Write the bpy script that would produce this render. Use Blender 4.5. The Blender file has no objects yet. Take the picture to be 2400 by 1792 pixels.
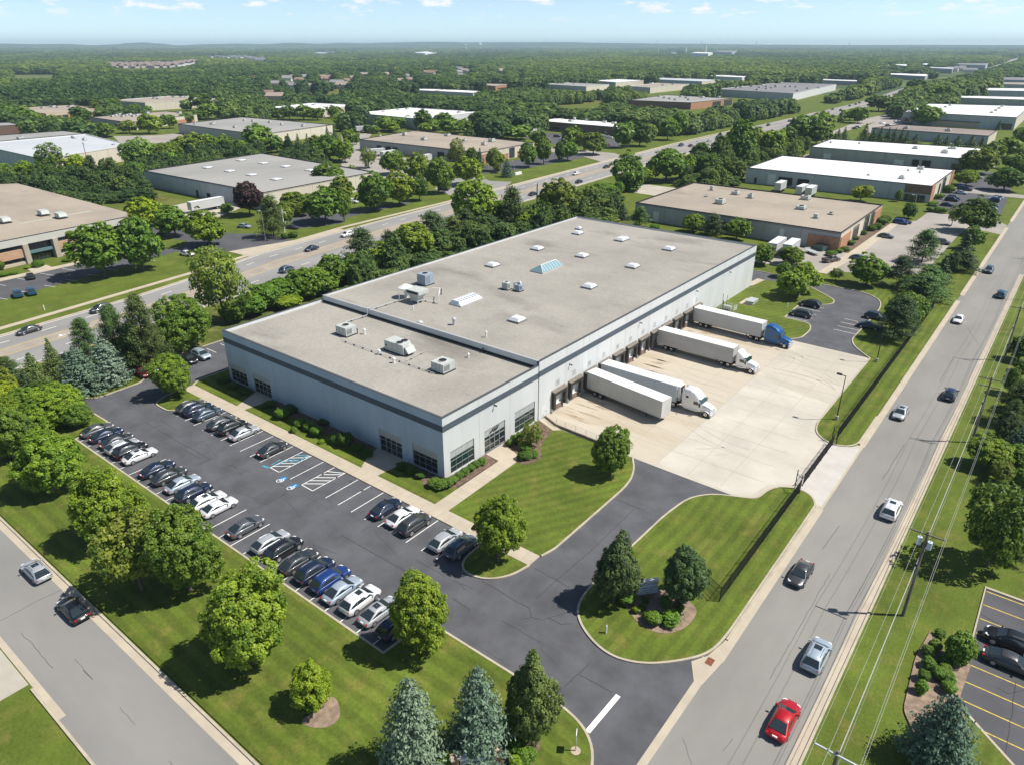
import bpy, bmesh, math, random
import numpy as np
from mathutils import Vector, Matrix
S = bpy.context.scene
# ------------------------------------------------------------------ camera
H = 55.0; FPX = 1666.0; CX, CY, HY = 1200.0, 896.0, 108.0; VPX = 2645.0
PITCH = math.atan((CY-HY)/FPX)
_f = Vector((0, math.cos(PITCH), -math.sin(PITCH))); _r = Vector((1, 0, 0)); _u = Vector((0, math.sin(PITCH), math.cos(PITCH)))
_d = _f*FPX + _r*(VPX-CX) + _u*(CY-HY)
YAW = math.atan2(_d.x, _d.y)
_R = Matrix.Rotation(YAW, 3, 'Z')
cd = bpy.data.cameras.new('camera'); cam = bpy.data.objects.new('camera', cd); S.collection.objects.link(cam)
cam.location = (0, 0, H); cam.rotation_euler = (math.radians(90)-PITCH, 0, YAW)
cd.sensor_width = 36.0; cd.lens = 36.0*FPX/2400.0; cd.clip_start = 0.5; cd.clip_end = 90000
S.camera = cam
# ------------------------------------------------------------------ sky, sun, exposure
SUN_EL = math.radians(55); SUN_AZ = math.radians(34)      # azimuth from +X towards +Y
w = bpy.data.worlds.new('World'); S.world = w; w.use_nodes = True
nt = w.node_tree; nt.nodes.clear()
out = nt.nodes.new('ShaderNodeOutputWorld'); bg = nt.nodes.new('ShaderNodeBackground')
sky = nt.nodes.new('ShaderNodeTexSky'); sky.sky_type = 'NISHITA'; sky.sun_disc = False
sky.sun_elevation = SUN_EL; sky.sun_rotation = math.radians(90)-SUN_AZ
sky.air_density = 1.0; sky.dust_density = 0.6; sky.ozone_density = 2.5
bg.inputs['Strength'].default_value = 0.12
tc = nt.nodes.new('ShaderNodeTexCoord'); sep = nt.nodes.new('ShaderNodeSeparateXYZ'); com = nt.nodes.new('ShaderNodeCombineXYZ')
mz = nt.nodes.new('ShaderNodeMath'); mz.operation = 'MULTIPLY_ADD'; mz.inputs[1].default_value = 1.0; mz.inputs[2].default_value = 0.06
nt.links.new(tc.outputs['Generated'], sep.inputs[0]); nt.links.new(sep.outputs[0], com.inputs[0]); nt.links.new(sep.outputs[1], com.inputs[1])
nt.links.new(sep.outputs[2], mz.inputs[0]); nt.links.new(mz.outputs[0], com.inputs[2]); nt.links.new(com.outputs[0], sky.inputs[0])
def _n(ty, **k):
    q = nt.nodes.new(ty)
    for a, b in k.items(): setattr(q, a, b)
    return q
# the zenith is a deeper blue than the hazy horizon
zr = _n('ShaderNodeMapRange'); zr.inputs[1].default_value = .01; zr.inputs[2].default_value = .30; zr.inputs[3].default_value = 1.32; zr.inputs[4].default_value = .58; nt.links.new(sep.outputs[2], zr.inputs[0])
zm_ = _n('ShaderNodeMix', data_type='RGBA', blend_type='MULTIPLY'); zm_.inputs[0].default_value = 1; nt.links.new(sky.outputs[0], zm_.inputs[6]); nt.links.new(zr.outputs[0], zm_.inputs[7])
# faint fair-weather puffs in a band low over the horizon
cmp_ = _n('ShaderNodeMapping'); cmp_.inputs['Scale'].default_value = (26,26,105); cmp_.inputs['Location'].default_value = (3.1,7.7,1.3); nt.links.new(tc.outputs['Generated'], cmp_.inputs[0])
cn_ = _n('ShaderNodeTexNoise'); cn_.inputs['Scale'].default_value = 1; cn_.inputs['Detail'].default_value = 6; cn_.inputs['Roughness'].default_value = .55; nt.links.new(cmp_.outputs[0], cn_.inputs['Vector'])
cr_ = _n('ShaderNodeMapRange'); cr_.inputs[1].default_value = .55; cr_.inputs[2].default_value = .66; cr_.inputs[3].default_value = 0; cr_.inputs[4].default_value = .85; nt.links.new(cn_.outputs['Fac'], cr_.inputs[0])
bn_ = _n('ShaderNodeValToRGB'); e_ = bn_.color_ramp.elements; e_[0].position = .026; e_[0].color = (0,0,0,1); e_[1].position = .040; e_[1].color = (1,1,1,1); q_ = e_.new(.056); q_.color = (1,1,1,1); q_ = e_.new(.072); q_.color = (0,0,0,1); nt.links.new(sep.outputs[2], bn_.inputs[0])
cf_ = _n('ShaderNodeMath', operation='MULTIPLY'); nt.links.new(cr_.outputs[0], cf_.inputs[0]); nt.links.new(bn_.outputs[0], cf_.inputs[1])
cx_ = _n('ShaderNodeMix', data_type='RGBA'); cx_.inputs[7].default_value = (7.4,7.25,7.15,1); nt.links.new(cf_.outputs[0], cx_.inputs[0]); nt.links.new(zm_.outputs[2], cx_.inputs[6])
nt.links.new(cx_.outputs[2], bg.inputs[0]); nt.links.new(bg.outputs[0], out.inputs[0])
sl = bpy.data.lights.new('sun', 'SUN'); sl.energy = 4.9; sl.angle = math.radians(0.5); sl.color = (1.0, 0.955, 0.88)
so = bpy.data.objects.new('sun', sl); S.collection.objects.link(so)
so.rotation_euler = Vector((math.cos(SUN_AZ)*math.cos(SUN_EL), math.sin(SUN_AZ)*math.cos(SUN_EL), math.sin(SUN_EL))).to_track_quat('Z', 'Y').to_euler()
S.view_settings.view_transform = 'Standard'; S.view_settings.look = 'None'; S.view_settings.exposure = 0.33; S.view_settings.gamma = 1
S.render.engine = 'CYCLES'
try:
    S.cycles.volume_bounces = 0; S.cycles.max_bounces = 6; S.cycles.transparent_max_bounces = 12
except Exception: pass
# ------------------------------------------------------------------ survey: sightings of the place turned into ground points
TL = {'T1':(0,80),'T2':(800,80),'T3':(1600,80),'T4':(0,600),'T5':(800,600),'T6':(1600,600),'T7':(0,1192),'T8':(800,1192),'T9':(1600,1192)}
for _i, _o in enumerate([(0,80),(400,80),(800,80),(1200,80),(1600,80),(2000,80),(2000,380),(0,380)]): TL['U%d'%(_i+1)] = _o
def px(t, x, y):
    if t == 'O': return x*2400/2212, y*2400/2212
    o = TL[t]; s = 2.754 if t[0] == 'T' else 5.5075
    return o[0]+x/s, o[1]+y/s
F3 = _R @ _f; R3 = _R @ _r; U3 = _R @ _u
def ray(sx, sy): return F3*FPX + R3*(sx-CX) + U3*(CY-sy)
def gp(sx, sy, z=0.0):
    d = ray(sx, sy); t = (z-H)/d.z
    return d.x*t, d.y*t
def g(t, x, y, z=0.0): return gp(*px(t, x, y), z)
def gl(t, pts, z=0.0): return [g(t, p[0], p[1], z) for p in pts]
# ------------------------------------------------------------------ object helpers
COL = S.collection
def link(o, parent=None):
    COL.objects.link(o)
    if parent is not None: o.parent = parent
    return o
def tag(o, label=None, cat=None, group=None, kind=None):
    if label: o['label'] = label
    if cat: o['category'] = cat
    if group: o['group'] = group
    if kind: o['kind'] = kind
    return o
def empty(name, loc=(0,0,0), rz=0, label=None, cat=None, group=None):
    o = bpy.data.objects.new(name, None); o.location = loc; o.rotation_euler = (0,0,rz); o.empty_display_size = .5
    link(o); return tag(o, label, cat, group)
class MB:
    def __init__(s): s.v = []; s.f = []; s.m = []
    def quad(s, pts, m=0):
        n = len(s.v); s.v += [tuple(p) for p in pts]; s.f.append(tuple(range(n, n+len(pts)))); s.m.append(m); return s
    def box(s, x0, y0, z0, x1, y1, z1, m=0, bottom=True):
        x0, x1 = min(x0,x1), max(x0,x1); y0, y1 = min(y0,y1), max(y0,y1); z0, z1 = min(z0,z1), max(z0,z1)
        n = len(s.v)
        s.v += [(x0,y0,z0),(x1,y0,z0),(x1,y1,z0),(x0,y1,z0),(x0,y0,z1),(x1,y0,z1),(x1,y1,z1),(x0,y1,z1)]
        fs = [(4,5,6,7),(0,1,5,4),(1,2,6,5),(2,3,7,6),(3,0,4,7)]
        if bottom: fs.append((3,2,1,0))
        for f in fs: s.f.append(tuple(n+i for i in f)); s.m.append(m)
        return s
    def hexa(s, b, t, m=0):     # b,t: 4 points each
        n = len(s.v); s.v += [tuple(p) for p in b]+[tuple(p) for p in t]
        for f in [(4,5,6,7),(0,1,5,4),(1,2,6,5),(2,3,7,6),(3,0,4,7),(3,2,1,0)]: s.f.append(tuple(n+i for i in f)); s.m.append(m)
        return s
    def cyl(s, p0, p1, r0, r1=None, n=10, m=0, caps=True):
        r1 = r0 if r1 is None else r1
        p0 = Vector(p0); p1 = Vector(p1); a = (p1-p0).normalized()
        u = a.orthogonal().normalized(); v = a.cross(u); k = len(s.v)
        for i in range(n):
            c = math.cos(2*math.pi*i/n); d = math.sin(2*math.pi*i/n)
            s.v.append(tuple(p0+(u*c+v*d)*r0)); s.v.append(tuple(p1+(u*c+v*d)*r1))
        for i in range(n):
            j = (i+1) % n; s.f.append((k+2*i, k+2*j, k+2*j+1, k+2*i+1)); s.m.append(m)
        if caps:
            s.f.append(tuple(k+2*i for i in reversed(range(n)))); s.m.append(m)
            s.f.append(tuple(k+2*i+1 for i in range(n))); s.m.append(m)
        return s
    def prism(s, poly, z0, z1, m=0, sides=True, mside=None):
        if area(poly) < 0: poly = poly[::-1]
        n = len(s.v); k = len(poly)
        s.v += [(p[0],p[1],z1) for p in poly]; s.f.append(tuple(range(n, n+k))); s.m.append(m)
        if sides:
            s.v += [(p[0],p[1],z0) for p in poly]
            for i in range(k):
                j = (i+1) % k; s.f.append((n+k+i, n+k+j, n+j, n+i)); s.m.append(m if mside is None else mside)
        return s
    def strip(s, pts, wd, z0, z1, m=0, closed=False):
        P = [Vector((p[0],p[1])) for p in pts]; k = len(P); L = []; Rr = []
        for i in range(k):
            if closed: a = P[i-1]; b = P[(i+1) % k]
            else: a = P[max(i-1,0)]; b = P[min(i+1,k-1)]
            t = b-a
            if t.length < 1e-6: t = Vector((1,0))
            t.normalize(); nn = Vector((-t.y, t.x))
            e = (P[i]-a) if (P[i]-a).length > 1e-6 else (b-P[i]); e.normalize()
            c = max(abs(t.dot(e)), .6)
            L.append(P[i]+nn*wd/2/c); Rr.append(P[i]-nn*wd/2/c)
        n = len(s.v)
        for i in range(k): s.v += [(L[i].x,L[i].y,z0),(L[i].x,L[i].y,z1),(Rr[i].x,Rr[i].y,z1),(Rr[i].x,Rr[i].y,z0)]
        for i in range(k if closed else k-1):
            a = n+4*i; b = n+4*((i+1) % k)
            for (q, r) in ((0,1),(1,2),(2,3)): s.f.append((a+q, b+q, b+r, a+r)[::-1]); s.m.append(m)
        return s
    def build(s, name, mats, parent=None, smooth=False, xf=None):
        me = bpy.data.meshes.new(name)
        v = s.v
        if xf is not None: v = [tuple(xf @ Vector(p)) for p in v]
        me.from_pydata(v, [], s.f); 
        if not isinstance(mats, (list, tuple)): mats = [mats]
        for m_ in mats: me.materials.append(m_)
        me.polygons.foreach_set('material_index', s.m)
        if smooth: me.polygons.foreach_set('use_smooth', [True]*len(s.f))
        me.update()
        return link(bpy.data.objects.new(name, me), parent)
def area(p):
    return .5*sum(p[i][0]*p[(i+1)%len(p)][1]-p[(i+1)%len(p)][0]*p[i][1] for i in range(len(p)))
def fillet(pts, r=1.5, closed=True, n=6):
    o = []; k = len(pts)
    for i, p in enumerate(pts):
        rr = p[2] if len(p) > 2 else r
        c = Vector(p[:2])
        if not closed and i in (0, k-1) or rr <= 0: o.append((c.x,c.y)); continue
        a = Vector(pts[i-1][:2]); b = Vector(pts[(i+1)%k][:2])
        da = min(rr, (a-c).length*.49); db = min(rr, (b-c).length*.49)
        p0 = c+(a-c).normalized()*da; p2 = c+(b-c).normalized()*db
        for j in range(n+1):
            t = j/n; q = p0*(1-t)**2+c*2*t*(1-t)+p2*t*t; o.append((q.x,q.y))
    return o
def textmesh(cu, name, parent=None):
    t = bpy.data.objects.new('tmp', cu); COL.objects.link(t); dg = bpy.context.evaluated_depsgraph_get(); dg.update()
    me = bpy.data.meshes.new_from_object(t.evaluated_get(dg)); bpy.data.objects.remove(t); me.name = name
    return link(bpy.data.objects.new(name, me), parent)
def structure(o): o['kind'] = 'structure'; return o
# ------------------------------------------------------------------ materials
def nodes(name):
    m = bpy.data.materials.new(name); m.use_nodes = True; t = m.node_tree
    return m, t, t.nodes['Principled BSDF']
def rgb(c): return (c[0], c[1], c[2], 1)
def mat(name, col, rough=.8, var=0.0, scale=1.0, metal=0.0, spec=.4, detail=5, stretch=None, col2=None, lo=.35, hi=.65, bump=0, bscale=20, coat=0):
    m, t, b = nodes(name)
    b.inputs['Roughness'].default_value = rough; b.inputs['Metallic'].default_value = metal
    b.inputs['Specular IOR Level'].default_value = spec; b.inputs['Base Color'].default_value = rgb(col)
    if coat: b.inputs['Coat Weight'].default_value = coat; b.inputs['Coat Roughness'].default_value = .08
    if var or col2:
        c2 = col2 or tuple(c*(1-var) for c in col); c1 = col if col2 else tuple(min(1,c*(1+var)) for c in col)
        te = t.nodes.new('ShaderNodeTexCoord'); n = t.nodes.new('ShaderNodeTexNoise'); n.inputs['Scale'].default_value = scale; n.inputs['Detail'].default_value = detail
        n.inputs['Roughness'].default_value = .62
        r = t.nodes.new('ShaderNodeValToRGB'); r.color_ramp.elements[0].position = lo; r.color_ramp.elements[1].position = hi
        r.color_ramp.elements[0].color = rgb(c2); r.color_ramp.elements[1].color = rgb(c1)
        if stretch:
            mp = t.nodes.new('ShaderNodeMapping'); mp.inputs['Scale'].default_value = stretch
            t.links.new(te.outputs['Object'], mp.inputs[0]); t.links.new(mp.outputs[0], n.inputs['Vector'])
        else: t.links.new(te.outputs['Object'], n.inputs['Vector'])
        t.links.new(n.outputs['Fac'], r.inputs[0]); t.links.new(r.outputs[0], b.inputs['Base Color'])
    if bump:
        te = t.nodes.new('ShaderNodeTexCoord'); n = t.nodes.new('ShaderNodeTexNoise'); n.inputs['Scale'].default_value = bscale; n.inputs['Detail'].default_value = 4
        bb = t.nodes.new('ShaderNodeBump'); bb.inputs['Strength'].default_value = bump; bb.inputs['Distance'].default_value = .05
        t.links.new(te.outputs['Object'], n.inputs['Vector']); t.links.new(n.outputs['Fac'], bb.inputs['Height']); t.links.new(bb.outputs[0], b.inputs['Normal'])
    return m
def grass_mat(name, ang=None, width=2.0, base=(.102,.142,.020), dry=(.19,.17,.045), contrast=.22):
    """mown lawn: large patches, fine blades, dry spots and (optionally) mower stripes at an angle in the ground plane"""
    m, t, b = nodes(name); N = t.nodes.new; L = t.links.new
    te = N('ShaderNodeTexCoord')
    def noise(sc, det=6, ro=.65):
        n = N('ShaderNodeTexNoise'); n.inputs['Scale'].default_value = sc; n.inputs['Detail'].default_value = det; n.inputs['Roughness'].default_value = ro
        L(te.outputs['Object'], n.inputs['Vector']); return n
    def ramp(src, e):
        r = N('ShaderNodeValToRGB')
        while len(r.color_ramp.elements) < len(e): r.color_ramp.elements.new(.5)
        for i,(p,c) in enumerate(e): r.color_ramp.elements[i].position = p; r.color_ramp.elements[i].color = rgb(c)
        L(src, r.inputs[0]); return r
    def mix(a, bb, f, mode='MIX'):
        x = N('ShaderNodeMix'); x.data_type = 'RGBA'; x.blend_type = mode
        if hasattr(f, 'is_linked') or hasattr(f, 'links'): L(f, x.inputs[0])
        else: x.inputs[0].default_value = f
        L(a, x.inputs[6]); L(bb, x.inputs[7]); return x.outputs[2]
    big = ramp(noise(.11).outputs['Fac'], [(.32, tuple(c*.72 for c in base)), (.55, base), (.72, tuple(c*1.3 for c in base))])
    dr = ramp(noise(.35, 8, .7).outputs['Fac'], [(.5, (0,0,0)), (.72, (.75,.75,.75))])
    dc = N('ShaderNodeRGB'); dc.outputs[0].default_value = rgb(dry)
    c = mix(big.outputs[0], dc.outputs[0], dr.outputs[0])
    fine = ramp(noise(3.5, 6, .75).outputs['Fac'], [(.3, (.62,.62,.6)), (.7, (1.38,1.36,1.3))])
    c = mix(c, fine.outputs[0], .8, 'MULTIPLY')
    if ang is not None:
        mp = N('ShaderNodeMapping'); mp.vector_type = 'POINT'; mp.inputs['Rotation'].default_value = (0,0,-ang)
        L(te.outputs['Object'], mp.inputs[0])
        wv = N('ShaderNodeTexWave'); wv.bands_direction = 'Y'; wv.inputs['Scale'].default_value = .314/width; wv.inputs['Distortion'].default_value = 2.2
        wv.inputs['Detail'].default_value = 3; wv.inputs['Detail Scale'].default_value = .6
        L(mp.outputs[0], wv.inputs['Vector'])
        st = ramp(wv.outputs['Fac'], [(.3, (1-contrast,)*3), (.7, (1+contrast,1+contrast,1+contrast*.8))])
        c = mix(c, st.outputs[0], 1.0, 'MULTIPLY')
    L(c, b.inputs['Base Color']); b.inputs['Roughness'].default_value = .85; b.inputs['Specular IOR Level'].default_value = .15
    bn = N('ShaderNodeBump'); bn.inputs['Strength'].default_value = .5; bn.inputs['Distance'].default_value = .08
    L(noise(9, 3).outputs['Fac'], bn.inputs['Height']); L(bn.outputs[0], b.inputs['Normal'])
    return m
def leaf_mat(name, col, col2, rough=.55, trans=.22):
    m, t, b = nodes(name); N = t.nodes.new; L = t.links.new
    oi = N('ShaderNodeObjectInfo'); at = N('ShaderNodeAttribute'); at.attribute_name = 'tint'
    te = N('ShaderNodeTexCoord'); n = N('ShaderNodeTexNoise'); n.inputs['Scale'].default_value = 4.0; n.inputs['Detail'].default_value = 3
    L(te.outputs['Object'], n.inputs['Vector'])
    ad = N('ShaderNodeMath'); ad.operation = 'ADD'; L(at.outputs['Fac'], ad.inputs[0]); L(n.outputs['Fac'], ad.inputs[1])
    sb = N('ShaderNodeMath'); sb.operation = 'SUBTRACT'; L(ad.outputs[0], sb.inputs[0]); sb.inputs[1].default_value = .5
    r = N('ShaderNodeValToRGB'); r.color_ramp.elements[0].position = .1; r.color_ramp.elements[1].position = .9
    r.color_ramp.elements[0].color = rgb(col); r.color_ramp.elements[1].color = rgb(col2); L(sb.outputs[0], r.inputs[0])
    x = N('ShaderNodeMix'); x.data_type = 'RGBA'; x.blend_type = 'MULTIPLY'; x.inputs[0].default_value = 1
    L(r.outputs[0], x.inputs[6]); L(oi.outputs['Color'], x.inputs[7])
    L(x.outputs[2], b.inputs['Base Color']); b.inputs['Roughness'].default_value = rough; b.inputs['Specular IOR Level'].default_value = .3
    tr = N('ShaderNodeBsdfTranslucent'); L(x.outputs[2], tr.inputs['Color']); ms = N('ShaderNodeMixShader'); ms.inputs[0].default_value = trans
    L(b.outputs[0], ms.inputs[1]); L(tr.outputs[0], ms.inputs[2]); L(ms.outputs[0], t.nodes['Material Output'].inputs['Surface'])
    return m
M = {}
M['asphalt'] = mat('dark_asphalt', (.094,.095,.103), .85, .20, .25, detail=9, spec=.3)
M['road'] = mat('weathered_asphalt', (.245,.235,.215), .9, .10, .12, detail=9, spec=.25, stretch=(1,.35,1))
M['roadside'] = mat('weathered_asphalt_cross', (.235,.228,.215), .9, .10, .12, detail=9, spec=.25, stretch=(.35,1,1))
M['highway'] = mat('highway_asphalt', (.27,.262,.25), .9, .12, .1, detail=9, spec=.25, stretch=(1,.25,1))
M['lotgrey'] = mat('faded_lot_asphalt', (.33,.30,.265), .9, .12, .08, detail=8)
M['lotmid'] = mat('grey_lot_asphalt', (.085,.085,.092), .9, .15, .2, detail=8)
M['concrete'] = mat('concrete_kerb', (.43,.38,.29), .9, .14, .5, detail=7)
M['walk'] = mat('concrete_walk', (.45,.39,.30), .9, .08, .4, detail=7)
M['apron'] = mat('old_concrete', (.42,.385,.32), .9, .14, .2, detail=8)
M['paint'] = mat('road_paint', (.72,.72,.69), .8, .2, 2.5, detail=8, lo=.25, hi=.5)
M['yellow'] = mat('yellow_paint', (.62,.45,.08), .8, .25, 2.5, detail=8)
M['bluepaint'] = mat('blue_paint', (.02,.19,.42), .8, .3, 2, detail=8)
M['tealpaint'] = mat('teal_paint', (.05,.30,.42), .8, .35, 2, detail=8)
M['sealant'] = mat('crack_sealant', (.03,.03,.033), .7)
M['sealfaint'] = mat('old_crack', (.085,.085,.085), .9)
M['mulch'] = mat('bark_mulch', (.15,.10,.07), .95, .45, 2.5, detail=8, bump=.6, bscale=8)
M['drymulch'] = mat('dry_mulch', (.26,.19,.135), .95, .3, 1.5, detail=8, bump=.5, bscale=6)
M['grass'] = grass_mat('open_grass')
M['lawn_front'] = grass_mat('mown_lawn_street', 0.0, 1.9, contrast=.11)
M['lawn_side'] = grass_mat('mown_lawn_roadside', math.radians(90), 1.6, contrast=.10)
M['lawn_diag'] = grass_mat('mown_lawn_diagonal', math.radians(62), 1.5, contrast=.09)
M['rough'] = grass_mat('rough_grass', base=(.085,.11,.022), dry=(.26,.23,.08))
M['forestfloor'] = mat('forest_floor', (.115,.14,.04), .95, scale=.006, detail=6, col2=(.04,.075,.018), lo=.45, hi=.6)
M['white'] = mat('white_paint', (.78,.78,.76), .5, .05, 1)
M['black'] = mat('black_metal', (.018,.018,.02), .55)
M['dark'] = mat('dark_rubber', (.025,.024,.024), .8)
M['chrome'] = mat('bright_metal', (.75,.76,.78), .22, metal=.9)
M['galv'] = mat('galvanised_steel', (.52,.54,.55), .5, .1, 2, metal=.35)
M['unit'] = mat('unit_casing', (.47,.49,.46), .6, .08, 1.5)
M['unit_b'] = mat('unit_casing_blue', (.30,.36,.42), .55, .08, 1.5)
M['wood'] = mat('weathered_pole_wood', (.17,.14,.115), .9, .25, 3, stretch=(4,4,.3))
M['rust'] = mat('rust', (.20,.07,.04), .9, .3, 4)
M['stone'] = mat('buff_stone', (.42,.33,.25), .85, .15, 2)
M['tan'] = mat('tan', (.42,.34,.25), .9, .1, 1)
def paint_mat(name, rough, metal=0.0, coat=.6):
    m, t, b = nodes(name); oi = t.nodes.new('ShaderNodeObjectInfo'); t.links.new(oi.outputs['Color'], b.inputs['Base Color'])
    b.inputs['Roughness'].default_value = rough; b.inputs['Metallic'].default_value = metal; b.inputs['Coat Weight'].default_value = coat; b.inputs['Coat Roughness'].default_value = .06
    return m
M['car'] = paint_mat('car_paint', .38, .25)
M['glass'] = mat('tinted_glass', (.022,.032,.036), .05, spec=1.0)
M['glassg'] = mat('green_glass', (.014,.04,.035), .08, spec=.9)
M['tyre'] = mat('tyre_rubber', (.02,.02,.021), .85)
M['rim'] = mat('alloy_rim', (.55,.55,.56), .3, metal=.7)
M['redlamp'] = mat('red_lens', (.42,.01,.012), .25)
M['lamp'] = mat('lamp_lens', (.75,.76,.78), .15)
M['plate'] = mat('number_plate', (.7,.7,.68), .5)
# ================================================================== GROUND
# one sheet of open ground out to the horizon, with far terrain as rings
def sheet(name, poly, z, m, th=.3):
    return structure(MB().prism(poly, z-th, z, 0, sides=True).build(name, m))
mb = MB(); mb.quad([(-17500,-2500,-.3),(17500,-2500,-.3),(17500,15800,-.3),(-17500,15800,-.3)]); structure(mb.build('far_ground', M['forestfloor']))
sheet('grass_ground', [(-1150,-150),(400,-150),(400,1000),(-1150,1000)], 0.0, M['grass'], .25)
RX0, RX1 = -16.2, -6.0
sheet('woodland_ground', [(-150.5,-100),(-120,-100),(-120,30),(-131,37),(-133,46),(-131,60),(-133,80),(-128,178),(-112,186),(-112,215),(-160,240),(-152,120)], .004, M['rough'], .2)
# main road along the property
sheet('main_road', [(RX0,-60),(RX1,-60),(RX1,700),(RX0,700)], .03, M['road'])
sheet('side_street', [(-320,10.2),(-16.3,10.2),(-16.3,18.4),(-320,18.4)], .026, M['roadside'])
# highway
HF = [(-150,-120),(-163,-20),(-170,43),(-173.5,74),(-178,95),(-184,115),(-187,148),(-189,175),(-191,208),(-194,255),(-197.5,301),(-201,370),(-204,436),(-205,520),(-206,611),(-209,718),(-212,853),(-217,962),(-228,1080),(-238,1195),(-242,1365),(-240,1505),(-242,1723),(-262,2053),(-340,3360),(-560,6300)]
HN = [(-128,-120),(-141,-20),(-149,43),(-153,74),(-155.5,95),(-159,115),(-163,148),(-166,175),(-169,208),(-171.5,255),(-175,301),(-178,370),(-181,436),(-182,520),(-184,611),(-187,718),(-190,853),(-195,962),(-205,1080),(-214,1195),(-217,1365),(-214,1505),(-215,1723),(-232,2053),(-305,3360),(-515,6300)]
def between(f): return [(a[0]*(1-f)+b[0]*f, a[1]*(1-f)+b[1]*f) for a, b in zip(HF, HN)]
mb = MB()
for i in range(len(HF)-1):
    mb.quad([(*HF[i],.02),(*HN[i],.02),(*HN[i+1],.02),(*HF[i+1],.02)][::1])
structure(mb.build('highway', M['highway']))
mb = MB(); A, B = between(.40), between(.56)
for i in range(len(HF)-1): mb.quad([(*A[i],.03),(*B[i],.03),(*B[i+1],.03),(*A[i+1],.03)])
structure(mb.build('highway_median', mat('median_paving', (.33,.285,.235), .9, .12, .3)))
mb = MB()
for f in (.39,.57): mb.strip(between(f)[:12], .16, .02, .036, 1)
for f in (.02,.965): mb.strip(between(f)[:14], .14, .02, .036, 0)
def dashes(line, L0, L1, wd, m, z0=.02, z1=.037):
    acc = 0
    for a, b in zip(line[:-1], line[1:]):
        a = Vector(a); b = Vector(b); d = (b-a).length; u = (b-a)/d; s = -acc
        while s < d:
            s0 = max(s,0); s1 = min(s+L0, d)
            if s1 > s0: mb.strip([tuple(a+u*s0), tuple(a+u*s1)], wd, z0, z1, m)
            s += L0+L1
        acc = d-(s-(L0+L1))
dashes(between(.20)[:13], 3.0, 6.5, .15, 0); dashes(between(.77)[:13], 3.0, 6.5, .15, 0)
for yy, xx in ((52,-160.2),(86,-165.5)):       # turn arrows in the centre lane
    mb.quad([(xx-.12,yy-1.6,.04),(xx+.12,yy-1.6,.04),(xx+.12,yy+.6,.04),(xx-.12,yy+.6,.04)]); mb.quad([(xx-.5,yy+.6,.04),(xx+.5,yy+.6,.04),(xx,yy+1.7,.04)])
    mb.quad([(xx-.9,yy-1.2,.042),(xx-.1,yy-1.0,.042),(xx-.1,yy-.7,.042),(xx-.9,yy-.7,.042)])
structure(mb.build('highway_markings', [M['paint'], M['yellow']]))
mb = MB()
mb.strip([(x-.35,y) for x,y in HF[:16]], .7, -.1, .14); mb.strip([(x+.35,y) for x,y in HN[:16]], .7, -.1, .14)
structure(mb.build('highway_kerb', M['concrete']))
sw = [(-155,-60),(-163,-10),(-175.1,44.7),(-182,95),(-187,120),(-191.4,151.5),(-193.3,210.6),(-199,301),(-207,436),(-209,560)]
structure(MB().strip(sw, 1.7, -.1, .06).build('far_sidewalk', M['walk']))
# staff parking lot, drives and dock yard of the warehouse
LOT = [(-121.5,39.3),(-113.5,39.4,1.2),(-112.1,38.2,1.0),(-112.1,33.7,.3),(-42.6,33.7,.1),(-42.3,39.4,.3),(-25.5,39.4,2.0),(-22,38.7,3),(-19.0,35.5,3),(-17.6,31,3),(-16.1,24,1),(-16.1,56.5,0),
  (-16.1,180,0),(-24,180,0),(-26,190,2),(-34,190,3),(-36,186.4,2),(-46.5,183.2,2),(-63,184.5,1),(-63,190,0),(-118,190,0),(-118,176,1),(-116.8,62.6,0),(-117.4,55.5,1),(-116,52.5,1),(-117.5,86,0),(-131.2,86,1),(-131.2,53,1.5),(-129.5,51.6,1.5),(-124.2,50.6,2.0),(-124.2,41.5,1.5)]
sheet('staff_parking_lot', fillet([(-126,37.4,1),(-121.5,39.3,.5),(-113.5,39.4,1.2),(-112.1,38.2,1.0),(-112.1,33.7,.3),(-42.6,33.7,.1),(-42.3,39.4,.3),(-25.5,39.4,2.0),(-22,38.7,3),(-19.6,36.5,3),(-18.4,31,3),(-16.4,24,1),(-16.4,53.0,0),(-24,60,0),(-24,100,0),(-60,100,0),(-60,55,0),(-117.3,55,0),(-117.4,86,0),(-131.2,86,1),(-131.2,52.4,1.2),(-124.6,51,2),(-124.2,42,1.5),(-131,36.5,1)], 1), .022, M['asphalt'])
sheet('rear_drive', fillet([(-38.3,142.7,0),(-24.3,142.9,0),(-27.5,147.2,2),(-29.2,151,2),(-29.2,175,5),(-31,183.5,4),(-36,186.2,3),(-47,185.8,2),(-63,187.5,1),(-122,187.5,1),(-122,176.5,1),(-63,177,1),(-63,150,0)], 1), .024, M['asphalt'])
sheet('dock_yard', fillet([(-59.3,84.2,0),(-56,82.4,0),(-33.5,81.9,0),(-25.8,81.8,1),(-23.6,82.6,1),(-22.9,87,2.5),(-20.5,89.0,2),(-17.2,88,2),(-16.2,85.6,1),(-16.2,107.0,1),(-17.2,104.8,2),(-20.2,104.2,2),(-23.0,106.4,2.5),(-23.4,110,2),(-23.6,143.0,0.5),(-59.3,143.2,0)], 1), .034, mat('yard_concrete', (.47,.43,.355), .9, .10, .09, detail=9))
sheet('dock_apron', [(-59.35,84.3),(-56.2,83.0),(-38.2,82.4),(-38.2,142.6),(-59.35,142.6)], .038, mat('dock_apron_concrete', (.49,.435,.345), .9, scale=.16, detail=10, col2=(.40,.33,.235), lo=.30, hi=.52, stretch=(.35,1.3,1)))
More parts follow.
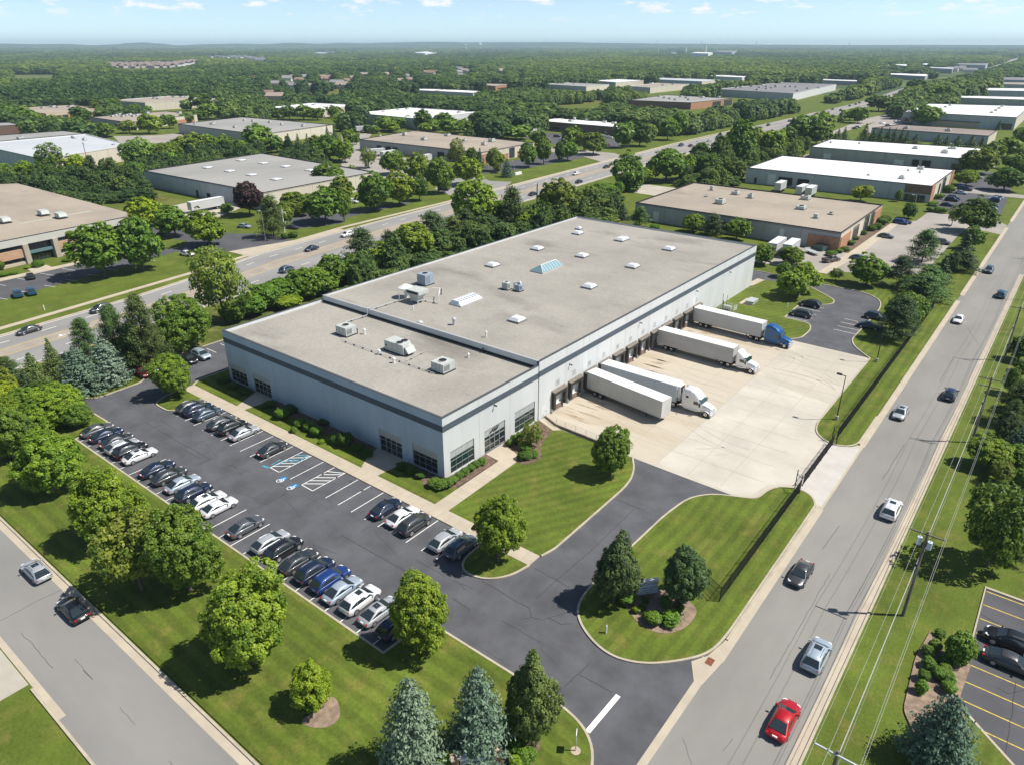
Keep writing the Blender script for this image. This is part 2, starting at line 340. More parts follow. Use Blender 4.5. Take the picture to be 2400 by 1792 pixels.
sheet('new_concrete_pad', [(-38.15,83.1),(-33.5,82.5),(-26.2,82.3),(-24.2,83.2),(-23.4,87.3),(-21,89.4),(-19.65,89.7),(-19.65,104.1),(-21,104.5),(-23.5,106.8),(-24.0,118),(-38.15,121)], .037, mat('new_concrete', (.50,.465,.395), .9, .10, .15, detail=8))
sheet('gate_apron', [(-19.6,89.6),(-16.2,86.6),(-15.9,86.6),(-15.9,105.5),(-19.6,104.4)], .042, mat('gate_concrete', (.50,.475,.43), .9, .08, .3, detail=8))
mb = MB()
for x in (-54,-48.9,-43.8,-38.1,-33.2,-28.4): mb.quad([(x-.025,82.9,.046),(x+.025,82.9,.046),(x+.025,142.5,.046),(x-.025,142.5,.046)])
for k in range(12): yy = 87.6+4.9*k; mb.quad([(-59.2,yy-.025,.0465),(-24,yy-.025,.0465),(-24,yy+.025,.0465),(-59.2,yy+.025,.0465)])
structure(mb.build('yard_joints', mat('concrete_joint', (.34,.30,.24), .9)))
mb = MB(); rr = random.Random(14)
for k in range(15):
    x0, y0 = rr.uniform(-50,-30), rr.uniform(88,138); a0 = rr.uniform(0,6.28); R0 = rr.uniform(8,16); sw_ = rr.uniform(.5,1.2)
    for off in (0,1.9): 
        q = [(x0+(R0+off)*math.cos(a0+sw_*t/14), y0+(R0+off)*math.sin(a0+sw_*t/14)) for t in range(15)]; q = [p for p in q if -57 < p[0] < -24.5 and 90 < p[1] < 141]
        if len(q) > 3: mb.strip(q, .22, .04, .0485)
structure(mb.build('tyre_marks', mat('tyre_mark', (.445,.405,.34), .9, .08, 1.2)))
# oil and rust stains at each dock
mb = MB(); rr = random.Random(5)
for k in range(12):
    yc = 88.1+4.8*k
    for s in range(5):
        x0 = -58.8+rr.random()*3.5; ww = .15+rr.random()*.5; ll = 1.2+rr.random()*5; yy = yc+rr.uniform(-1.6,1.6)
        n = 9; P = [(x0+ll*t/n, yy+ww*.5*math.sin(math.pi*t/n)*(.7+.6*rr.random())+.1*t/n, .049) for t in range(n+1)]; Q = [(x0+ll*t/n, yy-ww*.5*math.sin(math.pi*t/n)*(.7+.6*rr.random())+.1*t/n, .049) for t in range(n-1,0,-1)]
        mb.quad((P+Q)[::-1])
structure(mb.build('dock_stains', mat('oil_stain', (.33,.26,.17), .85, .2, 1.5)))
# cracks and sealed joints, traced
mb = MB()
def crack(t, pts, wd=.07, m=0, z=.03):
    q = [g(t,*p) for p in pts]; o = []; rr = random.Random(len(pts)*7+int(pts[0][0]))
    for a, b in zip(q[:-1], q[1:]):
        n = max(2, int(math.dist(a,b)/.7))
        for i in range(n): o.append((a[0]+(b[0]-a[0])*i/n+rr.uniform(-.06,.06), a[1]+(b[1]-a[1])*i/n+rr.uniform(-.06,.06)))
    o.append(q[-1]); mb.strip(o, wd, z-.01, z+.006, m)
crack('T8', [(0,170),(200,280),(420,405)], .07, 1); crack('T8', [(720,580),(830,650)], .09, 1)
crack('T8', [(900,460),(970,500),(1100,580),(1215,640),(1225,700),(1180,710)], .07, 1); crack('T8', [(1225,700),(1300,720),(1340,700),(1470,665)], .05, 1); crack('T8', [(1340,705),(1420,745),(1490,740)], .06, 1)
crack('T8', [(1245,380),(1380,455),(1475,510)], .07, 1); crack('T8', [(1890,0),(1600,280),(1390,460),(1255,580)], .06, 1); crack('T8', [(1600,1000),(1440,1145)], .07, 1); crack('T8', [(1535,1070),(1750,1185)], .07, 1)
crack('T4', [(940,1070),(1140,1190),(1360,1310)], .07, 1); crack('T4', [(760,950),(1000,945)], .05, 1); crack('T4', [(1360,1310),(1240,1360)], .04, 1); crack('T4', [(1850,1530),(1600,1652)], .04, 1)
crack('T5', [(1780,1570),(1960,1640)], .06, 1); crack('T6', [(1130,280),(1190,400)], .04, 1)
crack('T9', [(950,420),(800,680),(560,1100)], .035, 1); crack('T9', [(1010,110),(900,260)], .05, 1); crack('T9', [(0,1480),(60,1652)], .03, 1); crack('T9', [(320,1480),(260,1560)], .03, 1)
crack('T6', [(1750,650),(1660,810)], .05, 1); crack('T6', [(1430,1215),(1290,1440)], .05, 1); crack('T6', [(1840,470),(1900,560)], .05, 1)
crack('T7', [(0,725),(230,600),(400,520)], .04, 1); crack('T7', [(130,800),(210,870),(290,970),(345,1030)], .035, 1); crack('T7', [(480,970),(600,1100)], .03, 1); crack('T7', [(540,1040),(600,1100)], .04, 1); crack('T7', [(770,1280),(870,1390)], .025, 1); crack('T7', [(1090,1630),(1110,1652)], .03, 1)
crack('T9', [(2150,1120),(2120,1350),(2080,1600)], .06, 1); crack('T9', [(2030,1150),(2100,1190),(2203,1170)], .05, 1); crack('T9', [(1930,680),(2040,740)], .05, 1)
rr = random.Random(8)
for k in range(26):
    x = rr.uniform(-118,-30); y = rr.uniform(39.5,47); L_ = rr.uniform(1.5,7); a_ = rr.choice([0,math.pi/2,.3,-.4]); q = [(x+L_*t/8*math.cos(a_)+rr.uniform(-.08,.08), y+L_*t/8*math.sin(a_)*.6+rr.uniform(-.08,.08)) for t in range(9)]; mb.strip(q, rr.uniform(.02,.05), .02, .034, 1)
structure(mb.build('crack_seams', [M['sealant'], mat('old_crack_seam', (.052,.052,.055), .9)]))
mb = MB(); rr = random.Random(21)
def blot(x, y, r, z): mb.quad([(x+r*math.cos(t*.5236)*rr.uniform(.6,1.1),y+r*1.6*math.sin(t*.5236)*rr.uniform(.6,1.1),z) for t in range(12)])
for k in range(26): x = -111+2.56*k+1.28; blot(x+rr.uniform(-.5,.5), 38.0+rr.uniform(-.6,.8), rr.uniform(.08,.22), .0345) if rr.random() < .6 else 0
for k in range(24): x = -107+2.6*k+1.2; blot(x+rr.uniform(-.5,.5), 51.5+rr.uniform(-.6,.8), rr.uniform(.08,.22), .0345) if rr.random() < .7 and x < -48 else 0
structure(mb.build('oil_drips', mat('oil_drip', (.055,.055,.058), .6)))
# lawns on the property (raised a kerb's height above the lots)
def lawn(name, pts, m, r=1.5, z=.13): return sheet(name, fillet(pts, r), z, m, .4)
kb = MB()
def kerb(pts, r=1.5, wd=.24, closed=False, z1=.166): kb.strip(fillet(pts, r, closed), wd, -.1, z1, 0, closed)
lawn('street_lawn', [(-330,18.9,0),(-24,18.9,5),(-17.0,22,3),(-18.0,31,3),(-19.4,36.5,3),(-22,38.9,3),(-25.5,39.6,2),(-42.5,39.6,.3),(-42.8,33.5,.1),(-112.3,33.5,.3),(-112.3,38.2,1),(-113.5,39.2,1.2),(-121.5,39.1,.5),(-135,31,2),(-330,31,0)], M['lawn_front'])
kerb([(-17.0,20,2),(-17.2,26,2),(-18.0,31,3),(-19.6,36.5,3),(-22,38.8,3),(-25.5,39.5,2),(-42.4,39.5,.3),(-42.7,33.6,.1),(-112.2,33.6,.3),(-112.2,38.2,1),(-113.5,39.3,1.2),(-121.5,39.2,.5),(-126,37.2,1)], 1.5)
lawn('building_front_lawn', [(-115.6,55.3,0),(-56.0,55.3,0),(-56.0,59.8,0),(-59.2,61.0,0),(-59.2,60.8,0),(-112.6,60.8,0),(-112.6,120,0),(-117.2,120,0),(-117.2,57.5,1)], M['lawn_front'], 0)
lawn('entrance_lawn', [(-54.0,55.3,0),(-39.4,55.3,0),(-38.7,57.5,1),(-38.7,75.5,3),(-39.9,79.2,2),(-41.9,82.1,1),(-56.1,82.4,0),(-58.9,83.8,0),(-58.9,73.4,0),(-54.3,71.2,0)], M['lawn_diag'], 0)
kerb([(-39.1,55.5),(-38.6,57.5,1),(-38.6,75.5,3),(-39.8,79.3,2),(-41.8,82.2,1)])
lawn('left_island', [(-115.6,53.2,.3),(-115.7,50.5,1.5),(-114.2,47.3,1.5),(-109.9,47.4,1),(-108.7,49.0,1.0),(-108.7,53.2,0)], M['lawn_side'], 1, .13)
kerb([(-115.9,53.4,.3),(-115.8,50.4,1.5),(-114.3,47.2,1.5),(-109.7,47.3,1),(-108.6,49.0,1.0),(-108.6,53.2,0)], 1)
lawn('right_island', [(-46.0,53.2,0),(-46.0,49.6,1.5),(-44.6,47.7,1.5),(-41.8,48.2,2),(-39.9,50.5,2),(-39.3,53.2,0)], M['lawn_side'], 1, .13)
kerb([(-46.1,53.2,0),(-46.1,49.5,1.5),(-44.7,47.6,1.5),(-41.7,48.1,2),(-39.8,50.4,2),(-39.2,53.3,0)], 1)
SIGN = [(-31.7,55.5,3),(-31.2,51.0,2),(-28.8,48.6,2),(-25,47.2,3),(-21.8,48.2,2),(-19.2,50.6,2),(-17.0,53.6,2),(-16.6,57,2),(-16.6,86.6,1),(-18.0,88.6,1.6),(-20.4,88.8,1.6),(-22.7,86.9,2),(-23.3,82.9,1),(-25.8,81.7,1),(-28.6,80.3,2),(-30.6,77.5,2),(-31.3,72,2)]
lawn('sign_lawn', SIGN, M['lawn_side']); kerb(SIGN, 1.5, closed=True)
lawn('fence_lawn', [(-16.6,106.5,1.5),(-18.0,104.6,1.5),(-20.4,104.4,1.6),(-22.7,106.6,2),(-23.4,110,1),(-23.4,143,.5),(-24.8,144.4,.5),(-27.6,147.6,2),(-29.0,151,2),(-29.0,175,4),(-30.6,182,3),(-35.5,186,3),(-47,186.3,1),(-47,188,1),(-37,188,1),(-19,190,1),(-16.6,184,1)], M['lawn_side'])
kerb([(-16.5,118,0),(-16.5,106.5,1.5),(-18.0,104.5,1.5),(-20.4,104.3,1.6),(-22.8,106.5,2),(-23.5,110,1),(-23.5,142.9,.5),(-24.8,144.2,.5),(-27.6,147.4,2),(-29.1,151,2),(-29.1,175,4),(-30.6,182,3),(-35.5,186.1,3),(-47,186.0,1),(-63,187.8,1)])
TRK = [(-59.3,142.9,0),(-39.6,142.9,1.2),(-37.6,145.5,1.5),(-37.5,151.5,2),(-38.8,155.2,1.5),(-44.6,155.7,.5),(-44.9,168.0,.3),(-40.5,169.6,1.5),(-38.6,172.5,1.8),(-39.6,175.6,2),(-47.4,182.4,3),(-52,182.6,2),(-58.8,180.0,1),(-59.3,174,0)]
lawn('dock_end_lawn', TRK, M['lawn_diag']); kerb(TRK[1:11], 1)
# kerbs along the roads

for a, b in ((56.5,86.0),(106.8,193),(198,289),(300,354),(364,690)): kb.strip([(RX0-.12,a),(RX0-.12,b)], .24, -.1, .16)
for a, b in ((-60,228),(240,330),(338,690)): kb.strip([(RX1+.12,a),(RX1+.12,b)], .24, -.1, .16)
kb.strip([(-320,18.6),(-22,18.6),(-18.5,19.2),(-17.0,20.6)], .24, -.1, .16)
kb.strip([(-320,10.05),(-78.5,10.05)], .24, -.1, .16); kb.strip([(-65.6,10.05),(-40,10.05)], .24, -.1, .16)
kerb([(-131.3,52.6,1.2),(-124.5,51,2),(-124.1,42,1.5),(-131,36.8,1)]); kerb([(-131.3,86,.1),(-131.3,52.2,.5)])
kerb([(-117.2,86,0),(-117.2,57,1.0),(-115.9,55.2,.4)])
structure(kb.build('kerb', M['concrete']))
mb = MB()        # concrete gutter pans beside the kerbs
for a, b in ((53.5,86.0),(106.4,193),(198,289),(300,354),(364,690)): mb.quad([(RX0,a,.036),(RX0+.75,a,.036),(RX0+.75,b,.036),(RX0,b,.036)])
for a, b in ((-60,228),(240,330),(338,690)): mb.quad([(RX1-.8,a,.036),(RX1,a,.036),(RX1,b,.036),(RX1-.8,b,.036)])
mb.quad([(-320,17.7,.036),(-22,17.7,.036),(-22,18.5,.036),(-320,18.5,.036)]); mb.quad([(-320,10.2,.036),(-60,10.2,.036),(-60,10.8,.036),(-320,10.8,.036)])
mb.quad([(-16.75,36,.040),(-16.05,36,.040),(-15.95,53,.040),(-17.4,53,.040),(-16.75,50,.040)])
mb.quad([(-18.0,51.7,.044),(-16.75,49.6,.044),(-15.95,49.6,.044),(-15.45,54,.044),(-15.45,59,.044),(-16.2,59,.044),(-16.5,56,.044),(-17.0,53.4,.044)]); mb.quad([(-16.2,86,.041),(-15.6,86,.041),(-15.6,106.6,.041),(-16.2,106.6,.041)])
structure(mb.build('gutter', M['walk']))
sheet('driveway_left', [(-78,-20),(-66.5,-20),(-66.5,10.1),(-78,10.1)], .03, M['apron'])
# sidewalks
mb = MB()
mb.prism([(-115.9,53.2),(-39.2,53.2),(-39.2,55.35),(-115.9,55.35)], -.1, .145)
mb.prism([(-56.4,55.3),(-54.0,55.3),(-54.4,70.9),(-55.0,72.6),(-59.3,74.6),(-59.3,69.3),(-56.6,69.0)], -.1, .142)
mb.prism([(-71.0,55.3),(-67.6,55.3),(-67.4,57.5),(-66.9,60.9),(-73.4,60.9),(-72.8,58.2)], -.1, .142); mb.prism([(-102.4,55.3),(-100.2,55.3),(-99.6,60.9),(-104.8,60.9)], -.1, .142)
mb.prism([(-59.3,82.8),(-55.6,81.4),(-54.6,82.3),(-59.3,84.3)], -.1, .15)
mb.prism([(-60.6,174.1),(-59.0,173.6),(-58.2,180.4),(-60.2,180.8)], -.1, .15)
mb.prism([(-56.3,158.4),(-53.4,158.4),(-53.4,163.4),(-56.3,163.4)], -.1, .2)
structure(mb.build('sidewalk', M['walk']))
mb = MB()
for k in range(50):
    x = -115.0+1.52*k; mb.quad([(x-.02,53.25,.149),(x+.02,53.25,.149),(x+.02,55.3,.149),(x-.02,55.3,.149)])
for k in range(9): y = 56.8+1.6*k; mb.quad([(-56.35,y-.02,.146),(-54.15,y-.02,.146),(-54.15,y+.02,.146),(-56.35,y+.02,.146)])
structure(mb.build('sidewalk_joints', mat('walk_joint', (.33,.28,.21), .9)))
# mulch beds
def bed(pts, m='mulch', z=.16, r=.8, name='mulch_bed'): sheet(name, fillet(pts, r), z, M[m], .1)
bed([(-59.3,69.2,0),(-56.7,68.8,0),(-56.7,60.2,.8),(-58.5,57.9,1.2),(-61.5,57.6,1),(-61.5,60.7,0),(-59.3,60.7,0)])
bed([(-59.3,73.5,0),(-55.2,72.0,.3),(-54.6,70.3,.8),(-52.6,70.5,1.2),(-52.0,73.6,1.2),(-54.2,76,1),(-55.6,81.2,.2),(-59.3,82.8,0)])
bed([(-66.6,60.8,0),(-66.6,58.6,.5),(-61.5,58.2,.5),(-61.5,60.8,0)]); bed([(-99.2,60.8,0),(-99,58.8,.5),(-74,58.6,.5),(-73.6,60.8,0)]); bed([(-112,60.8,0),(-112,59.3,.5),(-105,59.3,.5),(-105,60.8,0)])
bed([(-29.3,55,1),(-26.6,54.2,1),(-24.4,52.6,1.2),(-21.6,53.1,1.2),(-20.2,55.6,1.5),(-20.4,58.6,1),(-23.4,60,1),(-28,57.6,1.2)], 'drymulch')
bed([(*g('T7',2060,1300),1),(*g('T7',1925,1375),1),(*g('T7',2000,1418),1),(*g('T7',2130,1418),1),(*g('T7',2205,1350),1),(*g('T7',2180,1230),1),(*g('T7',2120,1210),.5)], 'drymulch', r=1.2)
bed([(*g('T8',680,1560),.5),(*g('T8',1010,1530),.5),(*g('T8',1270,1480),1),(*g('T8',1295,1520),1),(*g('T8',1240,1652),.3),(*g('T8',1200,1800),.3),(*g('T8',600,1800),.3)], 'mulch')
bed([(*g('T9',1600,785),.5),(*g('T9',1730,1000),.5),(*g('T9',1860,1010),.1),(*g('T9',1790,1210),.1),(*g('T9',1850,1500),.5),(*g('T9',1560,1600),.5),(*g('T9',1420,1300),.8),(*g('T9',1500,960),.8)], 'drymulch')
# painted markings
mb = MB(); Z = .034
def line(x0, y0, x1, y1, wd=.11, m=0, z=Z):
    a = Vector((x0,y0)); b = Vector((x1,y1)); n = (b-a).normalized(); n = Vector((-n.y,n.x))*wd/2
    mb.quad([(a.x-n.x,a.y-n.y,z),(b.x-n.x,b.y-n.y,z),(b.x+n.x,b.y+n.y,z),(a.x+n.x,a.y+n.y,z)][::1] if True else 0, m)
RS = [-107.2,-104.6,-102.0,-99.4,-96.8,-94.2,-91.7,-89.0,-86.5,-83.95,-81.5,-79.45,-76.7]
for x in RS: line(x, 47.3, x, 53.1)
for x in (-74.25,-71.85,-69.1,-66.5,-63.9,-61.3,-58.8,-56.2,-53.7,-51.1,-48.6): line(x, 47.4, x, 53.1)
for a, b in ((-83.95,-81.45),(-81.5,-79.4),(-74.25,-71.8)):
    if a != -83.95: line(a, 47.4, b, 47.4)
def hatch(x0, x1, n):
    for k in range(n):
        y = 47.8+k*(5.0/n); line(x0+.05, y, x1-.05, min(y+1.75, 53.0), .13)
hatch(-81.5,-79.4,5); hatch(-74.25,-71.85,5)
for k in range(27): line(-111.0+2.56*k, 33.75, -111.0+2.56*k, 39.3)
for k in range(7): line(-129.9+0, 53.7+3.1*k, -126.4, 53.7+3.1*k)
for k in range(5): line(-44.8, 156.5+2.75*k, -39.5, 156.5+2.75*k)
for k in range(4): line(-29.3, 155+2.75*k, -33.8, 155+2.75*k)
line(-21.6, 43.7, -21.75, 38.6, .5, 0)
# accessible bay signs
for (cx, cy) in ((-77.6,46.2),(-74.9,46.0)):
    mb.quad([(cx-.4,cy-.0,.036),(cx+.5,cy-.0,.036),(cx+.5,cy+1.1,.036),(cx-.4,cy+1.1,.036)], 2)
    for i in range(16):
        a0 = math.pi*2*i/16; a1 = math.pi*2*(i+1)/16
        mb.quad([(cx+.38*math.cos(a0),cy-.15+.38*math.sin(a0),.039),(cx+.38*math.cos(a1),cy-.15+.38*math.sin(a1),.039),(cx+.29*math.cos(a1),cy-.15+.29*math.sin(a1),.039),(cx+.29*math.cos(a0),cy-.15+.29*math.sin(a0),.039)][::-1], 0)
    line(cx+.0, cy-.1, cx+.1, cy+.9, .11, 0, .041); line(cx+.05, cy+.45, cx+.4, cy+.45, .12, 0, .041); line(cx+.4, cy+.45, cx+.5, cy-.2, .12, 0, .041)
for (a, b) in (((-81.6,51.8),(-80.0,52.6)),((-80.0,52.6),(-79.6,50.4)),((-81.3,50.2),(-79.6,51.4)),((-81.4,48.2),(-81.0,50.4)),((-82.0,47.9),(-82.2,49.6)),((-80.2,50.1),(-80.9,50.9))): line(*a, *b, .18, 3, .038)
line(-82.9, 47.0, -81.6, 47.2, .35, 3, .038)
structure(mb.build('parking_markings', [M['paint'], M['yellow'], M['bluepaint'], M['tealpaint']]))
# lot across the road at the right
sheet('east_lot', [(3.4,-20),(60,-20),(60,82),(3.4,82)], .02, M['lotmid'])
sheet('east_lot_island', fillet([(3.2,61.9,.2),(3.9,61.8,1),(6.0,60.0,1),(9.5,57.0,1),(9.5,50,0),(3.2,50,0)],1), .12, M['lawn_side'], .3)
mb = MB(); 
for k in range(9): line(3.6, 60.35+2.62*k, 9.2, 60.35+2.62*k, .12, 1)
structure(mb.build('east_lot_markings', [M['paint'], M['yellow']]))
structure(MB().strip([(3.45,62.2),(3.4,81.9),(60,81.9)], .22, -.1, .14).strip([(3.4,62),(4.2,61.7),(6.1,60.0),(9.3,57.2)], .25, -.1, .15).build('east_kerb', M['concrete']))
# grounds of the neighbouring sites
sheet('office_lot', fillet([(-194.0,40,1),(-207.6,113,1),(-209.8,104,2),(-214.2,79.5,1),(-213.0,57.6,0),(-210,20,0),(-192,20,0)],1), .03, M['lotmid'])
sheet('office_drive', fillet([(-207,100,1),(-213.5,110.3,3),(-226,108,2),(-250,92,1),(-268,92,1),(-258,112,1),(-236,122,2),(-213,123.6,3),(-204,131,2),(-188.4,131,3),(-186.8,112,1),(-194,110.5,2)],1), .034, M['lotmid'])
sheet('highway_apron', [(-193.5,110.8),(-184.2,111.4),(-187.6,150),(-190.0,150),(-189.5,131)], .05, M['walk'])
mb = MB()
for k in range(12):
    yy = 28+5.6*k; xx = -212.6-.25*k if yy > 57 else -212
    a = (-212.7-.035*(yy-57)*1.0, yy); line(a[0], a[1], a[0]+4.6, a[1]+1.3, .12)
    line(-196.8-.13*(yy-60), yy+3, -200.6-.13*(yy-60), yy+1.8, .12)
structure(mb.build('office_markings', [M['paint']]))
structure(MB().prism([(-216.4,20),(-213.2,20),(-213.1,57),(-214.3,79.6),(-216.9,79.6),(-215.8,57)], -.1, .13).prism([(-219.6,66.5),(-214.5,66),(-214.8,71.5),(-220,71.5)], -.1, .14).build('office_sidewalk', M['walk']))
sheet('middle_lot', fillet([*[(*g('T1',*p),1) for p in ((1840,1215),(1985,1140),(2203,1160))],(-206,196,1),(-203,196,1),(-202,163,1),(*g('T1',2203,1225),1),(*g('T1',1900,1260),2)],1), .03, M['lotmid'])
sheet('middle_truck_yard', gl('T1', [(1110,1110),(1430,1040),(1560,1120),(1420,1180),(1250,1195),(1160,1160)]), .028, M['apron'])
sheet('tan_building_yard', gl('T2', [(0,650),(200,640),(115,760),(400,800),(700,840),(690,930),(420,960),(0,880)]), .026, M['lotgrey'])
sheet('tan_building_lot', gl('T2', [(930,850),(1130,815),(1360,765),(1560,770),(1560,800),(1130,880),(900,905)]), .03, M['lotmid'])
sheet('brown_building_lot', gl('T2', [(1100,640),(1350,640),(1800,680),(1790,730),(1500,725),(1290,705)]), .03, M['lotmid'])
sheet('brown_building_drive', gl('T2', [(1340,730),(1500,745),(1760,770),(1830,790),(1690,830),(1560,790),(1340,760)]), .034, M['lotgrey'])
sheet('intersection_left', gl('T2', [(720,935),(900,925),(960,950),(1100,955),(1020,1030),(740,1060),(600,1000)]), .045, M['highway'])
sheet('west_yard', gl('T1', [(730,660),(1000,655),(1170,640),(1200,690),(1090,720),(830,760)]), .03, M['lotgrey'])
# neighbours to the north-east of the warehouse
sheet('neighbour_lot', fillet([(-53,196,1),(-47.4,221,1),(-47.6,276,1),(-42,281,1.5),(-41.6,300,1),(-21.6,300,2),(-16.3,293,1),(-16.3,276,1),(-21.6,279,2),(-27,270,2),(-27,212,3),(-36,205,2),(-47,200,2)],1), .03, M['lotgrey'])
sheet('neighbour_yard', [(-80,196),(-49,196),(-47,222),(-60,222),(-80,207)], .034, M['lotgrey'])
sheet('white_shed_yard', [(-160,268),(-62,262),(-60,285),(-160,288)], .034, M['apron'])
sheet('white_shed_lot', fillet([(-43.5,303,1),(-43.5,372,1),(-40,420,1),(-26,420,1),(-22,352,1),(-20,312,1)],1), .033, M['lotmid'])
sheet('shed_link', [(-43,352),(-16.3,352),(-16.3,360),(-43,364)], .036, M['lotgrey'])
sheet('far_shed_yard', gl('T3', [(1180,600),(1290,545),(1420,510),(1480,560),(1400,640),(1180,640)]), .03, M['lotgrey'])
sheet('cross_road', gl('T3', [(740,800),(830,770),(940,640),(1180,545),(1420,500),(1420,520),(1200,580),(960,660),(860,790)]), .028, M['lotgrey'])
structure(MB().prism(fillet([(-49.6,196,0),(-47.4,196,0),(-45.4,222,1),(-45.8,276,1),(-48,276,0),(-48.6,222,1)],1), -.1, .13).build('neighbour_sidewalk', M['walk']))
sheet('planting_bed', [(-55,222),(-48.9,222),(-48.3,270),(-54,270)], .1, M['mulch'])
mb = MB()
for k in range(10): line(-43.3, 306+5.2*k, -39.3, 306+5.2*k, .12, 0); line(-23.4, 314+4*k, -27.3, 314+4*k, .12)
structure(mb.build('shed_lot_markings', [M['paint']]))
# open fields
for nm, t, pts in (('meadow','T1',[(590,1040),(760,990),(935,950),(940,1010),(1190,1080),(1110,1110),(860,1120)]),('meadow','T2',[(900,600),(1240,570),(1250,610),(1090,635),(950,640)]),('meadow','T2',[(1260,450),(1440,410),(1740,400),(1700,440),(1450,470),(1290,470)]),('meadow','T3',[(210,960),(270,880),(420,845),(400,960),(250,985)]),('meadow','U2',[(1560,770),(2203,710),(2203,760),(1580,800)])):
    sheet(nm, gl(t, pts), .016, grass_mat('meadow_grass', base=(.12,.135,.03), dry=(.30,.25,.09)))
# ================================================================== MAIN WAREHOUSE
def panel_wall(mb, axis, c, a0, a1, z0, z1, holes, th=.3, out=1, m=0):
    """vertical wall on plane axis=c from a0..a1, with rectangular holes (a0,a1,z0,z1); outer face towards `out`"""
    A = sorted(set([a0,a1]+[h[0] for h in holes]+[h[1] for h in holes])); Z_ = sorted(set([z0,z1]+[h[2] for h in holes]+[h[3] for h in holes]))
    def P(a, z, d): return (c-out*d, a, z) if axis == 'x' else (a, c-out*d, z)
    for i in range(len(A)-1):
        for j in range(len(Z_)-1):
            am = (A[i]+A[i+1])/2; zm = (Z_[j]+Z_[j+1])/2
            if any(h[0] < am < h[1] and h[2] < zm < h[3] for h in holes): continue
            mb.quad([P(A[i],Z_[j],0),P(A[i+1],Z_[j],0),P(A[i+1],Z_[j+1],0),P(A[i],Z_[j+1],0)], m)
    for h in holes:
        for (p, q) in (((h[0],h[2]),(h[1],h[2])),((h[1],h[2]),(h[1],h[3])),((h[1],h[3]),(h[0],h[3])),((h[0],h[3]),(h[0],h[2]))):
            mb.quad([P(*p,0),P(*q,0),P(*q,th),P(*p,th)], m)
def roof_mat(name, base=(.355,.332,.287), dark=(.272,.254,.218), stain=(.125,.115,.10)):
    m, t, b = nodes(name); N = t.nodes.new; L = t.links.new; te = N('ShaderNodeTexCoord')
    def noise(sc, det, st=(1,1,1), ro=.65, off=0):
        mp = N('ShaderNodeMapping'); mp.inputs['Scale'].default_value = st; mp.inputs['Location'].default_value = (off,off,0); L(te.outputs['Object'], mp.inputs[0])
        n = N('ShaderNodeTexNoise'); n.inputs['Scale'].default_value = sc; n.inputs['Detail'].default_value = det; n.inputs['Roughness'].default_value = ro; L(mp.outputs[0], n.inputs['Vector']); return n.outputs['Fac']
    def ramp(s, a, b_, c0, c1):
        r = N('ShaderNodeValToRGB'); e = r.color_ramp.elements; e[0].position = a; e[1].position = b_; e[0].color = rgb(c0); e[1].color = rgb(c1); L(s, r.inputs[0]); return r.outputs[0]
    def mix(a, b_, f, md='MIX'):
        x = N('ShaderNodeMix'); x.data_type = 'RGBA'; x.blend_type = md; L(a, x.inputs[6]); L(b_, x.inputs[7])
        if isinstance(f, float): x.inputs[0].default_value = f
        else: L(f, x.inputs[0])
        return x.outputs[2]
    c = ramp(noise(.05, 10), .35, .62, dark, base); sc = N('ShaderNodeRGB'); sc.outputs[0].default_value = rgb(stain)
    c = mix(c, sc.outputs[0], ramp(noise(.09, 9, (.45,1,1), .6, 31), .56, .74, (0,0,0), (.7,.7,.7)))
    c = mix(c, sc.outputs[0], ramp(noise(.35, 8, (.5,1.3,1), .7, 7), .60, .74, (0,0,0), (.55,.55,.55)))
    c = mix(c, ramp(noise(2.2, 8), .3, .7, (.86,.86,.86), (1.12,1.12,1.12)), 1.0, 'MULTIPLY')
    L(c, b.inputs['Base Color']); b.inputs['Roughness'].default_value = .85; return m
BX1, BX0, BY0, BYM, BY1 = -59.5, -112.5, 60.6, 82.7, 174.0
ZF, ZM = 9.75, 10.45
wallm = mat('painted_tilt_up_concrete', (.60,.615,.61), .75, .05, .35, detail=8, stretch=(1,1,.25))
wallb = mat('tilt_up_street_side_shaded', (.42,.50,.57), .75, .06, .35, detail=8, stretch=(1,1,.25))  # same wall, with the blue shade of the sunless front put into its colour
bandm = mat('slate_band_paint', (.080,.100,.122), .7, .08, .6)
roofm = roof_mat('beige_roof_membrane')
capm = mat('dark_coping', (.075,.08,.085), .5); spandm = mat('spandrel_panel', (.40,.42,.42), .6, .05, 1); frm = mat('window_aluminium', (.33,.34,.34), .5, metal=.3)
wh = empty('warehouse', (-86,117,0), 0, 'large grey and white tilt-up warehouse with dark band, beige roof and twelve truck docks', 'warehouse')
def W(mb, name, m, parent=None, **k):
    o = mb.build(name, m, None, **k); o.parent = parent or wh
    if parent is None: o.matrix_parent_inverse = Matrix.Translation((86,-117,0))
    return o
DK = [88.1+4.82*k for k in range(12)]
holes_dock = [(y-1.5,y+1.5,1.05,3.7) for y in DK]
win_x = [(61.9,67.0,.25,3.85),(69.3,74.2,.02,3.85),(76.6,81.8,.25,3.95)]
win_y = [(-111.9,-106.9,.25,3.8),(-104.8,-99.9,.02,3.8),(-72.7,-67.9,.02,3.8),(-65.7,-60.8,.25,3.8)]
mb = MB()
panel_wall(mb, 'x', BX1, BY0, BYM, 0, ZF, win_x, .25, 1)
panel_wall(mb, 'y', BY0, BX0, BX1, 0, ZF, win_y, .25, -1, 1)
panel_wall(mb, 'x', BX1+.12, BYM, BY1, 0, ZM, [(83.6,84.6,.15,2.3)]+holes_dock, .45, 1)
mb.quad([(BX1,BYM,0),(BX1+.12,BYM,0),(BX1+.12,BYM,ZM),(BX1,BYM,ZM)]); 
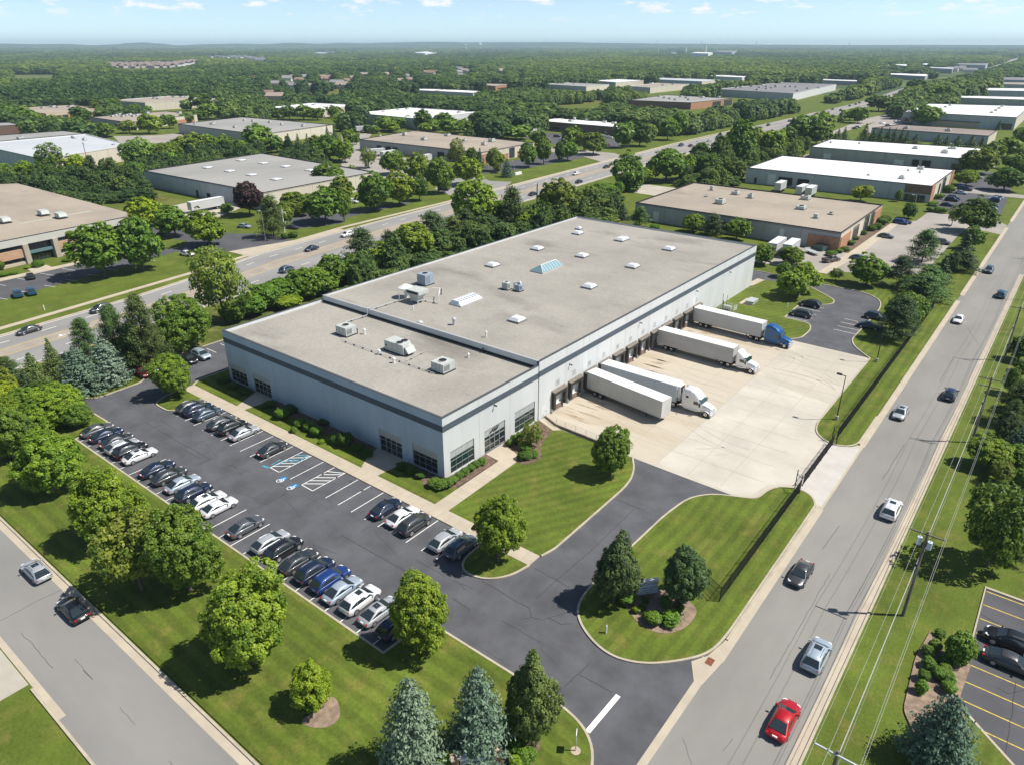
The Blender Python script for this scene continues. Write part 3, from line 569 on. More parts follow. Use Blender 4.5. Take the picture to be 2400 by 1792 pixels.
panel_wall(mb, 'y', BY1, BX0, BX1+.12, 0, ZM, [], .25, 1); panel_wall(mb, 'x', BX0, BYM, BY1, 0, ZM, [], .25, -1); panel_wall(mb, 'x', BX0, BY0, BYM, 0, ZF, [], .25, -1)
# inner parapet faces
t = .3
for (x0,y0,x1,y1,zt,zr) in ((BX0,BY0,BX1,BYM,ZF,ZF-.55),(BX0,BYM,BX1,BY1,ZM,ZM-.35)):
    mb.quad([(x0+t,y0+t,zr-.1),(x1-t,y0+t,zr-.1),(x1-t,y0+t,zt),(x0+t,y0+t,zt)]) if y0 == BY0 else None
    mb.quad([(x0+t,y0,zr-.1),(x0+t,y1,zr-.1),(x0+t,y1,zt),(x0+t,y0,zt)]); mb.quad([(x1-t,y0,zr-.1),(x1-t,y1,zr-.1),(x1-t,y1,zt),(x1-t,y0,zt)])
    if y1 == BY1: mb.quad([(x0+t,y1-t,zr-.1),(x1-t,y1-t,zr-.1),(x1-t,y1-t,zt),(x0+t,y1-t,zt)])
# divider parapet between office block and warehouse hall
mb.box(BX0+.3, BYM-.15, ZF-.6, BX1-.3, BYM+.2, ZM+.05, 0)
# vertical panel joints
for y in [68.2,75.4]+[BYM+.1+(k)*7.23 for k in range(1,13)]+[DK[k]+2.41 for k in range(0,11)]:
    xf = BX1 if y < BYM else BX1+.12
    mb.box(xf-.01, y-.02, 0, xf+.005, y+.02, (ZF if y < BYM else ZM)-.02, 2)
for x in [-106,-98.3,-90.6,-82.9,-75.2,-66.8]: mb.box(x-.02, BY0-.005, 0, x+.02, BY0+.01, ZF-.02, 2)
W(mb, 'wall', [wallm, wallb, mat('panel_joint', (.30,.33,.36), .8)])
mb = MB(); mb.prism([(BX0+.25,BY0+.25),(BX1-.25,BY0+.25),(BX1-.25,BYM),(BX0+.25,BYM)], ZF-.9, ZF-.55); mb.prism([(BX0+.25,BYM),(BX1-.1,BYM),(BX1-.1,BY1-.25),(BX0+.25,BY1-.25)], ZM-.8, ZM-.35)
roof = W(mb, 'roof', roofm)
mb = MB(); cz = .06
mb.box(BX0-.05,BY0-.06,ZF,BX1+.06,BY0+.34,ZF+cz); mb.box(BX1-.34,BY0+.34,ZF,BX1+.06,BYM-.1,ZF+cz); mb.box(BX0-.05,BY0+.34,ZF,BX0+.34,BYM-.1,ZF+cz)
mb.box(BX1-.22,BYM-.2,ZM,BX1+.18,BY1+.06,ZM+cz); mb.box(BX0-.05,BYM-.2,ZM,BX0+.3,BY1+.06,ZM+cz); mb.box(BX0+.3,BY1-.3,ZM,BX1-.22,BY1+.06,ZM+cz)
W(mb, 'coping', capm)
mb = MB(); mb.box(BX0+.3, BYM-.2, ZM+.05, BX1-.1, BYM+.28, ZM+.11); W(MB().box(BX0+.3, BYM-.19, ZF-.6, BX1-.3, BYM-.151, ZF-.15), 'parapet_shadow', M['black']); W(mb, 'divider_coping', mat('pale_coping', (.45,.45,.44), .5, metal=.2))  # black strip: painted shadow along the foot of the divider parapet
mb = MB(); mb.box(BX0-.02,BY0-.03,7.55,BX1+.03,BY0+.02,8.5); mb.box(BX1-.02,BY0+.02,7.55,BX1+.03,BYM-.001,8.5); mb.box(BX1+.08,BYM+.0,7.75,BX1+.15,BY1+.02,8.75)
mb.box(BX0-.03,BY0+.02,7.55,BX0+.02,BYM,8.5); mb.box(BX0-.03,BYM,7.75,BX0+.02,BY1,8.75)
W(mb, 'painted_band', bandm)
def glazing(axis, c, a0, a1, z0, z1, out, door=False, spand=1.15, cols=4, rows=3, name='window', green=True):
    """recessed storefront: spandrel, glass, mullions; window > spandrel, mullion"""
    d = .17
    def bx(mb, p0, p1, q0, q1, e0, e1, m=0):
        if axis == 'x': mb.box(c-out*e0, p0, q0, c-out*e1, p1, q1, m)
        else: mb.box(p0, c-out*e0, q0, p1, c-out*e1, q1, m)
    zs = z1-spand
    mb = MB(); bx(mb, a0, a1, z0, zs, d, d+.06); o = W(mb, name, M['glassg' if green else 'glass'])
    def P(mb, nm, m): q = mb.build(nm, m); q.parent = o; return q
    mb = MB(); bx(mb, a0, a1, zs, z1, .12, d+.06); [bx(mb, a0+(a1-a0)*k/4-.015, a0+(a1-a0)*k/4+.015, zs, z1, .11, .13, 1) for k in (1,2,3)]; P(mb, 'spandrel', [spandm, mat('spandrel_joint', (.25,.27,.28))])
    mb = MB(); u = .05
    bx(mb, a0, a1, zs-.04, zs+.06, .10, d); bx(mb, a0, a1, z0, z0+.08, .10, d); bx(mb, a0, a0+.07, z0+.08, zs-.04, .10, d); bx(mb, a1-.07, a1, z0+.08, zs-.04, .10, d)
    hh = zs-z0
    zz = [zs-hh*.22, zs-hh*.62]
    if door:
        w4 = (a1-a0); cuts = [a0+w4*.27, a0+w4*.5, a0+w4*.73]
        for x in cuts: bx(mb, x-.06, x+.06, z0+.08, zs-.04, .09, d)
        bx(mb, a0+.07, a1-.07, zz[0]-.05, zz[0]+.05, .095, d); bx(mb, a0+.07, cuts[0], zz[1]-.04, zz[1]+.04, .1, d); bx(mb, cuts[2], a1-.07, zz[1]-.04, zz[1]+.04, .1, d)
        bx(mb, cuts[0], cuts[2], z0+.95, z0+1.0, .105, d)
    else:
        for k in range(1, cols): x = a0+(a1-a0)*k/cols; bx(mb, x-.022, x+.022, z0+.08, zs-.04, .10, d)
        for z in zz: bx(mb, a0+.07, a1-.07, z-.022, z+.022, .095, d)
    P(mb, 'mullion', frm)
    return o
glazing('x', BX1, *win_x[0], 1); glazing('x', BX1, *win_x[1], 1, True, name='entrance', green=False); glazing('x', BX1, *win_x[2], 1)
for i, h in enumerate(win_y): glazing('y', BY0, *h, -1, i in (1,2), name='entrance' if i in (1,2) else 'window', green=False)
# script mark above the entrance
mb = MB(); rr = random.Random(3)
def stroke(P, wd=.09):
    for (a, b) in zip(P[:-1], P[1:]):
        a = Vector(a); b = Vector(b); n = (b-a).normalized(); n = Vector((-n.y,n.x))*wd/2
        q = [a-n, b-n, b+n, a+n]; x = BX1-.085
        mb.hexa([(x-.03,p.x,p.y) for p in q], [(x,p.x,p.y) for p in q])
stroke([(70.6,2.95),(71.0,3.05),(71.3,3.45),(71.45,3.55),(71.35,3.1),(71.6,3.0)], .13); stroke([(70.7,3.2),(71.2,3.25),(71.8,3.5),(72.6,3.62)], .12)
stroke([(71.6,3.1),(71.75,3.35),(71.9,3.05),(72.05,3.35),(72.2,3.1),(72.4,3.4),(72.5,3.15),(72.75,3.55)], .11); stroke([(71.5,2.98),(72.1,2.98),(72.6,3.2)], .1)
W(mb, 'wall_logo', M['black'])
# docks
numc = 12
def digits(txt, y, z, size=.62):
    cu = bpy.data.curves.new('dock_number', 'FONT'); cu.body = txt; cu.size = size; cu.extrude = .01; cu.align_x = 'CENTER'; cu.align_y = 'CENTER'
    cu.materials.append(M['black']); o = textmesh(cu, 'dock_number')
    o.rotation_euler = (math.pi/2,0,math.pi/2); return o
framem = mat('dock_seal_vinyl', (.045,.042,.038), .7, .3, 2); hoodm = mat('dock_hood', (.17,.15,.125), .8, .2, 2); bump = mat('dock_leveller', (.22,.15,.12), .85, .3, 2)
doorm = mat('dock_door', (.74,.75,.74), .5, .05, 1)
for k, yc in enumerate(DK):
    X = BX1+.12
    o = MB()
    o.box(X+.0, yc-1.85, .75, X+.62, yc-1.35, 3.72); o.box(X+.0, yc+1.35, .75, X+.62, yc+1.85, 3.72); o.box(X, yc-1.35, 3.2, X+.62, yc+1.35, 3.72)
    o = W(o, 'dock_door', framem)
    def P(mb, nm, m): q = mb.build(nm, m); q.parent = o; return q
    P(MB().hexa([(X,yc-1.9,3.72),(X+.72,yc-1.9,3.72),(X+.72,yc+1.9,3.72),(X,yc+1.9,3.72)], [(X,yc-1.9,4.05),(X+.72,yc-1.9,3.84),(X+.72,yc+1.9,3.84),(X,yc+1.9,4.05)]), 'dock_hood', hoodm)
    mb = MB(); x = X-.3; mb.box(x-.04, yc-1.5, 1.05, x, yc+1.5, 3.7)
    for z in (1.6,2.15,2.7,3.2): mb.box(x, yc-1.48, z-.012, x+.006, yc+1.48, z+.012, 1)
    mb.box(x, yc-.45, 2.35, x+.012, yc-.1, 2.47, 1)
    P(mb, 'door_panel', [doorm, M['galv']])
    mb = MB(); mb.box(X, yc-1.35, .25, X+.16, yc+1.35, 1.05); mb.box(X+.16, yc-1.15, .7, X+.34, yc-.85, 1.0, 1); mb.box(X+.16, yc+.85, .7, X+.34, yc+1.15, 1.0, 1); P(mb, 'dock_bumper', [bump, M['dark']])
    nb = digits(str(numc-k), yc, 5.05); nb.parent = wh; nb.matrix_parent_inverse = Matrix.Translation((86,-117,0)); nb.location = (X+.012, yc-.2, 5.0); q = MB(); [q.box(X,yc-.2+a,5.0+b,X+.008,yc-.2+c,5.0+d) for a,b,c,d in ((-.5,-.42,.5,-.37),(-.5,.37,.5,.42),(-.5,-.37,-.45,.37),(.45,-.37,.5,.37))]; W(q, 'number_frame', M['black'])
# wall lamps, personnel door, downpipe detail
mb = MB(); mb.box(BX1+.12, 83.6, .15, BX1+.0, 84.6, 2.3); d = W(mb, 'side_door', mat('door_paint', (.66,.68,.68), .6)); q = MB().box(BX1+.12,84.4,1.1,BX1+.17,84.5,1.2).build('handle', M['black']); q.parent = d
for y, z in ((71.6,7.25),(91.3,6.9),(115.2,7.25),(140,7.2),(158,7.2)):
    X = BX1 if y < BYM else BX1+.12
    mb = MB(); mb.box(X, y-.08, z-.05, X+.08, y+.08, z+.22).box(X+.08, y-.05, z+.14, X+.35, y+.05, z+.21).box(X+.3, y-.14, z+.02, X+.52, y+.14, z+.14); W(mb, 'wall_lamp', M['black'])
# roof lights and roof units (fixed to the roof)
def dome(x, y, w=2.6, l=2.6, rz=0.0, z=ZM-.35):
    mb = MB(); a, b = w/2, l/2
    mb.box(-a,-b,0,a,b,.34,1); t = [(-a+.08,-b+.08),(a-.08,-b+.08),(a-.08,b-.08),(-a+.08,b-.08)]; u = [(-a+.5,-b+.5),(a-.5,-b+.5),(a-.5,b-.5),(-a+.5,b-.5)]
    mb.hexa([(*p,.34) for p in t], [(*p,.78) for p in u])
    o = mb.build('skylight', [mat('skylight_dome', (.66,.67,.68), .25), mat('skylight_curb', (.20,.205,.21), .6)] if 'dome' not in M else M['dome']); M.setdefault('dome', [s.material for s in o.material_slots])
    o.parent = wh; o.location = (x+86, y-117, z); o.rotation_euler = (0,0,rz); return o
for t, x, y in (('T2',975,1495),('T2',1265,1388),('T2',1555,1434),('T2',1880,1502),('T2',2115,1390),('T5',1600,200),('T5',1135,415)):
    p = g(t, x, y, 10.2); dome(p[0], p[1])
p = g('T2',1810,1328,10.2); dome(p[0], p[1], 2.6, 3.8); p = g('T2',1525,1288,10.2); dome(p[0], p[1], 2.4, 2.4); p = g('T2',1533,1258,10.2); dome(p[0], p[1], 1.6, 1.6)
def rt(o, x, y, z, rz=0): o.parent = wh; o.location = (x+86, y-117, z); o.rotation_euler = (0,0,rz); return o
# ridge skylight (glazed pyramid-ended) and long sloped skylight
mb = MB(); a, b = 1.7, 4.0; mb.box(-a,-b,0,a,b,.35,1)
r0, r1 = (.3,-b+1.2,1.55), (.3,b-1.2,1.55)
mb.quad([(-a,-b,.35),(-a,b,.35),r1,r0][::-1]); mb.quad([(a,-b,.35),(a,b,.35),r1,r0]); mb.quad([(-a,-b,.35),(a,-b,.35),r0]); mb.quad([(a,b,.35),(-a,b,.35),r1])
for k in range(9):
    y = -b+b*2*k/8; ry = min(max(y,r0[1]),r1[1]); 
    for s in (-1,1): mb.cyl((s*a,y,.36),(.3,ry,1.58),.05,n=4,m=2)
mb.cyl(r0,r1,.07,n=4,m=2)
rl = rt(mb.build('ridge_skylight', [mat('skyblue_glazing', (.20,.33,.37), .12, spec=.7), M['galv'], M['white']]), -88.9, 126.0, ZM-.35)
mb = MB(); a, b = 1.55, 3.2; mb.box(-a,-b,0,a,b,.25,1); mb.hexa([(-a,-b,.25),(a,-b,.25),(a,b,.25),(-a,b,.25)], [(-a+.7,-b+.3,.95),(a-.9,-b+.3,.8),(a-.9,b-.3,.8),(-a+.7,b-.3,.95)])
for k in range(8): y = -b+.3+(2*b-.6)*k/7; mb.box(-a+.5,y-.04,.5,a-.7,y+.04,1.0,2)
rt(mb.build('long_skylight', [mat('frosted_glazing', (.72,.77,.78), .2), M['galv'], M['white']]), -88.2, 98.0, ZM-.35)
def ac(name, x, y, w, l, h, z, rz=0, m='unit', fans=1, hood=False):
    mb = MB(); a, b = w/2, l/2
    mb.box(-a-.1,-b-.1,0,a+.1,b+.1,.18,1)
    if hood: mb.hexa([(-a,-b,.18),(a,-b,.18),(a,b,.18),(-a,b,.18)], [(-a,-b,h),(a-.15,-b,h),(a-.9,b,h),(-a,b,h)]); mb.hexa([(a,-b+.3,.9),(a+.8,-b+.3,.5),(a+.8,b-.3,.5),(a,b-.3,.9)],[(a-.3,-b+.3,1.5),(a+.15,-b+.3,1.4),(a+.15,b-.3,1.4),(a-.3,b-.3,1.5)])
    else: mb.box(-a,-b,.18,a,b,h)
    for k in range(7): zz = .45+k*(h-.7)/7; mb.box(a,-b+.15,zz,a+.015,b*.1,zz+.05,1)
    mb.box(-a*.2,-b-.012,.4,-a*.2+.03,-b,h-.1,1); mb.box(a*.4,-b-.012,.4,a*.4+.03,-b,h-.1,1); mb.box(-a*.9,-b-.02,h*.5,-a*.75,-b,h*.62,1)
    o = rt(mb.build(name, [M[m], M['black']]), x, y, z, rz)
    for f in range(fans):
        q = MB().cyl((0,0,0),(0,0,.12),min(a,b)*.55,n=18,m=0).cyl((0,0,.12),(0,0,.13),min(a,b)*.48,n=18,m=1).build('fan', [M[m], M['black']]); q.parent = o
        q.location = ((a*.35 if fans > 1 else 0)+(0), (f-.5)*b*.9 if fans > 1 else 0, h)
    return o
zf = ZF-.55; zm = ZM-.35
ac('roof_unit', -81.9, 74.2, 4.5, 2.4, 1.85, zf, 0, 'unit', 2, True); ac('roof_unit', -71.0, 73.1, 2.6, 2.6, 1.6, zf, 0, 'unit', 1)
ac('roof_unit', -94.9, 73.9, 2.7, 2.4, 1.65, zf, 0, 'unit', 1); ac('roof_unit', -102.3, 101.3, 2.4, 2.5, 2.3, zm, 0, 'unit_b', 1)
p = g('T5',1067,215,10.1); ac('roof_unit', p[0], p[1], 1.5, 1.2, 1.5, zm, 0, 'unit', 1)
p = g('T5',1140,228,10.1); o = ac('roof_unit', p[0], p[1]+.3, 1.3, 1.3, 1.35, zm, 0, 'unit_b', 1)
rt(MB().cyl((0,0,0),(0,0,1.2),.16).cyl((0,0,1.2),(1.4,.2,1.7),.16).cyl((1.4,.2,1.7),(1.4,.2,1.2),.22,.3).build('exhaust_duct', M['white'], smooth=False), p[0]-1.6, p[1]+.8, zm)
# mushroom fan, hooded fan, intake and pipework frame
p = g('T5',395,285,10.1)
mb = MB().cyl((0,0,0),(0,0,1.9),.35,n=12).cyl((0,0,1.9),(0,0,2.1),1.5,1.5,18).cyl((0,0,2.1),(0,0,2.65),1.5,.5,18); rt(mb.build('mushroom_fan', [M['white']]), p[0]-.6, p[1]+1.6, zm)
p = g('T5',465,305,10.1)
mb = MB().box(-1.0,-.8,.5,1.0,.8,1.1).hexa([(-1,-.8,1.1),(1,-.8,1.1),(1,.8,1.1),(-1,.8,1.1)],[(-1.7,-1.0,1.9),(1.5,-1.0,1.9),(1.5,1.6,1.9),(-1.7,1.6,1.9)]).box(-1.8,-1.1,1.9,1.7,1.7,2.6).box(-.9,-.7,0,-.7,-.5,.5).box(.7,.5,0,.9,.7,.5).box(.7,-.7,0,.9,-.5,.5).box(-1.5,-1.11,2.0,1.4,-1.1,2.45,1); rt(mb.build('intake_hood', [M['unit'], M['black']]), p[0]+.2, p[1]+.8, zm)
def pipe(pts, r=.06, m='galv', name='roof_pipe'):
    mb = MB()
    for a, b in zip(pts[:-1], pts[1:]): mb.cyl(a, b, r, n=6); 
    for a, b in zip(pts[:-1], pts[1:]):
        if abs(a[2]-b[2]) < .1:
            L = math.dist(a,b); n = int(L/2)
            for i in range(n): q = [a[j]+(b[j]-a[j])*(i+.5)/n for j in range(3)]; mb.box(q[0]-.14, q[1]-.08, q[2]-.22, q[0]+.14, q[1]+.08, q[2]-.05, 1)
    W(mb, name, [M[m], M['black']])
A = g('T5',0,545,9.3); B = g('T5',600,760,9.3); pipe([(A[0],A[1],zf+.25),((A[0]+B[0])/2,(A[1]+B[1])/2,zf+.25),(B[0],B[1],zf+.25)], .05)
a = g('T5',30,430,9.3); b = g('T5',165,375,9.9); c = g('T5',375,290,10.2); pipe([(a[0],a[1],zf+.3),(b[0]-.4,BYM-.5,zf+.3),(b[0]-.4,BYM-.5,ZM+.3),(b[0]-.4,BYM+.6,ZM+.3),(b[0]-.4,BYM+.6,zm+.3),(c[0],c[1],zm+.3),(c[0],c[1],zm+1.8)], .09)
a = g('T5',415,680,9.3); b = g('T5',545,615,9.3); pipe([(a[0],a[1],zf+.2),(b[0],b[1],zf+.2)], .05)
c0 = g('T5',515,290,10.1); c1 = g('T5',630,310,10.1); c2 = g('T5',640,265,10.1); pipe([(c0[0],c0[1],zm+.3),(c1[0],c1[1],zm+.3),(c1[0],c1[1],zm+1.7),(c2[0],c2[1],zm+1.8),(c0[0],c0[1]+3,zm+1.8)], .08, 'white')
for (t,x,y,h,r,z,mm) in (('T5',728,445,1.1,.28,zm,'galv'),('T5',935,525,.9,.14,zm,'white'),('T5',508,440,.35,.4,zm,'unit'),('T5',245,635,.6,.2,zf,'white'),('T5',340,690,.7,.2,zf,'white'),('T5',820,655,.5,.15,zf,'white'),('T5',915,625,.6,.1,zf,'black'),('T5',150,505,.8,.18,zf,'white'),('T5',102,500,.7,.14,zf,'black'),('T5',65,500,.6,.14,zf,'white'),('T5',465,350,.6,.1,zm,'white'),('T5',645,250,1.0,.1,zm,'black')):
    p = g(t,x,y,z); mb = MB().cyl((0,0,0),(0,0,h),r,n=10).cyl((0,0,h),(0,0,h+.2),r*1.5,r*1.2,10).cyl((0,0,h+.2),(0,0,h+.35),r*.8,r*.3,10); rt(mb.build('roof_vent', M[mm]), *p, z)
# low wall and railing beside the dock yard, gas meter rack, landing
RW = [(-59.2,84.35),(-56.1,83.15),(-48.9,82.9),(-42.6,82.5)]
tag(MB().strip([(-59.2,84.3),(-56.1,83.0),(-42.6,82.35)], .25, -.1, .42).build('retaining_wall', mat('dark_concrete', (.20,.165,.13), .9, .2, 1)), 'low dark concrete wall between the dock yard and the entrance lawn', 'wall')
rl = empty('ramp_railing', (-52,83,0), 0, 'thin grey steel handrail on the low wall beside the dock yard', 'railing')
mb = MB(); mp = MB()
P = [(-59.0,84.3),(-56.1,83.05),(-54.3,82.9),(-52.3,82.8),(-50.3,82.7),(-48.3,82.6),(-46.3,82.5)]
for a, b in zip(P[:-1], P[1:]):
    for z in (.75,1.05,1.4): mb.cyl((a[0]+52,a[1]-83,z),(b[0]+52,b[1]-83,z),.025,n=5)
mb.build('rail', M['galv'], rl)
for p in P: MB().cyl((p[0]+52,p[1]-83,.4),(p[0]+52,p[1]-83,1.42),.03,n=5).build('post', M['galv'], rl)
o = empty('gas_meter_rack', (-56.6,152.5,.13), 0, 'white pipe rack with tall thin vents standing against the end of the dock wall', 'meter rack')
mb = MB()
for i in range(7): mb.cyl((-1.6+i*.55,-1.0,0),(-1.6+i*.55,-1.0,1.3),.04,n=5); mb.cyl((-1.6+i*.55,1.0,0),(-1.6+i*.55,1.0,1.3),.04,n=5)
for y in (-1,1):
    for z in (.5,.9,1.3): mb.cyl((-1.7,y,z),(1.8,y,z),.035,n=5)
for z in (.5,.9,1.3): mb.cyl((1.8,-1,z),(1.8,1,z),.035,n=5)
mb.build('pipe_frame', M['white'], o)
mb = MB().cyl((-1.4,0,0),(-1.4,0,3.6),.05,n=6).cyl((-.6,.5,0),(-.6,.5,3.2),.05,n=6).cyl((-1.0,-.4,0),(-1.0,-.4,2.2),.1,n=6); mb.build('vent_pipe', M['black'], o)
MB().box(-1.2,-.4,.3,.8,.4,1.0).build('meter_box', M['unit'], o)
tag(MB().box(-54.8,159,.2,-53.2,162,.95).box(-55,158.8,.95,-53.0,162.2,1.05,1).build('transformer_box', [M['unit'], M['galv']]), 'pale low utility cabinet on a concrete pad beside the pipe rack', 'utility cabinet')
# ================================================================== NEIGHBOURING BUILDINGS
WM = {
 'blue': mat('cool_grey_panels', (.43,.46,.49), .8, .06, .3, stretch=(1,1,.2)), 'cream': mat('cream_panels', (.60,.55,.45), .8, .05, .3, stretch=(1,1,.2)),
 'grey': mat('grey_panels', (.40,.40,.40), .8, .08, .3, stretch=(1,1,.2)), 'brick': mat('orange_brick', (.42,.22,.13), .9, .15, .8), 'brown': mat('brown_brick', (.20,.12,.09), .9, .15, .8),
 'white': mat('white_panels', (.66,.67,.67), .7, .04, .3), 'tan': mat('tan_panels', (.50,.42,.33), .85, .06, .5), 'glassw': M['glass'],
}
RM = {
 'white': mat('white_membrane', (.80,.80,.79), .7, scale=.06, detail=9, col2=(.66,.66,.65), lo=.3, hi=.55), 'tan': roof_mat('tan_roof', (.38,.32,.25), (.30,.255,.205), (.17,.145,.12)),
 'grey': mat('grey_roof', (.335,.325,.30), .9, scale=.035, detail=9, col2=(.275,.27,.255), lo=.38, hi=.6, stretch=(1,.4,1)), 'pale': mat('pale_grey_roof', (.47,.49,.51), .85, .05, .04, detail=8),
 'slate': mat('slate_roof', (.20,.195,.20), .9, .1, .05, detail=8), 'brown': mat('brown_roof', (.24,.20,.175), .9, .12, .05, detail=8),
}
jointm = mat('wall_seam', (.17,.175,.18), .9)  # dark joints between wall panels
def building(label, corners, h, wall, roof, walls=None, trim='dark', joints=9.0, units=(), domes=(), cat='warehouse', openings=(), z0=0.0, group=None, name='warehouse', par=.35, para=True):
    """corners: (tile,x,y) sightings of the eaves: left, back, right, front. walls: per-edge wall colours (LB, BR, RF, FL)"""
    P = [Vector(g(*c, h)) for c in corners]
    C = sum(P, Vector((0,0)))/len(P)
    if area([tuple(p) for p in P]) < 0: P = P[::-1]; rev = True
    else: rev = False
    o = empty(name, (C.x,C.y,0), 0, label, cat, group)
    Q = [p-C for p in P]; n = len(Q); cols = walls or [wall]*n
    if rev: cols = [cols[(n-2-i) % n] for i in range(n)]
    ms = sorted(set(cols)); mb = MB()
    for i in range(n):
        a, b = Q[i], Q[(i+1)%n]; mi = ms.index(cols[i])
        mb.quad([(a.x,a.y,z0),(b.x,b.y,z0),(b.x,b.y,h),(a.x,a.y,h)], mi)
        d = (b-a); L = d.length; u = d/L; nn = Vector((u.y,-u.x))
        if joints:
            k = int(L/joints)
            for j in range(1, k): q = a+u*(L*j/k); mb.hexa([(q.x-u.x*.05,q.y-u.y*.05,z0),(q.x+u.x*.05,q.y+u.y*.05,z0),(q.x+u.x*.05+nn.x*.015,q.y+u.y*.05+nn.y*.015,z0),(q.x-u.x*.05+nn.x*.015,q.y-u.y*.05+nn.y*.015,z0)], [(q.x-u.x*.05,q.y-u.y*.05,h-.1),(q.x+u.x*.05,q.y+u.y*.05,h-.1),(q.x+u.x*.05+nn.x*.015,q.y+u.y*.05+nn.y*.015,h-.1),(q.x-u.x*.05+nn.x*.015,q.y-u.y*.05+nn.y*.015,h-.1)], len(ms))
    mb.build('wall', [WM[m] for m in ms]+[jointm], o)
    MB().prism([tuple(q) for q in Q], h-.6, h-(par if para else -.02)).build('roof', RM[roof], o)
    tr = {'dark': M['black'], 'pale': WM['white'], 'tan': WM['tan'], 'grey': WM['grey']}[trim]
    # parapet ring
    mb = MB(); Qi = []
    for i in range(n):
        c = Q[i]; di = (Q[i-1]-c).normalized()+(Q[(i+1)%n]-c).normalized(); Qi.append(c+di*.3)
    for i in range(n):
        a, b, c, d = Q[i]*1.0004, Q[(i+1)%n]*1.0004, Qi[(i+1)%n], Qi[i]
        mb.quad([(a.x,a.y,h+.05),(b.x,b.y,h+.05),(c.x,c.y,h+.05),(d.x,d.y,h+.05)]); mb.quad([(a.x,a.y,h-.22),(b.x,b.y,h-.22),(b.x,b.y,h+.05),(a.x,a.y,h+.05)]); mb.quad([(c.x,c.y,h-.4),(d.x,d.y,h-.4),(d.x,d.y,h+.05),(c.x,c.y,h+.05)])
    mb.build('coping', tr, o)
    for (t, x, y, w_, l_, h_) in units:
        p = Vector(g(t, x, y, h))-C; q = MB().box(-w_/2,-l_/2,0,w_/2,l_/2,h_).box(-w_/2-.15,-l_/2-.15,0,w_/2+.15,l_/2+.15,.15,1); 
        for k in range(5): q.box(w_/2,-l_/2+.1,.3+k*h_/7,w_/2+.02,l_/2-.1,.38+k*h_/7,1)
        q = q.build('roof_unit', [M['unit'], M['black']], o); q.location = (p.x,p.y,h-par); q.rotation_euler = (0,0,math.atan2((Q[1]-Q[0]).y,(Q[1]-Q[0]).x))
        if w_ > 1.5: MB().cyl((0,0,h_),(0,0,h_+.15),min(w_,l_)*.3,n=12).build('fan', M['black'], q)
    for (t, x, y, s) in domes:
        p = Vector(g(t, x, y, h))-C; q = MB().box(-s,-s,0,s,s,.3,1).hexa([(-s+.1,-s+.1,.3),(s-.1,-s+.1,.3),(s-.1,s-.1,.3),(-s+.1,s-.1,.3)],[(-s+.6,-s+.6,.6),(s-.6,-s+.6,.6),(s-.6,s-.6,.6),(-s+.6,s-.6,.6)]).build('skylight', M['dome'], o)
        q.location = (p.x,p.y,h-par); q.rotation_euler = (0,0,math.atan2((Q[1]-Q[0]).y,(Q[1]-Q[0]).x))
    # openings: (nm, edge, f0, f1, z0, z1, material, depth)
    for (nm, e, f0, f1, a0, a1, mt, dp) in openings:
        ee = (n-2-e) % n if rev else e
        a, b = Q[ee], Q[(ee+1)%n]
        if rev: f0, f1 = 1-f1, 1-f0
        u = (b-a); nn = Vector((u.y,-u.x)).normalized(); A = a+u*f0; B = a+u*f1
        mb = MB().hexa([(A.x,A.y,a0),(B.x,B.y,a0),(B.x+nn.x*dp,B.y+nn.y*dp,a0),(A.x+nn.x*dp,A.y+nn.y*dp,a0)], [(A.x,A.y,a1),(B.x,B.y,a1),(B.x+nn.x*dp,B.y+nn.y*dp,a1),(A.x+nn.x*dp,A.y+nn.y*dp,a1)])
        q = mb.build(nm, mt, o)
        if nm == 'window' and (B-A).length > 3:
            mb = MB(); k = max(2,int((B-A).length/1.6))
            for j in range(k+1):
                c = A+(B-A)*j/k; v = u.normalized()*.05; c1 = c-v; c2 = c+v; n2 = nn*(dp+.03)
                mb.hexa([(c1.x,c1.y,a0),(c2.x,c2.y,a0),(c2.x+n2.x,c2.y+n2.y,a0),(c1.x+n2.x,c1.y+n2.y,a0)], [(c1.x,c1.y,a1),(c2.x,c2.y,a1),(c2.x+n2.x,c2.y+n2.y,a1),(c1.x+n2.x,c1.y+n2.y,a1)])
            mb.build('frame', frm, q)
    return o, Q, C
# edges: 0 = left-back, 1 = back-right, 2 = right-front, 3 = front-left
garage = mat('garage_door', (.66,.68,.69), .6, .04, 1); dkd = M['dark']
U = lambda t,x,y,s=2.2,h=1.4: (t,x,y,s,s*.9,h)
building('grey roofed warehouse with seven white skylights beside a dark purple tree', [('T1',925,882),('T1',1690,768),('T1',2420,890),('T1',1700,1024)], 6.6, 'blue', 'grey', ['grey','cream','cream','blue'], domes=[('T1',1557,813,1.8),('T1',1340,860,1.8),('T1',1700,832,1.8),('T1',1484,883,1.8),('T1',1843,853,1.8),('T1',1625,907,1.8),('T1',2003,877,1.8),('T1',1783,935,1.8)], joints=10,
  openings=[('dock_door',3,.06,.13,.9,4.0,dkd,.3),('dock_door',3,.15,.22,.9,4.0,dkd,.3),('door',3,.42,.45,.1,2.3,M['black'],.1),('door',3,.52,.54,.1,2.6,M['black'],.1),('panel',3,.0,.04,3.5,6,WM['grey'],.08)])
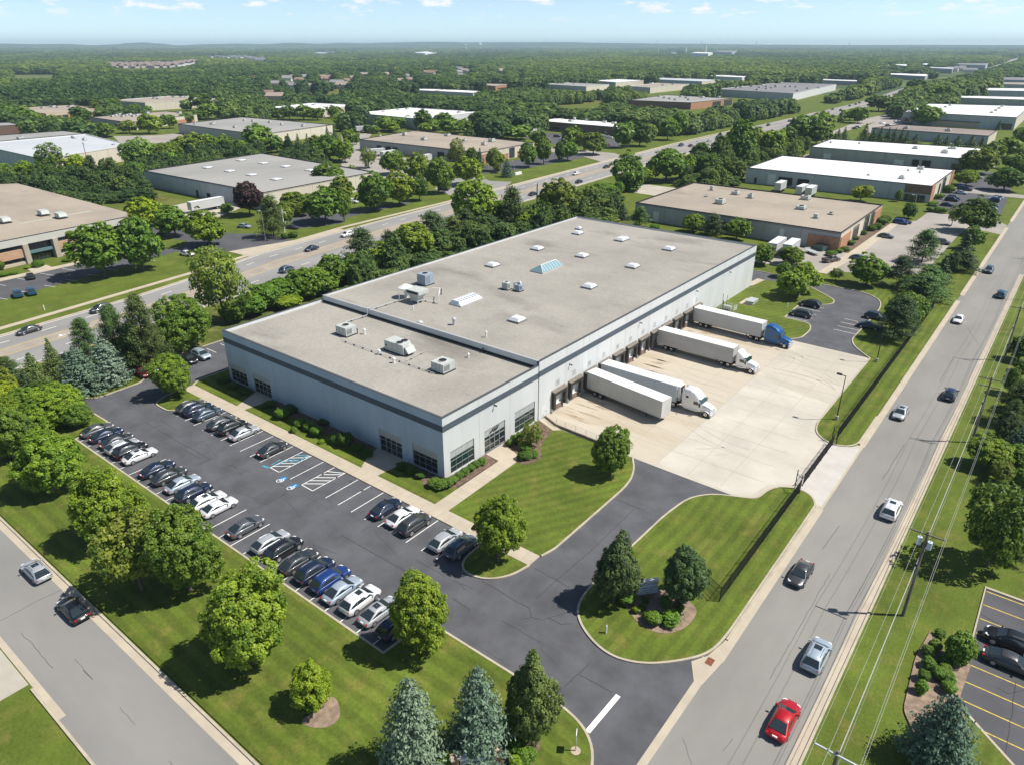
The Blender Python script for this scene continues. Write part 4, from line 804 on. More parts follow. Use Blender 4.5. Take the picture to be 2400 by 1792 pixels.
building('long tan roofed warehouse with grey panel walls and parked white trailers', [('T2',115,680),('T2',470,622),('T2',1245,700),('T2',905,765)], 6.1, 'grey', 'tan', ['grey','cream','cream','grey'], joints=9, units=[U('T2',410,652,2.4,2),U('T2',535,681,3,1.5),U('T2',685,655,3,1.3),U('T2',970,692,3,1.8),U('T2',922,714,2.6,1.6),U('T2',795,687,2,1),U('T2',250,660,1.2,1)],
  openings=[('dock_door',3,.72,.76,.9,3.8,dkd,.3),('dock_door',3,.66,.70,.9,3.8,dkd,.3),('dock_door',3,.80,.84,.9,3.8,dkd,.3),('dock_door',3,.20,.25,.9,4,dkd,.3),('dock_door',3,.28,.33,.9,4,dkd,.3),('dock_door',3,.12,.17,.9,4,dkd,.3),('window',2,.40,.50,.5,5.5,M['glass'],.2),('brick_panel',2,.52,.62,0,3.2,WM['brick'],.2),('brick_panel',2,.80,.98,0,5,WM['brick'],.2),('brick_panel',2,.2,.34,0,3.2,WM['brick'],.2)])
building('low brown brick building with bright white roof facing a car park', [('T2',1270,560),('T2',1400,540),('T2',1895,580),('T2',1785,602)], 6.2, 'brown', 'white', ['brown','cream','cream','brown'], units=[U('T2',1480,562,3,1.3),U('T2',1590,556,3,1.2),U('T2',1700,568,2.5,1.2),U('T2',1760,576,3,1.2),U('T2',1505,553,1.5,2)], joints=0, cat='building', name='brick_building',
  openings=[('window',3,.03,.10,.4,2.8,M['glass'],.1),('window',3,.12,.2,.4,2.8,M['glass'],.1),('window',3,.24,.34,.4,2.8,M['glass'],.1),('window',3,.38,.48,.4,2.8,M['glass'],.1),('window',3,.53,.66,.4,2.8,M['glass'],.1),('window',3,.70,.82,.4,2.8,M['glass'],.1),('window',3,.86,.96,.4,2.8,M['glass'],.1)])
building('large white roofed warehouse with white walls among trees', [('U3',195,1020),('U3',900,950),('U3',1795,1005),('U3',985,1092)], 7.4, 'white', 'white', ['white','cream','white','blue'], units=[U('U3',850,968,2.5,1.2),U('U3',1520,1010,3,1),U('U3',730,978,2,.6),U('U3',540,997,2,.6),U('U3',1000,1045,2,.6)], trim='pale', joints=12)
building('grey roofed warehouse with seven small roof vents and beige side wall', [('U2',90,1160),('U2',930,1070),('U2',2085,1168),('U2',1163,1298)], 6.4, 'grey', 'grey', ['grey','cream','cream','grey'], units=[U('U2',312,1165,1.3,1.2),U('U2',540,1160,3,1),U('U2',830,1205,2,1.3),U('U2',950,1118,1.4,1.4),U('U2',1060,1128,1.6,1.4),U('U2',1280,1142,1.8,1.3),U('U2',1432,1172,1.4,1.6),U('U2',1710,1188,2,1.4)], joints=10, openings=[('panel',0,.9,.97,.2,2.6,dkd,.15)])
building('pale blue roofed warehouse at the left edge with beige side wall', [('U1',-313,1421),('U1',1110,1293),('U1',1680,1432),('U1',545,1612)], 7.5, 'blue', 'pale', ['blue','cream','cream','blue'], units=[U('U1',940,1335,1.5,1.2),U('U1',1090,1365,1.8,1.2),U('U1',960,1340,1.2,1),U('U1',1460,1425,1.2,.5)], trim='pale', joints=7)
building('flat grey roofed building directly behind the pale blue roof', [('U1',-600,1345),('U1',820,1247),('U1',1115,1283),('U1',-330,1412)], 7.3, 'grey', 'grey', units=[U('U1',265,1345,3,1.3)])
building('brown topped building with white doors at the far left edge', [('U1',-260,1150),('U1',120,1138),('U1',272,1172),('U1',-90,1190)], 7, 'brown', 'grey', openings=[('garage_door',3,.04,.3,.1,4.3,garage,.2),('garage_door',3,.4,.65,.1,4.3,garage,.2)])
building('low orange brick office building with notched cream fascia', [('U1',95,960),('U1',960,918),('U1',1278,958),('U1',590,1028)], 5.4, 'brick', 'tan', ['grey','brick','brick','grey'], units=[U('U1',550,955,3,1),U('U1',680,940,4,1.3),U('U1',750,945,3,1),U('U1',905,940,4,1.3),U('U1',1135,945,3,1),U('U1',655,925,2,1.4)], trim='tan', cat='office building', name='office_building',
  openings=[('fascia',2,.0,1,3.1,5.0,WM['tan'],.12),('window',2,.62,.72,.5,2.8,M['glass'],.08),('window',2,.75,.83,.5,2.8,M['glass'],.08),('window',2,.50,.58,.5,2.8,M['glass'],.08),('window',2,.06,.15,.5,2.8,M['glass'],.08),('window',2,.18,.27,.5,2.8,M['glass'],.08)])
building('wide cream warehouse with blue grey end wall below the left woods', [('U1',1420,857),('U2',0,800),('U2',655,832),('U1',1870,887)], 7.2, 'cream', 'tan', ['blue','cream','cream','blue'], units=[U('U1',2010,830,5,1.2),U('U1',2060,835,5,1.2),U('U2',60,812,5,1.2),U('U2',200,812,5,1.2),U('U2',150,815,3,1.2)], trim='pale')
building('low brick ended building with crowded roof units behind left trees', [('U1',1160,1072),('U2',-60,995),('U2',335,1035),('U1',1660,1142)], 5.6, 'cream', 'tan', ['grey','cream','cream','grey'], units=[U('U1',1450+i*45,1065-(i%3)*12,2.4,1.3) for i in range(8)]+[U('U2',110,1018,3,1.3),U('U1',1900,1022,2.6,1.4)], cat='building', name='flat_roofed_building',
  openings=[('brick_panel',2,.05,.4,0,3.0,WM['brick'],.12),('brick_panel',3,.0,.35,0,3.2,WM['brown'],.12)])
building('white roofed warehouse with beige side partly hidden by tall trees', [('U2',1250,948),('U2',1850,890),('U3',185,915),('U2',1940,978)], 6.4, 'cream', 'white', ['grey','cream','cream','grey'], units=[U('U2',1845,912,3,.8),U('U2',1985,945,1.5,1)], trim='pale')
building('small white roofed building behind the willow trees', [('U3',740,715),('U3',880,700),('U3',1330,712),('U3',1200,735)], 5, 'grey', 'white')
building('low bluish white building beside the willow trees', [('U3',1200,735),('U3',1330,712),('U3',1790,735),('U3',1700,760)], 5, 'blue', 'white')
building('long salmon brick building beyond the willow trees', [('U3',1690,650),('U3',1830,636),('U4',60,650),('U3',1990,672)], 5.5, 'brick', 'tan', cat='building', name='brick_building', openings=[('window',2,.1,.9,1.2,2.6,M['glass'],.1)])
building('large grey warehouse with cream end wall beside the meadow', [('U4',395,647),('U4',735,628),('U4',1255,650),('U4',960,678)], 7.5, 'grey', 'grey', ['blue','cream','cream','blue'], trim='pale', units=[U('U4',600,640,3,1),U('U4',800,645,3,1)])
building('second grey warehouse with white roof behind the meadow', [('U4',1045,602),('U4',1400,584),('U4',1700,598),('U4',1340,622)], 7.5, 'blue', 'white', ['blue','blue','cream','blue'], trim='pale')
building('cream sided warehouse with tan roof beyond the dark brick office', [('U4',1490,672),('U4',1890,632),('U5',90,645),('U4',1785,692)], 7, 'cream', 'tan', ['blue','cream','cream','grey'], units=[U('U4',1800,638,5,1.5),U('U4',1950,660,4,1.2),U('U4',2080,650,4,1.2)], trim='pale')
building('long low pale roofed sheds at the edge of the woods', [('U4',1690,578),('U4',1960,562),('U5',485,592),('U5',250,612)], 6, 'blue', 'pale', ['blue','cream','cream','blue'], trim='pale')
building('bright white roofed building in front of the far woods', [('U5',265,538),('U5',420,526),('U5',865,545),('U5',770,560)], 7, 'white', 'white', trim='pale')
ob = building('dark brown brick office with grey roof beside a busy car park', [('U4',1505,853),('U4',1990,785),('U5',650,832),('U5',110,885)], 6.4, 'brown', 'grey', ['brown','brick','brick','brown'], units=[U('U4',1900+i*70,810+(i%4)*14,3,1.4) for i in range(6)]+[U('U5',250,820,4,1.6),U('U5',465,818,3,1.5),U('U5',80,850,3,1.5)], cat='office building', name='office_building',
  openings=[('window',3,.12,.55,.6,3.0,M['glass'],.1),('window',2,.02,.22,.3,5.6,M['glass'],.2),('window',2,.3,.5,.3,5.0,M['glass'],.1)])
building('very large grey roofed warehouse with ribbed white side beyond the highway', [('U5',440,712),('U5',1290,624),('U5',1985,648),('U5',1430,766)], 8, 'blue', 'slate', ['blue','white','white','blue'], units=[U('U5',x,y,3.5,1.4) for x,y in ((690,695),(750,688),(890,680),(990,695),(1080,680),(1145,698),(1200,683),(1325,685),(1390,680),(1460,685),(1480,735),(1610,705),(1750,695),(1020,655),(1080,708),(960,722),(1200,670))], joints=6, trim='pale')
building('long thin white roofed shed beyond the trees right of the woods', [('U5',1475,582),('U5',1560,574),('U6',160,600),('U6',60,612)], 6, 'grey', 'white', trim='pale')
building('largest white roofed warehouse with dark ridge vents at the right', [('U6',650,1002),('U6',975,897),('U6',2285,930),('U6',2113,1076)], 8.8, 'blue', 'white', ['blue','white','cream','blue'], units=[('U6',x,y,5,2,1.1) for x,y in ((1060,992),(1125,965),(1190,942),(1248,918),(1783,1015),(1838,985),(1882,958),(1922,932))], joints=14,
  openings=[('door_recess',3,.30,.68,.2,3.6,WM['tan'],.1),('canopy',3,.29,.69,3.8,4.1,M['black'],1.2),('window',3,.02,.14,.3,4.2,M['glass'],.2),('glazed_porch',3,.90,.99,.2,4.6,M['glass'],.6),('band',3,.0,.15,5.1,5.5,WM['grey'],.1)])
building('brown roofed shed behind the row of dark spruces', [('U6',240,1212),('U6',610,1166),('U6',1862,1242),('U6',1752,1316)], 6.0, 'grey', 'brown', ['grey','cream','cream','blue'], units=[U('U6',680,1218,3,1.5),U('U6',1220,1248,3.4,1.5)], joints=12)
building('second white roofed warehouse between the spruce row and the nearer white roof', [('T3',825,727),('T3',960,677),('T3',1945,737),('T3',1862,808)], 6.1, 'blue', 'white', ['blue','cream','cream','grey'], units=[U('T3',1500,737,2.6,1.2),U('T3',1740,737,4,1.0),U('T3',1690,765,3.2,1.5),U('T3',1140,705,1,1),U('T3',955,700,1,1)], joints=9,
  openings=[('garage_door',3,.85,.90,.1,3.2,garage,.1),('garage_door',3,.38,.44,.1,3,garage,.1),('dock_door',3,.22,.27,.9,3.8,dkd,.3),('dock_door',3,.29,.33,.9,3.8,dkd,.3),('window',2,.1,.3,1,4,M['glass'],.2),('window',3,.02,.1,.5,3.4,M['glass'],.2)])
building('long bright white roofed warehouse with brick corner and three docked trailers', [('T3',415,862),('T3',645,783),('T3',1757,876),('T3',1612,981)], 6.5, 'blue', 'white', ['blue','cream','cream','blue'], units=[U('T3',1413,930,2.2,1.2),U('T3',1535,868,2.6,1.2),U('T3',1198,908,1,.6),U('T3',1530,893,.7,1.2),U('T3',1455,880,.7,1)], joints=13,
  openings=[('garage_door',3,.82,.865,.1,4.6,garage,.1),('door',3,.93,.945,.1,2.6,M['black'],.1),('dock_recess',3,.72,.80,.7,4.0,dkd,.3),('dock_recess',3,.625,.69,.7,4.0,dkd,.3),('brick_corner',3,.0,.125,3.2,6.4,WM['brown'],.25),('window',3,.02,.12,.2,2.6,M['glass'],.2),('brick_panel',2,.86,1.0,.1,6.4,WM['brick'],.25),('brick_panel',2,.02,.14,.1,6.4,WM['brick'],.25),('window',2,.40,.52,.3,6.0,M['glass'],.3),('window',2,.62,.66,.3,5.0,M['glass'],.3)])
building('tan roofed warehouse with red brick corner behind the main warehouse', [('T2',1900,1087),('T3',75,957),('T3',1292,1101),('T3',1027,1282)], 5.7, 'blue', 'tan', ['grey','cream','cream','grey'], units=[U('T3',188,1003,1.2,1.6),U('T3',242,1089,3,1.6),U('T3',342,1030,2.6,1.2),U('T3',438,1053,1.8,1.5),U('T3',793,1062,3,1.4),U('T3',765,1124,3,1.1),U('T3',860,1182,1.4,1.4),U('T3',955,1158,1.6,.5),U('T3',150,1044,1,.4)], joints=10,
  openings=[('garage_door',3,.865,.895,.1,3.6,garage,.12),('dock_door',3,.50,.55,.9,3.6,dkd,.3),('dock_door',3,.42,.46,.9,3.6,dkd,.3),('brick_corner',3,.0,.135,.1,4.0,WM['brick'],.2),('brick_panel',2,.78,.995,.1,4.2,WM['brick'],.2),('window',2,.60,.72,.2,4.6,M['glass'],.2),('window',2,.36,.46,.2,5.4,M['glass'],.3),('window',2,.24,.30,.2,5.4,M['glass'],.3),('brick_panel',2,.02,.2,.1,5.0,WM['brick'],.2),('door',3,.24,.26,.1,4.2,WM['white'],.1)])
# low strips of industrial roofs far to the right
for lb, cs, h, wl, rf in (('nearest low white roof beyond the largest white warehouse', [('U6',1335,820),('U6',1400,795),('U6',2400,820),('U6',2300,850)], 6, 'grey', 'white'),
  ('low blue grey warehouse beyond the nearest low white roof', [('U6',1662,725),('U6',1720,698),('U6',2500,705),('U6',2450,740)], 9, 'blue', 'white'),
  ('tan roofed warehouse third beyond the largest white warehouse', [('U6',1880,645),('U6',1930,622),('U6',2500,630),('U6',2450,660)], 9, 'blue', 'tan'),
  ('dark panelled roof building farthest up the right edge', [('U6',1880,590),('U6',1935,558),('U6',2500,562),('U6',2450,600)], 9, 'blue', 'slate'),
  ('long white roofed strip building beside the highway bend', [('U6',395,518),('U6',460,502),('U6',980,520),('U6',930,545)], 7, 'grey', 'white'),
  ('pale roofed shed left of the highway bend', [('U6',400,405),('U6',430,396),('U6',520,400),('U6',500,412)], 9, 'grey', 'white'),
  ('narrow white edged building above the highway bend', [('U6',545,398),('U6',560,390),('U6',698,392),('U6',680,412)], 14, 'grey', 'white'),
  ('white shed near the highway bend behind poplars', [('U6',835,388),('U6',850,378),('U6',1050,380),('U6',1035,405)], 9, 'blue', 'white'),
  ('long grey building near where the highway meets the woods', [('U6',1310,392),('U6',1330,376),('U6',1740,378),('U6',1710,405)], 12, 'blue', 'slate'),
  ('wide low building with parking beside the far highway', [('U6',960,436),('U6',1000,425),('U6',1300,430),('U6',1280,452)], 9, 'grey', 'pale'),
  ('white domed roof far off in the woods', [('U3',905,240),('U3',1080,222),('U3',1235,240),('U3',1080,250)], 16, 'white', 'white'),
  ('dark glass block on the horizon woods', [('U5',405,228),('U5',470,212),('U5',700,216),('U5',640,240)], 24, 'blue', 'slate'),
  ('white factory beside the dark glass block', [('U5',100,246),('U5',200,233),('U5',390,238),('U5',330,252)], 25, 'white', 'white'),
  ('small white sheds among far left trees', [('U2',965,212),('U2',985,205),('U2',1015,206),('U2',1005,215)], 20, 'white', 'white'),
  ('pale roofed shed in far woods right of the houses', [('U2',1830,246),('U2',1850,240),('U2',2010,243),('U2',1990,250)], 16, 'white', 'white'),
  ('white roofed school building beyond the suburb', [('U3',1980,470),('U3',2030,437),('U3',2150,442),('U3',2130,480)], 9, 'cream', 'tan')):
    building(lb, cs, h, wl, rf, joints=0, trim='pale')
# ---- the two-storey office at the left edge (brick spandrels, ribbon windows, recessed entrance)
h = 7.3
co = [('U8',-1500,360),('U8',225,277),('U8',1642,650),('U8',1622,712),('U8',-1500,1325)]
P = [Vector(g(*c, h)) for c in co]
if area([tuple(p) for p in P]) < 0: P = P[::-1]
C = sum(P, Vector((0,0)))/5; Q = [p-C for p in P]
of = empty('office_building', (C.x,C.y,0), 0, 'two storey brick office with brown roof and recessed entrance at left', 'office building')
MB().prism([tuple(q) for q in Q], h-1.2, h).build('roof', RM['tan'], of)
fr = Vector(g('U8',1622,712,h))-C; fl = Vector(g('U8',-1500,1325,h))-C; e = (fl-fr); L = e.length; u = e/L; nn = Vector((-u.y,u.x)); 
if nn.x < 0: nn = -nn
def slab(mb, s0, s1, z0, z1, d0, d1, m=0):
    a = fr+u*s0; b = fr+u*s1; q = [a+nn*d0, b+nn*d0, b+nn*d1, a+nn*d1]
    if area([tuple(p) for p in q]) < 0: q = q[::-1]
    mb.hexa([(p.x,p.y,z0) for p in q], [(p.x,p.y,z1) for p in q], m)
def sat(xx, yy, zz): p = Vector(g('U8',xx,yy,zz))-C; return (p-fr).dot(u)
e0 = sat(740,1000,5.6); e1 = sat(400,1060,5.6)
w2 = []
mb = MB(); [mb.quad([(Q[i].x,Q[i].y,0),(Q[(i+1)%5].x,Q[(i+1)%5].y,0),(Q[(i+1)%5].x,Q[(i+1)%5].y,h-.8),(Q[i].x,Q[i].y,h-.8)]) for i in range(5) if not ((Q[i]-fr).length < .1 and (Q[(i+1)%5]-fl).length < .1) and not ((Q[i]-fl).length < .1 and (Q[(i+1)%5]-fr).length < .1)]
slab(mb, 0, L, 0, h-1.2, -1.6, -1.3, 0)
mb.build('wall', WM['tan'], of)
mb = MB(); slab(mb, 0, L, 5.35, h-.02, -.4, .12); mb.build('fascia', mat('fascia_panel', (.50,.49,.45), .8, .04, .4), of)
mb = MB(); slab(mb, -.05, L, h-.02, h+.06, -.4, .16); mb.build('coping', M['black'], of)
for (a, b) in ((0, e0-1.4), (e1+1.4, L)):
    mb = MB(); slab(mb, a, b, 1.9, 4.2, -.9, .0); mb.build('brick_spandrel', mat('salmon_brick', (.47,.29,.19), .9, .08, .8), of)
    mb = MB(); slab(mb, a, b, 0, .75, -.9, .0); mb.build('plinth', WM['tan'], of)
    for z0, z1 in ((4.2,5.35),(.75,1.9)):
        mb = MB(); slab(mb, a, b, z0, z1, -.7, -.5); wd = mb.build('window', M['glass'], of)
        mb = MB(); s = a
        while s < b: slab(mb, s, s+.12, z0, z1, -.5, -.4); s += 1.9
        mb.build('frame', M['black'], wd)
for s in (e0-1.4, e1): mb = MB(); slab(mb, s, s+1.4, 0, 5.4, -1.0, .5); mb.build('pillar', mat('precast_pillar', (.40,.35,.29), .9, .05, 1), of)
mb = MB(); slab(mb, e0, e1, 0, 5.35, -1.25, -1.15); en = mb.build('entrance', M['glass'], of)
mb = MB(); [slab(mb, e0+(e1-e0)*k/6-.05, e0+(e1-e0)*k/6+.05, 0, 5.3, -1.15, -1.05) for k in range(1,6)]; slab(mb, e0, e1, 2.6, 2.8, -1.12, -.5); mb.build('frame', M['black'], en)
mb = MB(); slab(mb, e0, e1, 2.5, 3.3, -.6, -.1); mb.build('canopy', mat('teal_canopy', (.12,.2,.22), .4), of)
for (x, y) in ((565,690),(790,725),(70,785)):
    p = Vector(g('U8',x,y,h))-C; q = MB().box(-1.5,-1.1,.3,1.5,1.1,1.7).hexa([(1.5,-1.1,.9),(2.1,-1.1,.7),(2.1,1.1,.7),(1.5,1.1,.9)],[(1.5,-1.1,1.6),(1.7,-1.1,1.5),(1.7,1.1,1.5),(1.5,1.1,1.6)]).box(-1.7,-1.3,0,1.7,1.3,.3,1).build('roof_unit', [M['unit'], M['black']], of); q.location = (p.x,p.y,h)
a = Vector(g('U8',240,803,h))-C; b = Vector(g('U8',1170,635,h))-C; MB().strip([tuple(a),tuple(b)], .25, h, h+.18).build('roof_pipe', M['unit'], of)
# suburban houses beyond the woods
def house(x, y, t, w_, d_, hh, rz, wallc, roofc, lb, tile='U2', garage_=False):
    X, Y = g(tile, x, y, 2)
    o = empty('house', (X,Y,0), rz, lb, 'house', 'houses of the suburb among the trees')
    MB().box(-w_/2,-d_/2,0,w_/2,d_/2,hh).build('wall', wallc, o)
    r = hh+d_*.32; mb = MB(); a, b = w_/2+.5, d_/2+.5
    mb.quad([(-a,-b,hh-.2),(a,-b,hh-.2),(a-1.5,0,r),(-a+1.5,0,r)]); mb.quad([(a,b,hh-.2),(-a,b,hh-.2),(-a+1.5,0,r),(a-1.5,0,r)]); mb.quad([(a,-b,hh-.2),(a,b,hh-.2),(a-1.5,0,r)]); mb.quad([(-a,b,hh-.2),(-a,-b,hh-.2),(-a+1.5,0,r)])
    if t: mb.quad([(-2,-b-2,hh-.3),(2,-b-2,hh-.3),(0,-b-2,hh+1.8)]); mb.quad([(2,-b-2,hh-.3),(2,0,hh-.3),(0,0,hh+1.8),(0,-b-2,hh+1.8)]); mb.quad([(-2,0,hh-.3),(-2,-b-2,hh-.3),(0,-b-2,hh+1.8),(0,0,hh+1.8)])
    mb.build('roof', roofc, o)
    for sx in (-w_*.3, w_*.05, w_*.3): MB().box(sx-.7,-d_/2-.05,1,sx+.7,-d_/2,2.4).build('window', M['glass'], o); 
    if garage_: MB().box(w_*.05,-d_/2-.07,0,w_*.42,-d_/2-.02,2.3).build('garage_door', M['white'], o)
hw = [mat('house_wall_'+n, c, .85, .05, 1) for n, c in (('cream',(.58,.53,.44)),('white',(.66,.65,.62)),('pink',(.47,.41,.36)),('grey',(.42,.42,.41)))]
hr = [mat('house_roof_'+n, c, .9, .12, 1) for n, c in (('brown',(.27,.18,.14)),('grey',(.25,.25,.25)),('tan',(.36,.28,.22)),('salmon',(.36,.28,.235)))]
HS = [('U2',1100,600,'white house at the left end of the suburb'),('U2',1330,665,'long grey roofed house nearest the woods'),('U2',1550,690,'hip roofed house beside the long grey roof'),('U2',1800,720,'salmon roofed house with garage facing the green'),('U2',1480,600,'pale house behind the long grey roof'),('U2',1570,575,'small tan roofed house above the hip roofed one'),('U2',1660,612,'white house above the green'),('U2',1745,580,'tall white gabled house above the green'),('U2',1945,585,'small cream gable right of the tall white house'),('U2',1990,610,'pink walled house left of the sharp gable'),('U2',2060,580,'sharp gabled pale house at the suburb centre'),('U2',1360,850,'orange brick low house behind the white roofed warehouse'),('U2',1290,805,'pink flat house behind the tall trees'),('U2',2150,665,'white house half hidden beside the green'),
 ('U3',140,600,'salmon roofed house left of the big green crowns'),('U3',60,640,'cream house lowest at the suburb left'),('U3',220,510,'grey house amid crowns left'),('U3',300,545,'pale grey house behind the salmon roof'),('U3',375,490,'tan house top left of the suburb cluster'),('U3',600,505,'cream house above the round crown'),('U3',590,545,'small pale house beside the dark crown'),('U3',745,640,'large salmon roofed house in the middle of the suburb'),('U3',840,570,'white walled house right of the dark crown'),('U3',920,615,'pink house right of the large salmon roof'),('U3',880,530,'grey roofed house above the pink house'),('U3',1060,520,'brown roofed terrace left end'),('U3',1150,520,'brown roofed terrace middle'),('U3',1230,510,'brown roofed terrace right end'),('U3',1500,515,'small pink house right of the terrace'),('U3',1610,490,'pale gabled house in the right crowns'),('U3',1890,470,'tiny white house near the school'),('U3',230,320,'pale house far behind the suburb'),('U4',100,560,'white house at the edge of the right woods'),('U3',20,690,'orange house at the lower left of the crowns')]
rr = random.Random(11)
for i, (t, x, y, lb) in enumerate(HS): house(x, y, i % 3 == 0, 13+rr.random()*9, 9+rr.random()*4, 5+rr.random()*1.5, rr.uniform(.3,1.1)+YAW-.7, hw[(i*3+1) % 4], hr[3 if 'salmon' in lb or 'orange' in lb else 1 if 'grey' in lb else 0 if 'brown' in lb else (i % 3)], lb, t, i % 2 == 0)
# distant housing estates: hundreds of roofs one cannot count
def estate(name, t, poly, n, seed, wc, rc, lb):
    q = gl(t, poly); xs = [p[0] for p in q]; ys = [p[1] for p in q]; rr = random.Random(seed); mb = MB(); k = 0; tries = 0
    def inside(x, y):
        c = False
        for i in range(len(q)):
            (x1,y1),(x2,y2) = q[i-1], q[i]
            if (y1 > y) != (y2 > y) and x < (x2-x1)*(y-y1)/(y2-y1)+x1: c = not c
        return c
    while k < n and tries < n*40:
        tries += 1; x = rr.uniform(min(xs),max(xs)); y = rr.uniform(min(ys),max(ys))
        if not inside(x, y): continue
        k += 1; fz_ = 1+math.hypot(x,y)/6000; w_ = fz_*rr.uniform(7,12); d_ = rr.uniform(5,7); hh = rr.uniform(4,7)
        mb.box(x-w_,y-d_,0,x+w_,y+d_,hh,0); mb.quad([(x-w_-1,y-d_-1,hh),(x+w_+1,y-d_-1,hh),(x+w_,y,hh+4),(x-w_,y,hh+4)],1); mb.quad([(x+w_+1,y+d_+1,hh),(x-w_-1,y+d_+1,hh),(x-w_,y,hh+4),(x+w_,y,hh+4)],1)
    o = mb.build(name, [wc, rc]); tag(o, lb, 'houses', kind='stuff')
estate('distant_estate', 'U1', [(1330,385),(2203,375),(2203,440),(1500,445)], 300, 1, hw[2], hr[3], 'dense pink and white estate roofs in the left woods'); estate('distant_estate', 'U2', [(0,375),(420,335),(420,360),(200,410),(0,430)], 130, 2, hw[1], hr[3], 'white estate houses right of the pink roofs')
estate('distant_estate', 'U2', [(440,295),(1010,292),(1260,320),(1250,370),(1100,350),(1000,315),(440,308)], 150, 3, hw[1], hr[1], 'pale estate far out in the woods')
estate('distant_estate', 'U1', [(130,462),(800,462),(760,490),(500,480),(150,475)], 40, 4, hw[1], hr[1], 'scattered white houses at the left woods edge'); estate('distant_estate', 'U4', [(1500,280),(1600,262),(2203,262),(2203,275),(1650,285)], 60, 7, hw[1], hr[1], 'white specks of a far village')

for t_, q_, n_, sd_, lb_ in (('U3',[(60,212),(205,212),(205,248),(60,248)],22,11,'white roofs in the far woods left of the domed roof'),('U3',[(190,290),(275,290),(275,330),(190,325)],9,12,'few pale roofs above the suburb'),('U2',[(1820,235),(2203,228),(2203,252),(1820,252)],26,13,'scattered white roofs right of centre left woods'),
  ('U4',[(1960,235),(2203,238),(2203,264),(1960,262)],24,14,'white roofs beside the far masts'),('U4',[(620,212),(760,212),(760,236),(620,236)],8,15,'tiny pale roofs in the central far woods'),('U1',[(20,425),(60,425),(60,460),(20,460)],4,16,'pale specks at the left frame edge'),('U2',[(960,190),(1160,190),(1200,225),(960,225)],20,17,'white buildings under the hill on the left'),
  ('U6',[(1150,440),(1700,405),(1560,500),(1180,490)],26,18,'parked vehicles and sheds along the far highway'),('U3',[(1450,440),(1700,440),(1700,520),(1450,520)],8,19,'pale gables right of the brown terrace')): estate('distant_estate', t_, q_, n_, sd_, hw[1], hr[1], lb_)
# ================================================================== VEHICLES
def loft(mb, secs, m=0, cap=True):
    n0 = len(mb.v); k = len(secs[0])
    for s in secs: mb.v += [tuple(p) for p in s]
    for i in range(len(secs)-1):
        for j in range(k-1):
            a = n0+i*k+j; mb.f.append((a, a+1, a+k+1, a+k)); mb.m.append(m)
    if cap:
        mb.f.append(tuple(n0+j for j in reversed(range(k)))); mb.m.append(m); mb.f.append(tuple(n0+(len(secs)-1)*k+j for j in range(k))); mb.m.append(m)
def carbody(L, Wd, belt, hood, roof, ws, rs, kind):
    """lower shell as a loft along x (front = +x); greenhouse as a tapered shell"""
    h = Wd/2; f = L/2
    xs = [(-f,.80,.42,.62),(-f+.12,.93,.30,.78),(-f+.45,.985,.24,.93),(-f+1.1,1.0,.22,1.0),(-.2,1.0,.21,1.0),(f-1.55,1.0,.21,1.0),(f-.9,.99,.22,.95),(f-.35,.93,.25,.86),(f-.08,.82,.32,.74),(f,.70,.40,.62)]
    mb = MB(); secs = []
    for (x, wf, zb, tf) in xs:
        top = (belt if x < f-1.6 else hood+(belt-hood)*max(0,(f-.9-x)/.9) if x < f-.8 else hood)*(tf if tf < 1 else 1)
        if kind != 'sedan' and x < -f+1: top = belt*(.97 if x > -f+.1 else .9)
        w_ = h*wf; zm = zb+(top-zb)*.45
        r = [(x,-w_*.90,zb),(x,-w_,zb+.10),(x,-w_,zm),(x,-w_*.97,top-.10),(x,-w_*.86,top),(x,-w_*.4,top+.03),(x,0,top+.04),(x,w_*.4,top+.03),(x,w_*.86,top),(x,w_*.97,top-.10),(x,w_,zm),(x,w_,zb+.10),(x,w_*.90,zb)]
        secs.append(r)
    loft(mb, secs)
    hb = h*.90; hr_ = h*.68 if kind == 'sedan' else h*.71
    xb0, xb1 = rs[0], ws[0]; xr0, xr1 = rs[1], ws[1]
    secs = []
    for t in (0,.1,.3,.55,.8,.93,1):
        def lp(a, b): return a+(b-a)*t
        x0 = lp(xb0,xb1); x1 = lp(xr0,xr1); zr = roof-.09*abs(2*t-1)**2.2+.015; w0 = hb*(.94 if t in (0,1) else 1); w1 = hr_*(.93 if t in (0,1) else 1)
        secs.append([(x0,-w0,belt-.04),(x1,-w1,zr-.07),(x1,-w1*.86,zr-.01),(x1,0,zr+.02),(x1,w1*.86,zr-.01),(x1,w1,zr-.07),(x0,w0,belt-.04)])
    loft(mb, secs)
    return mb
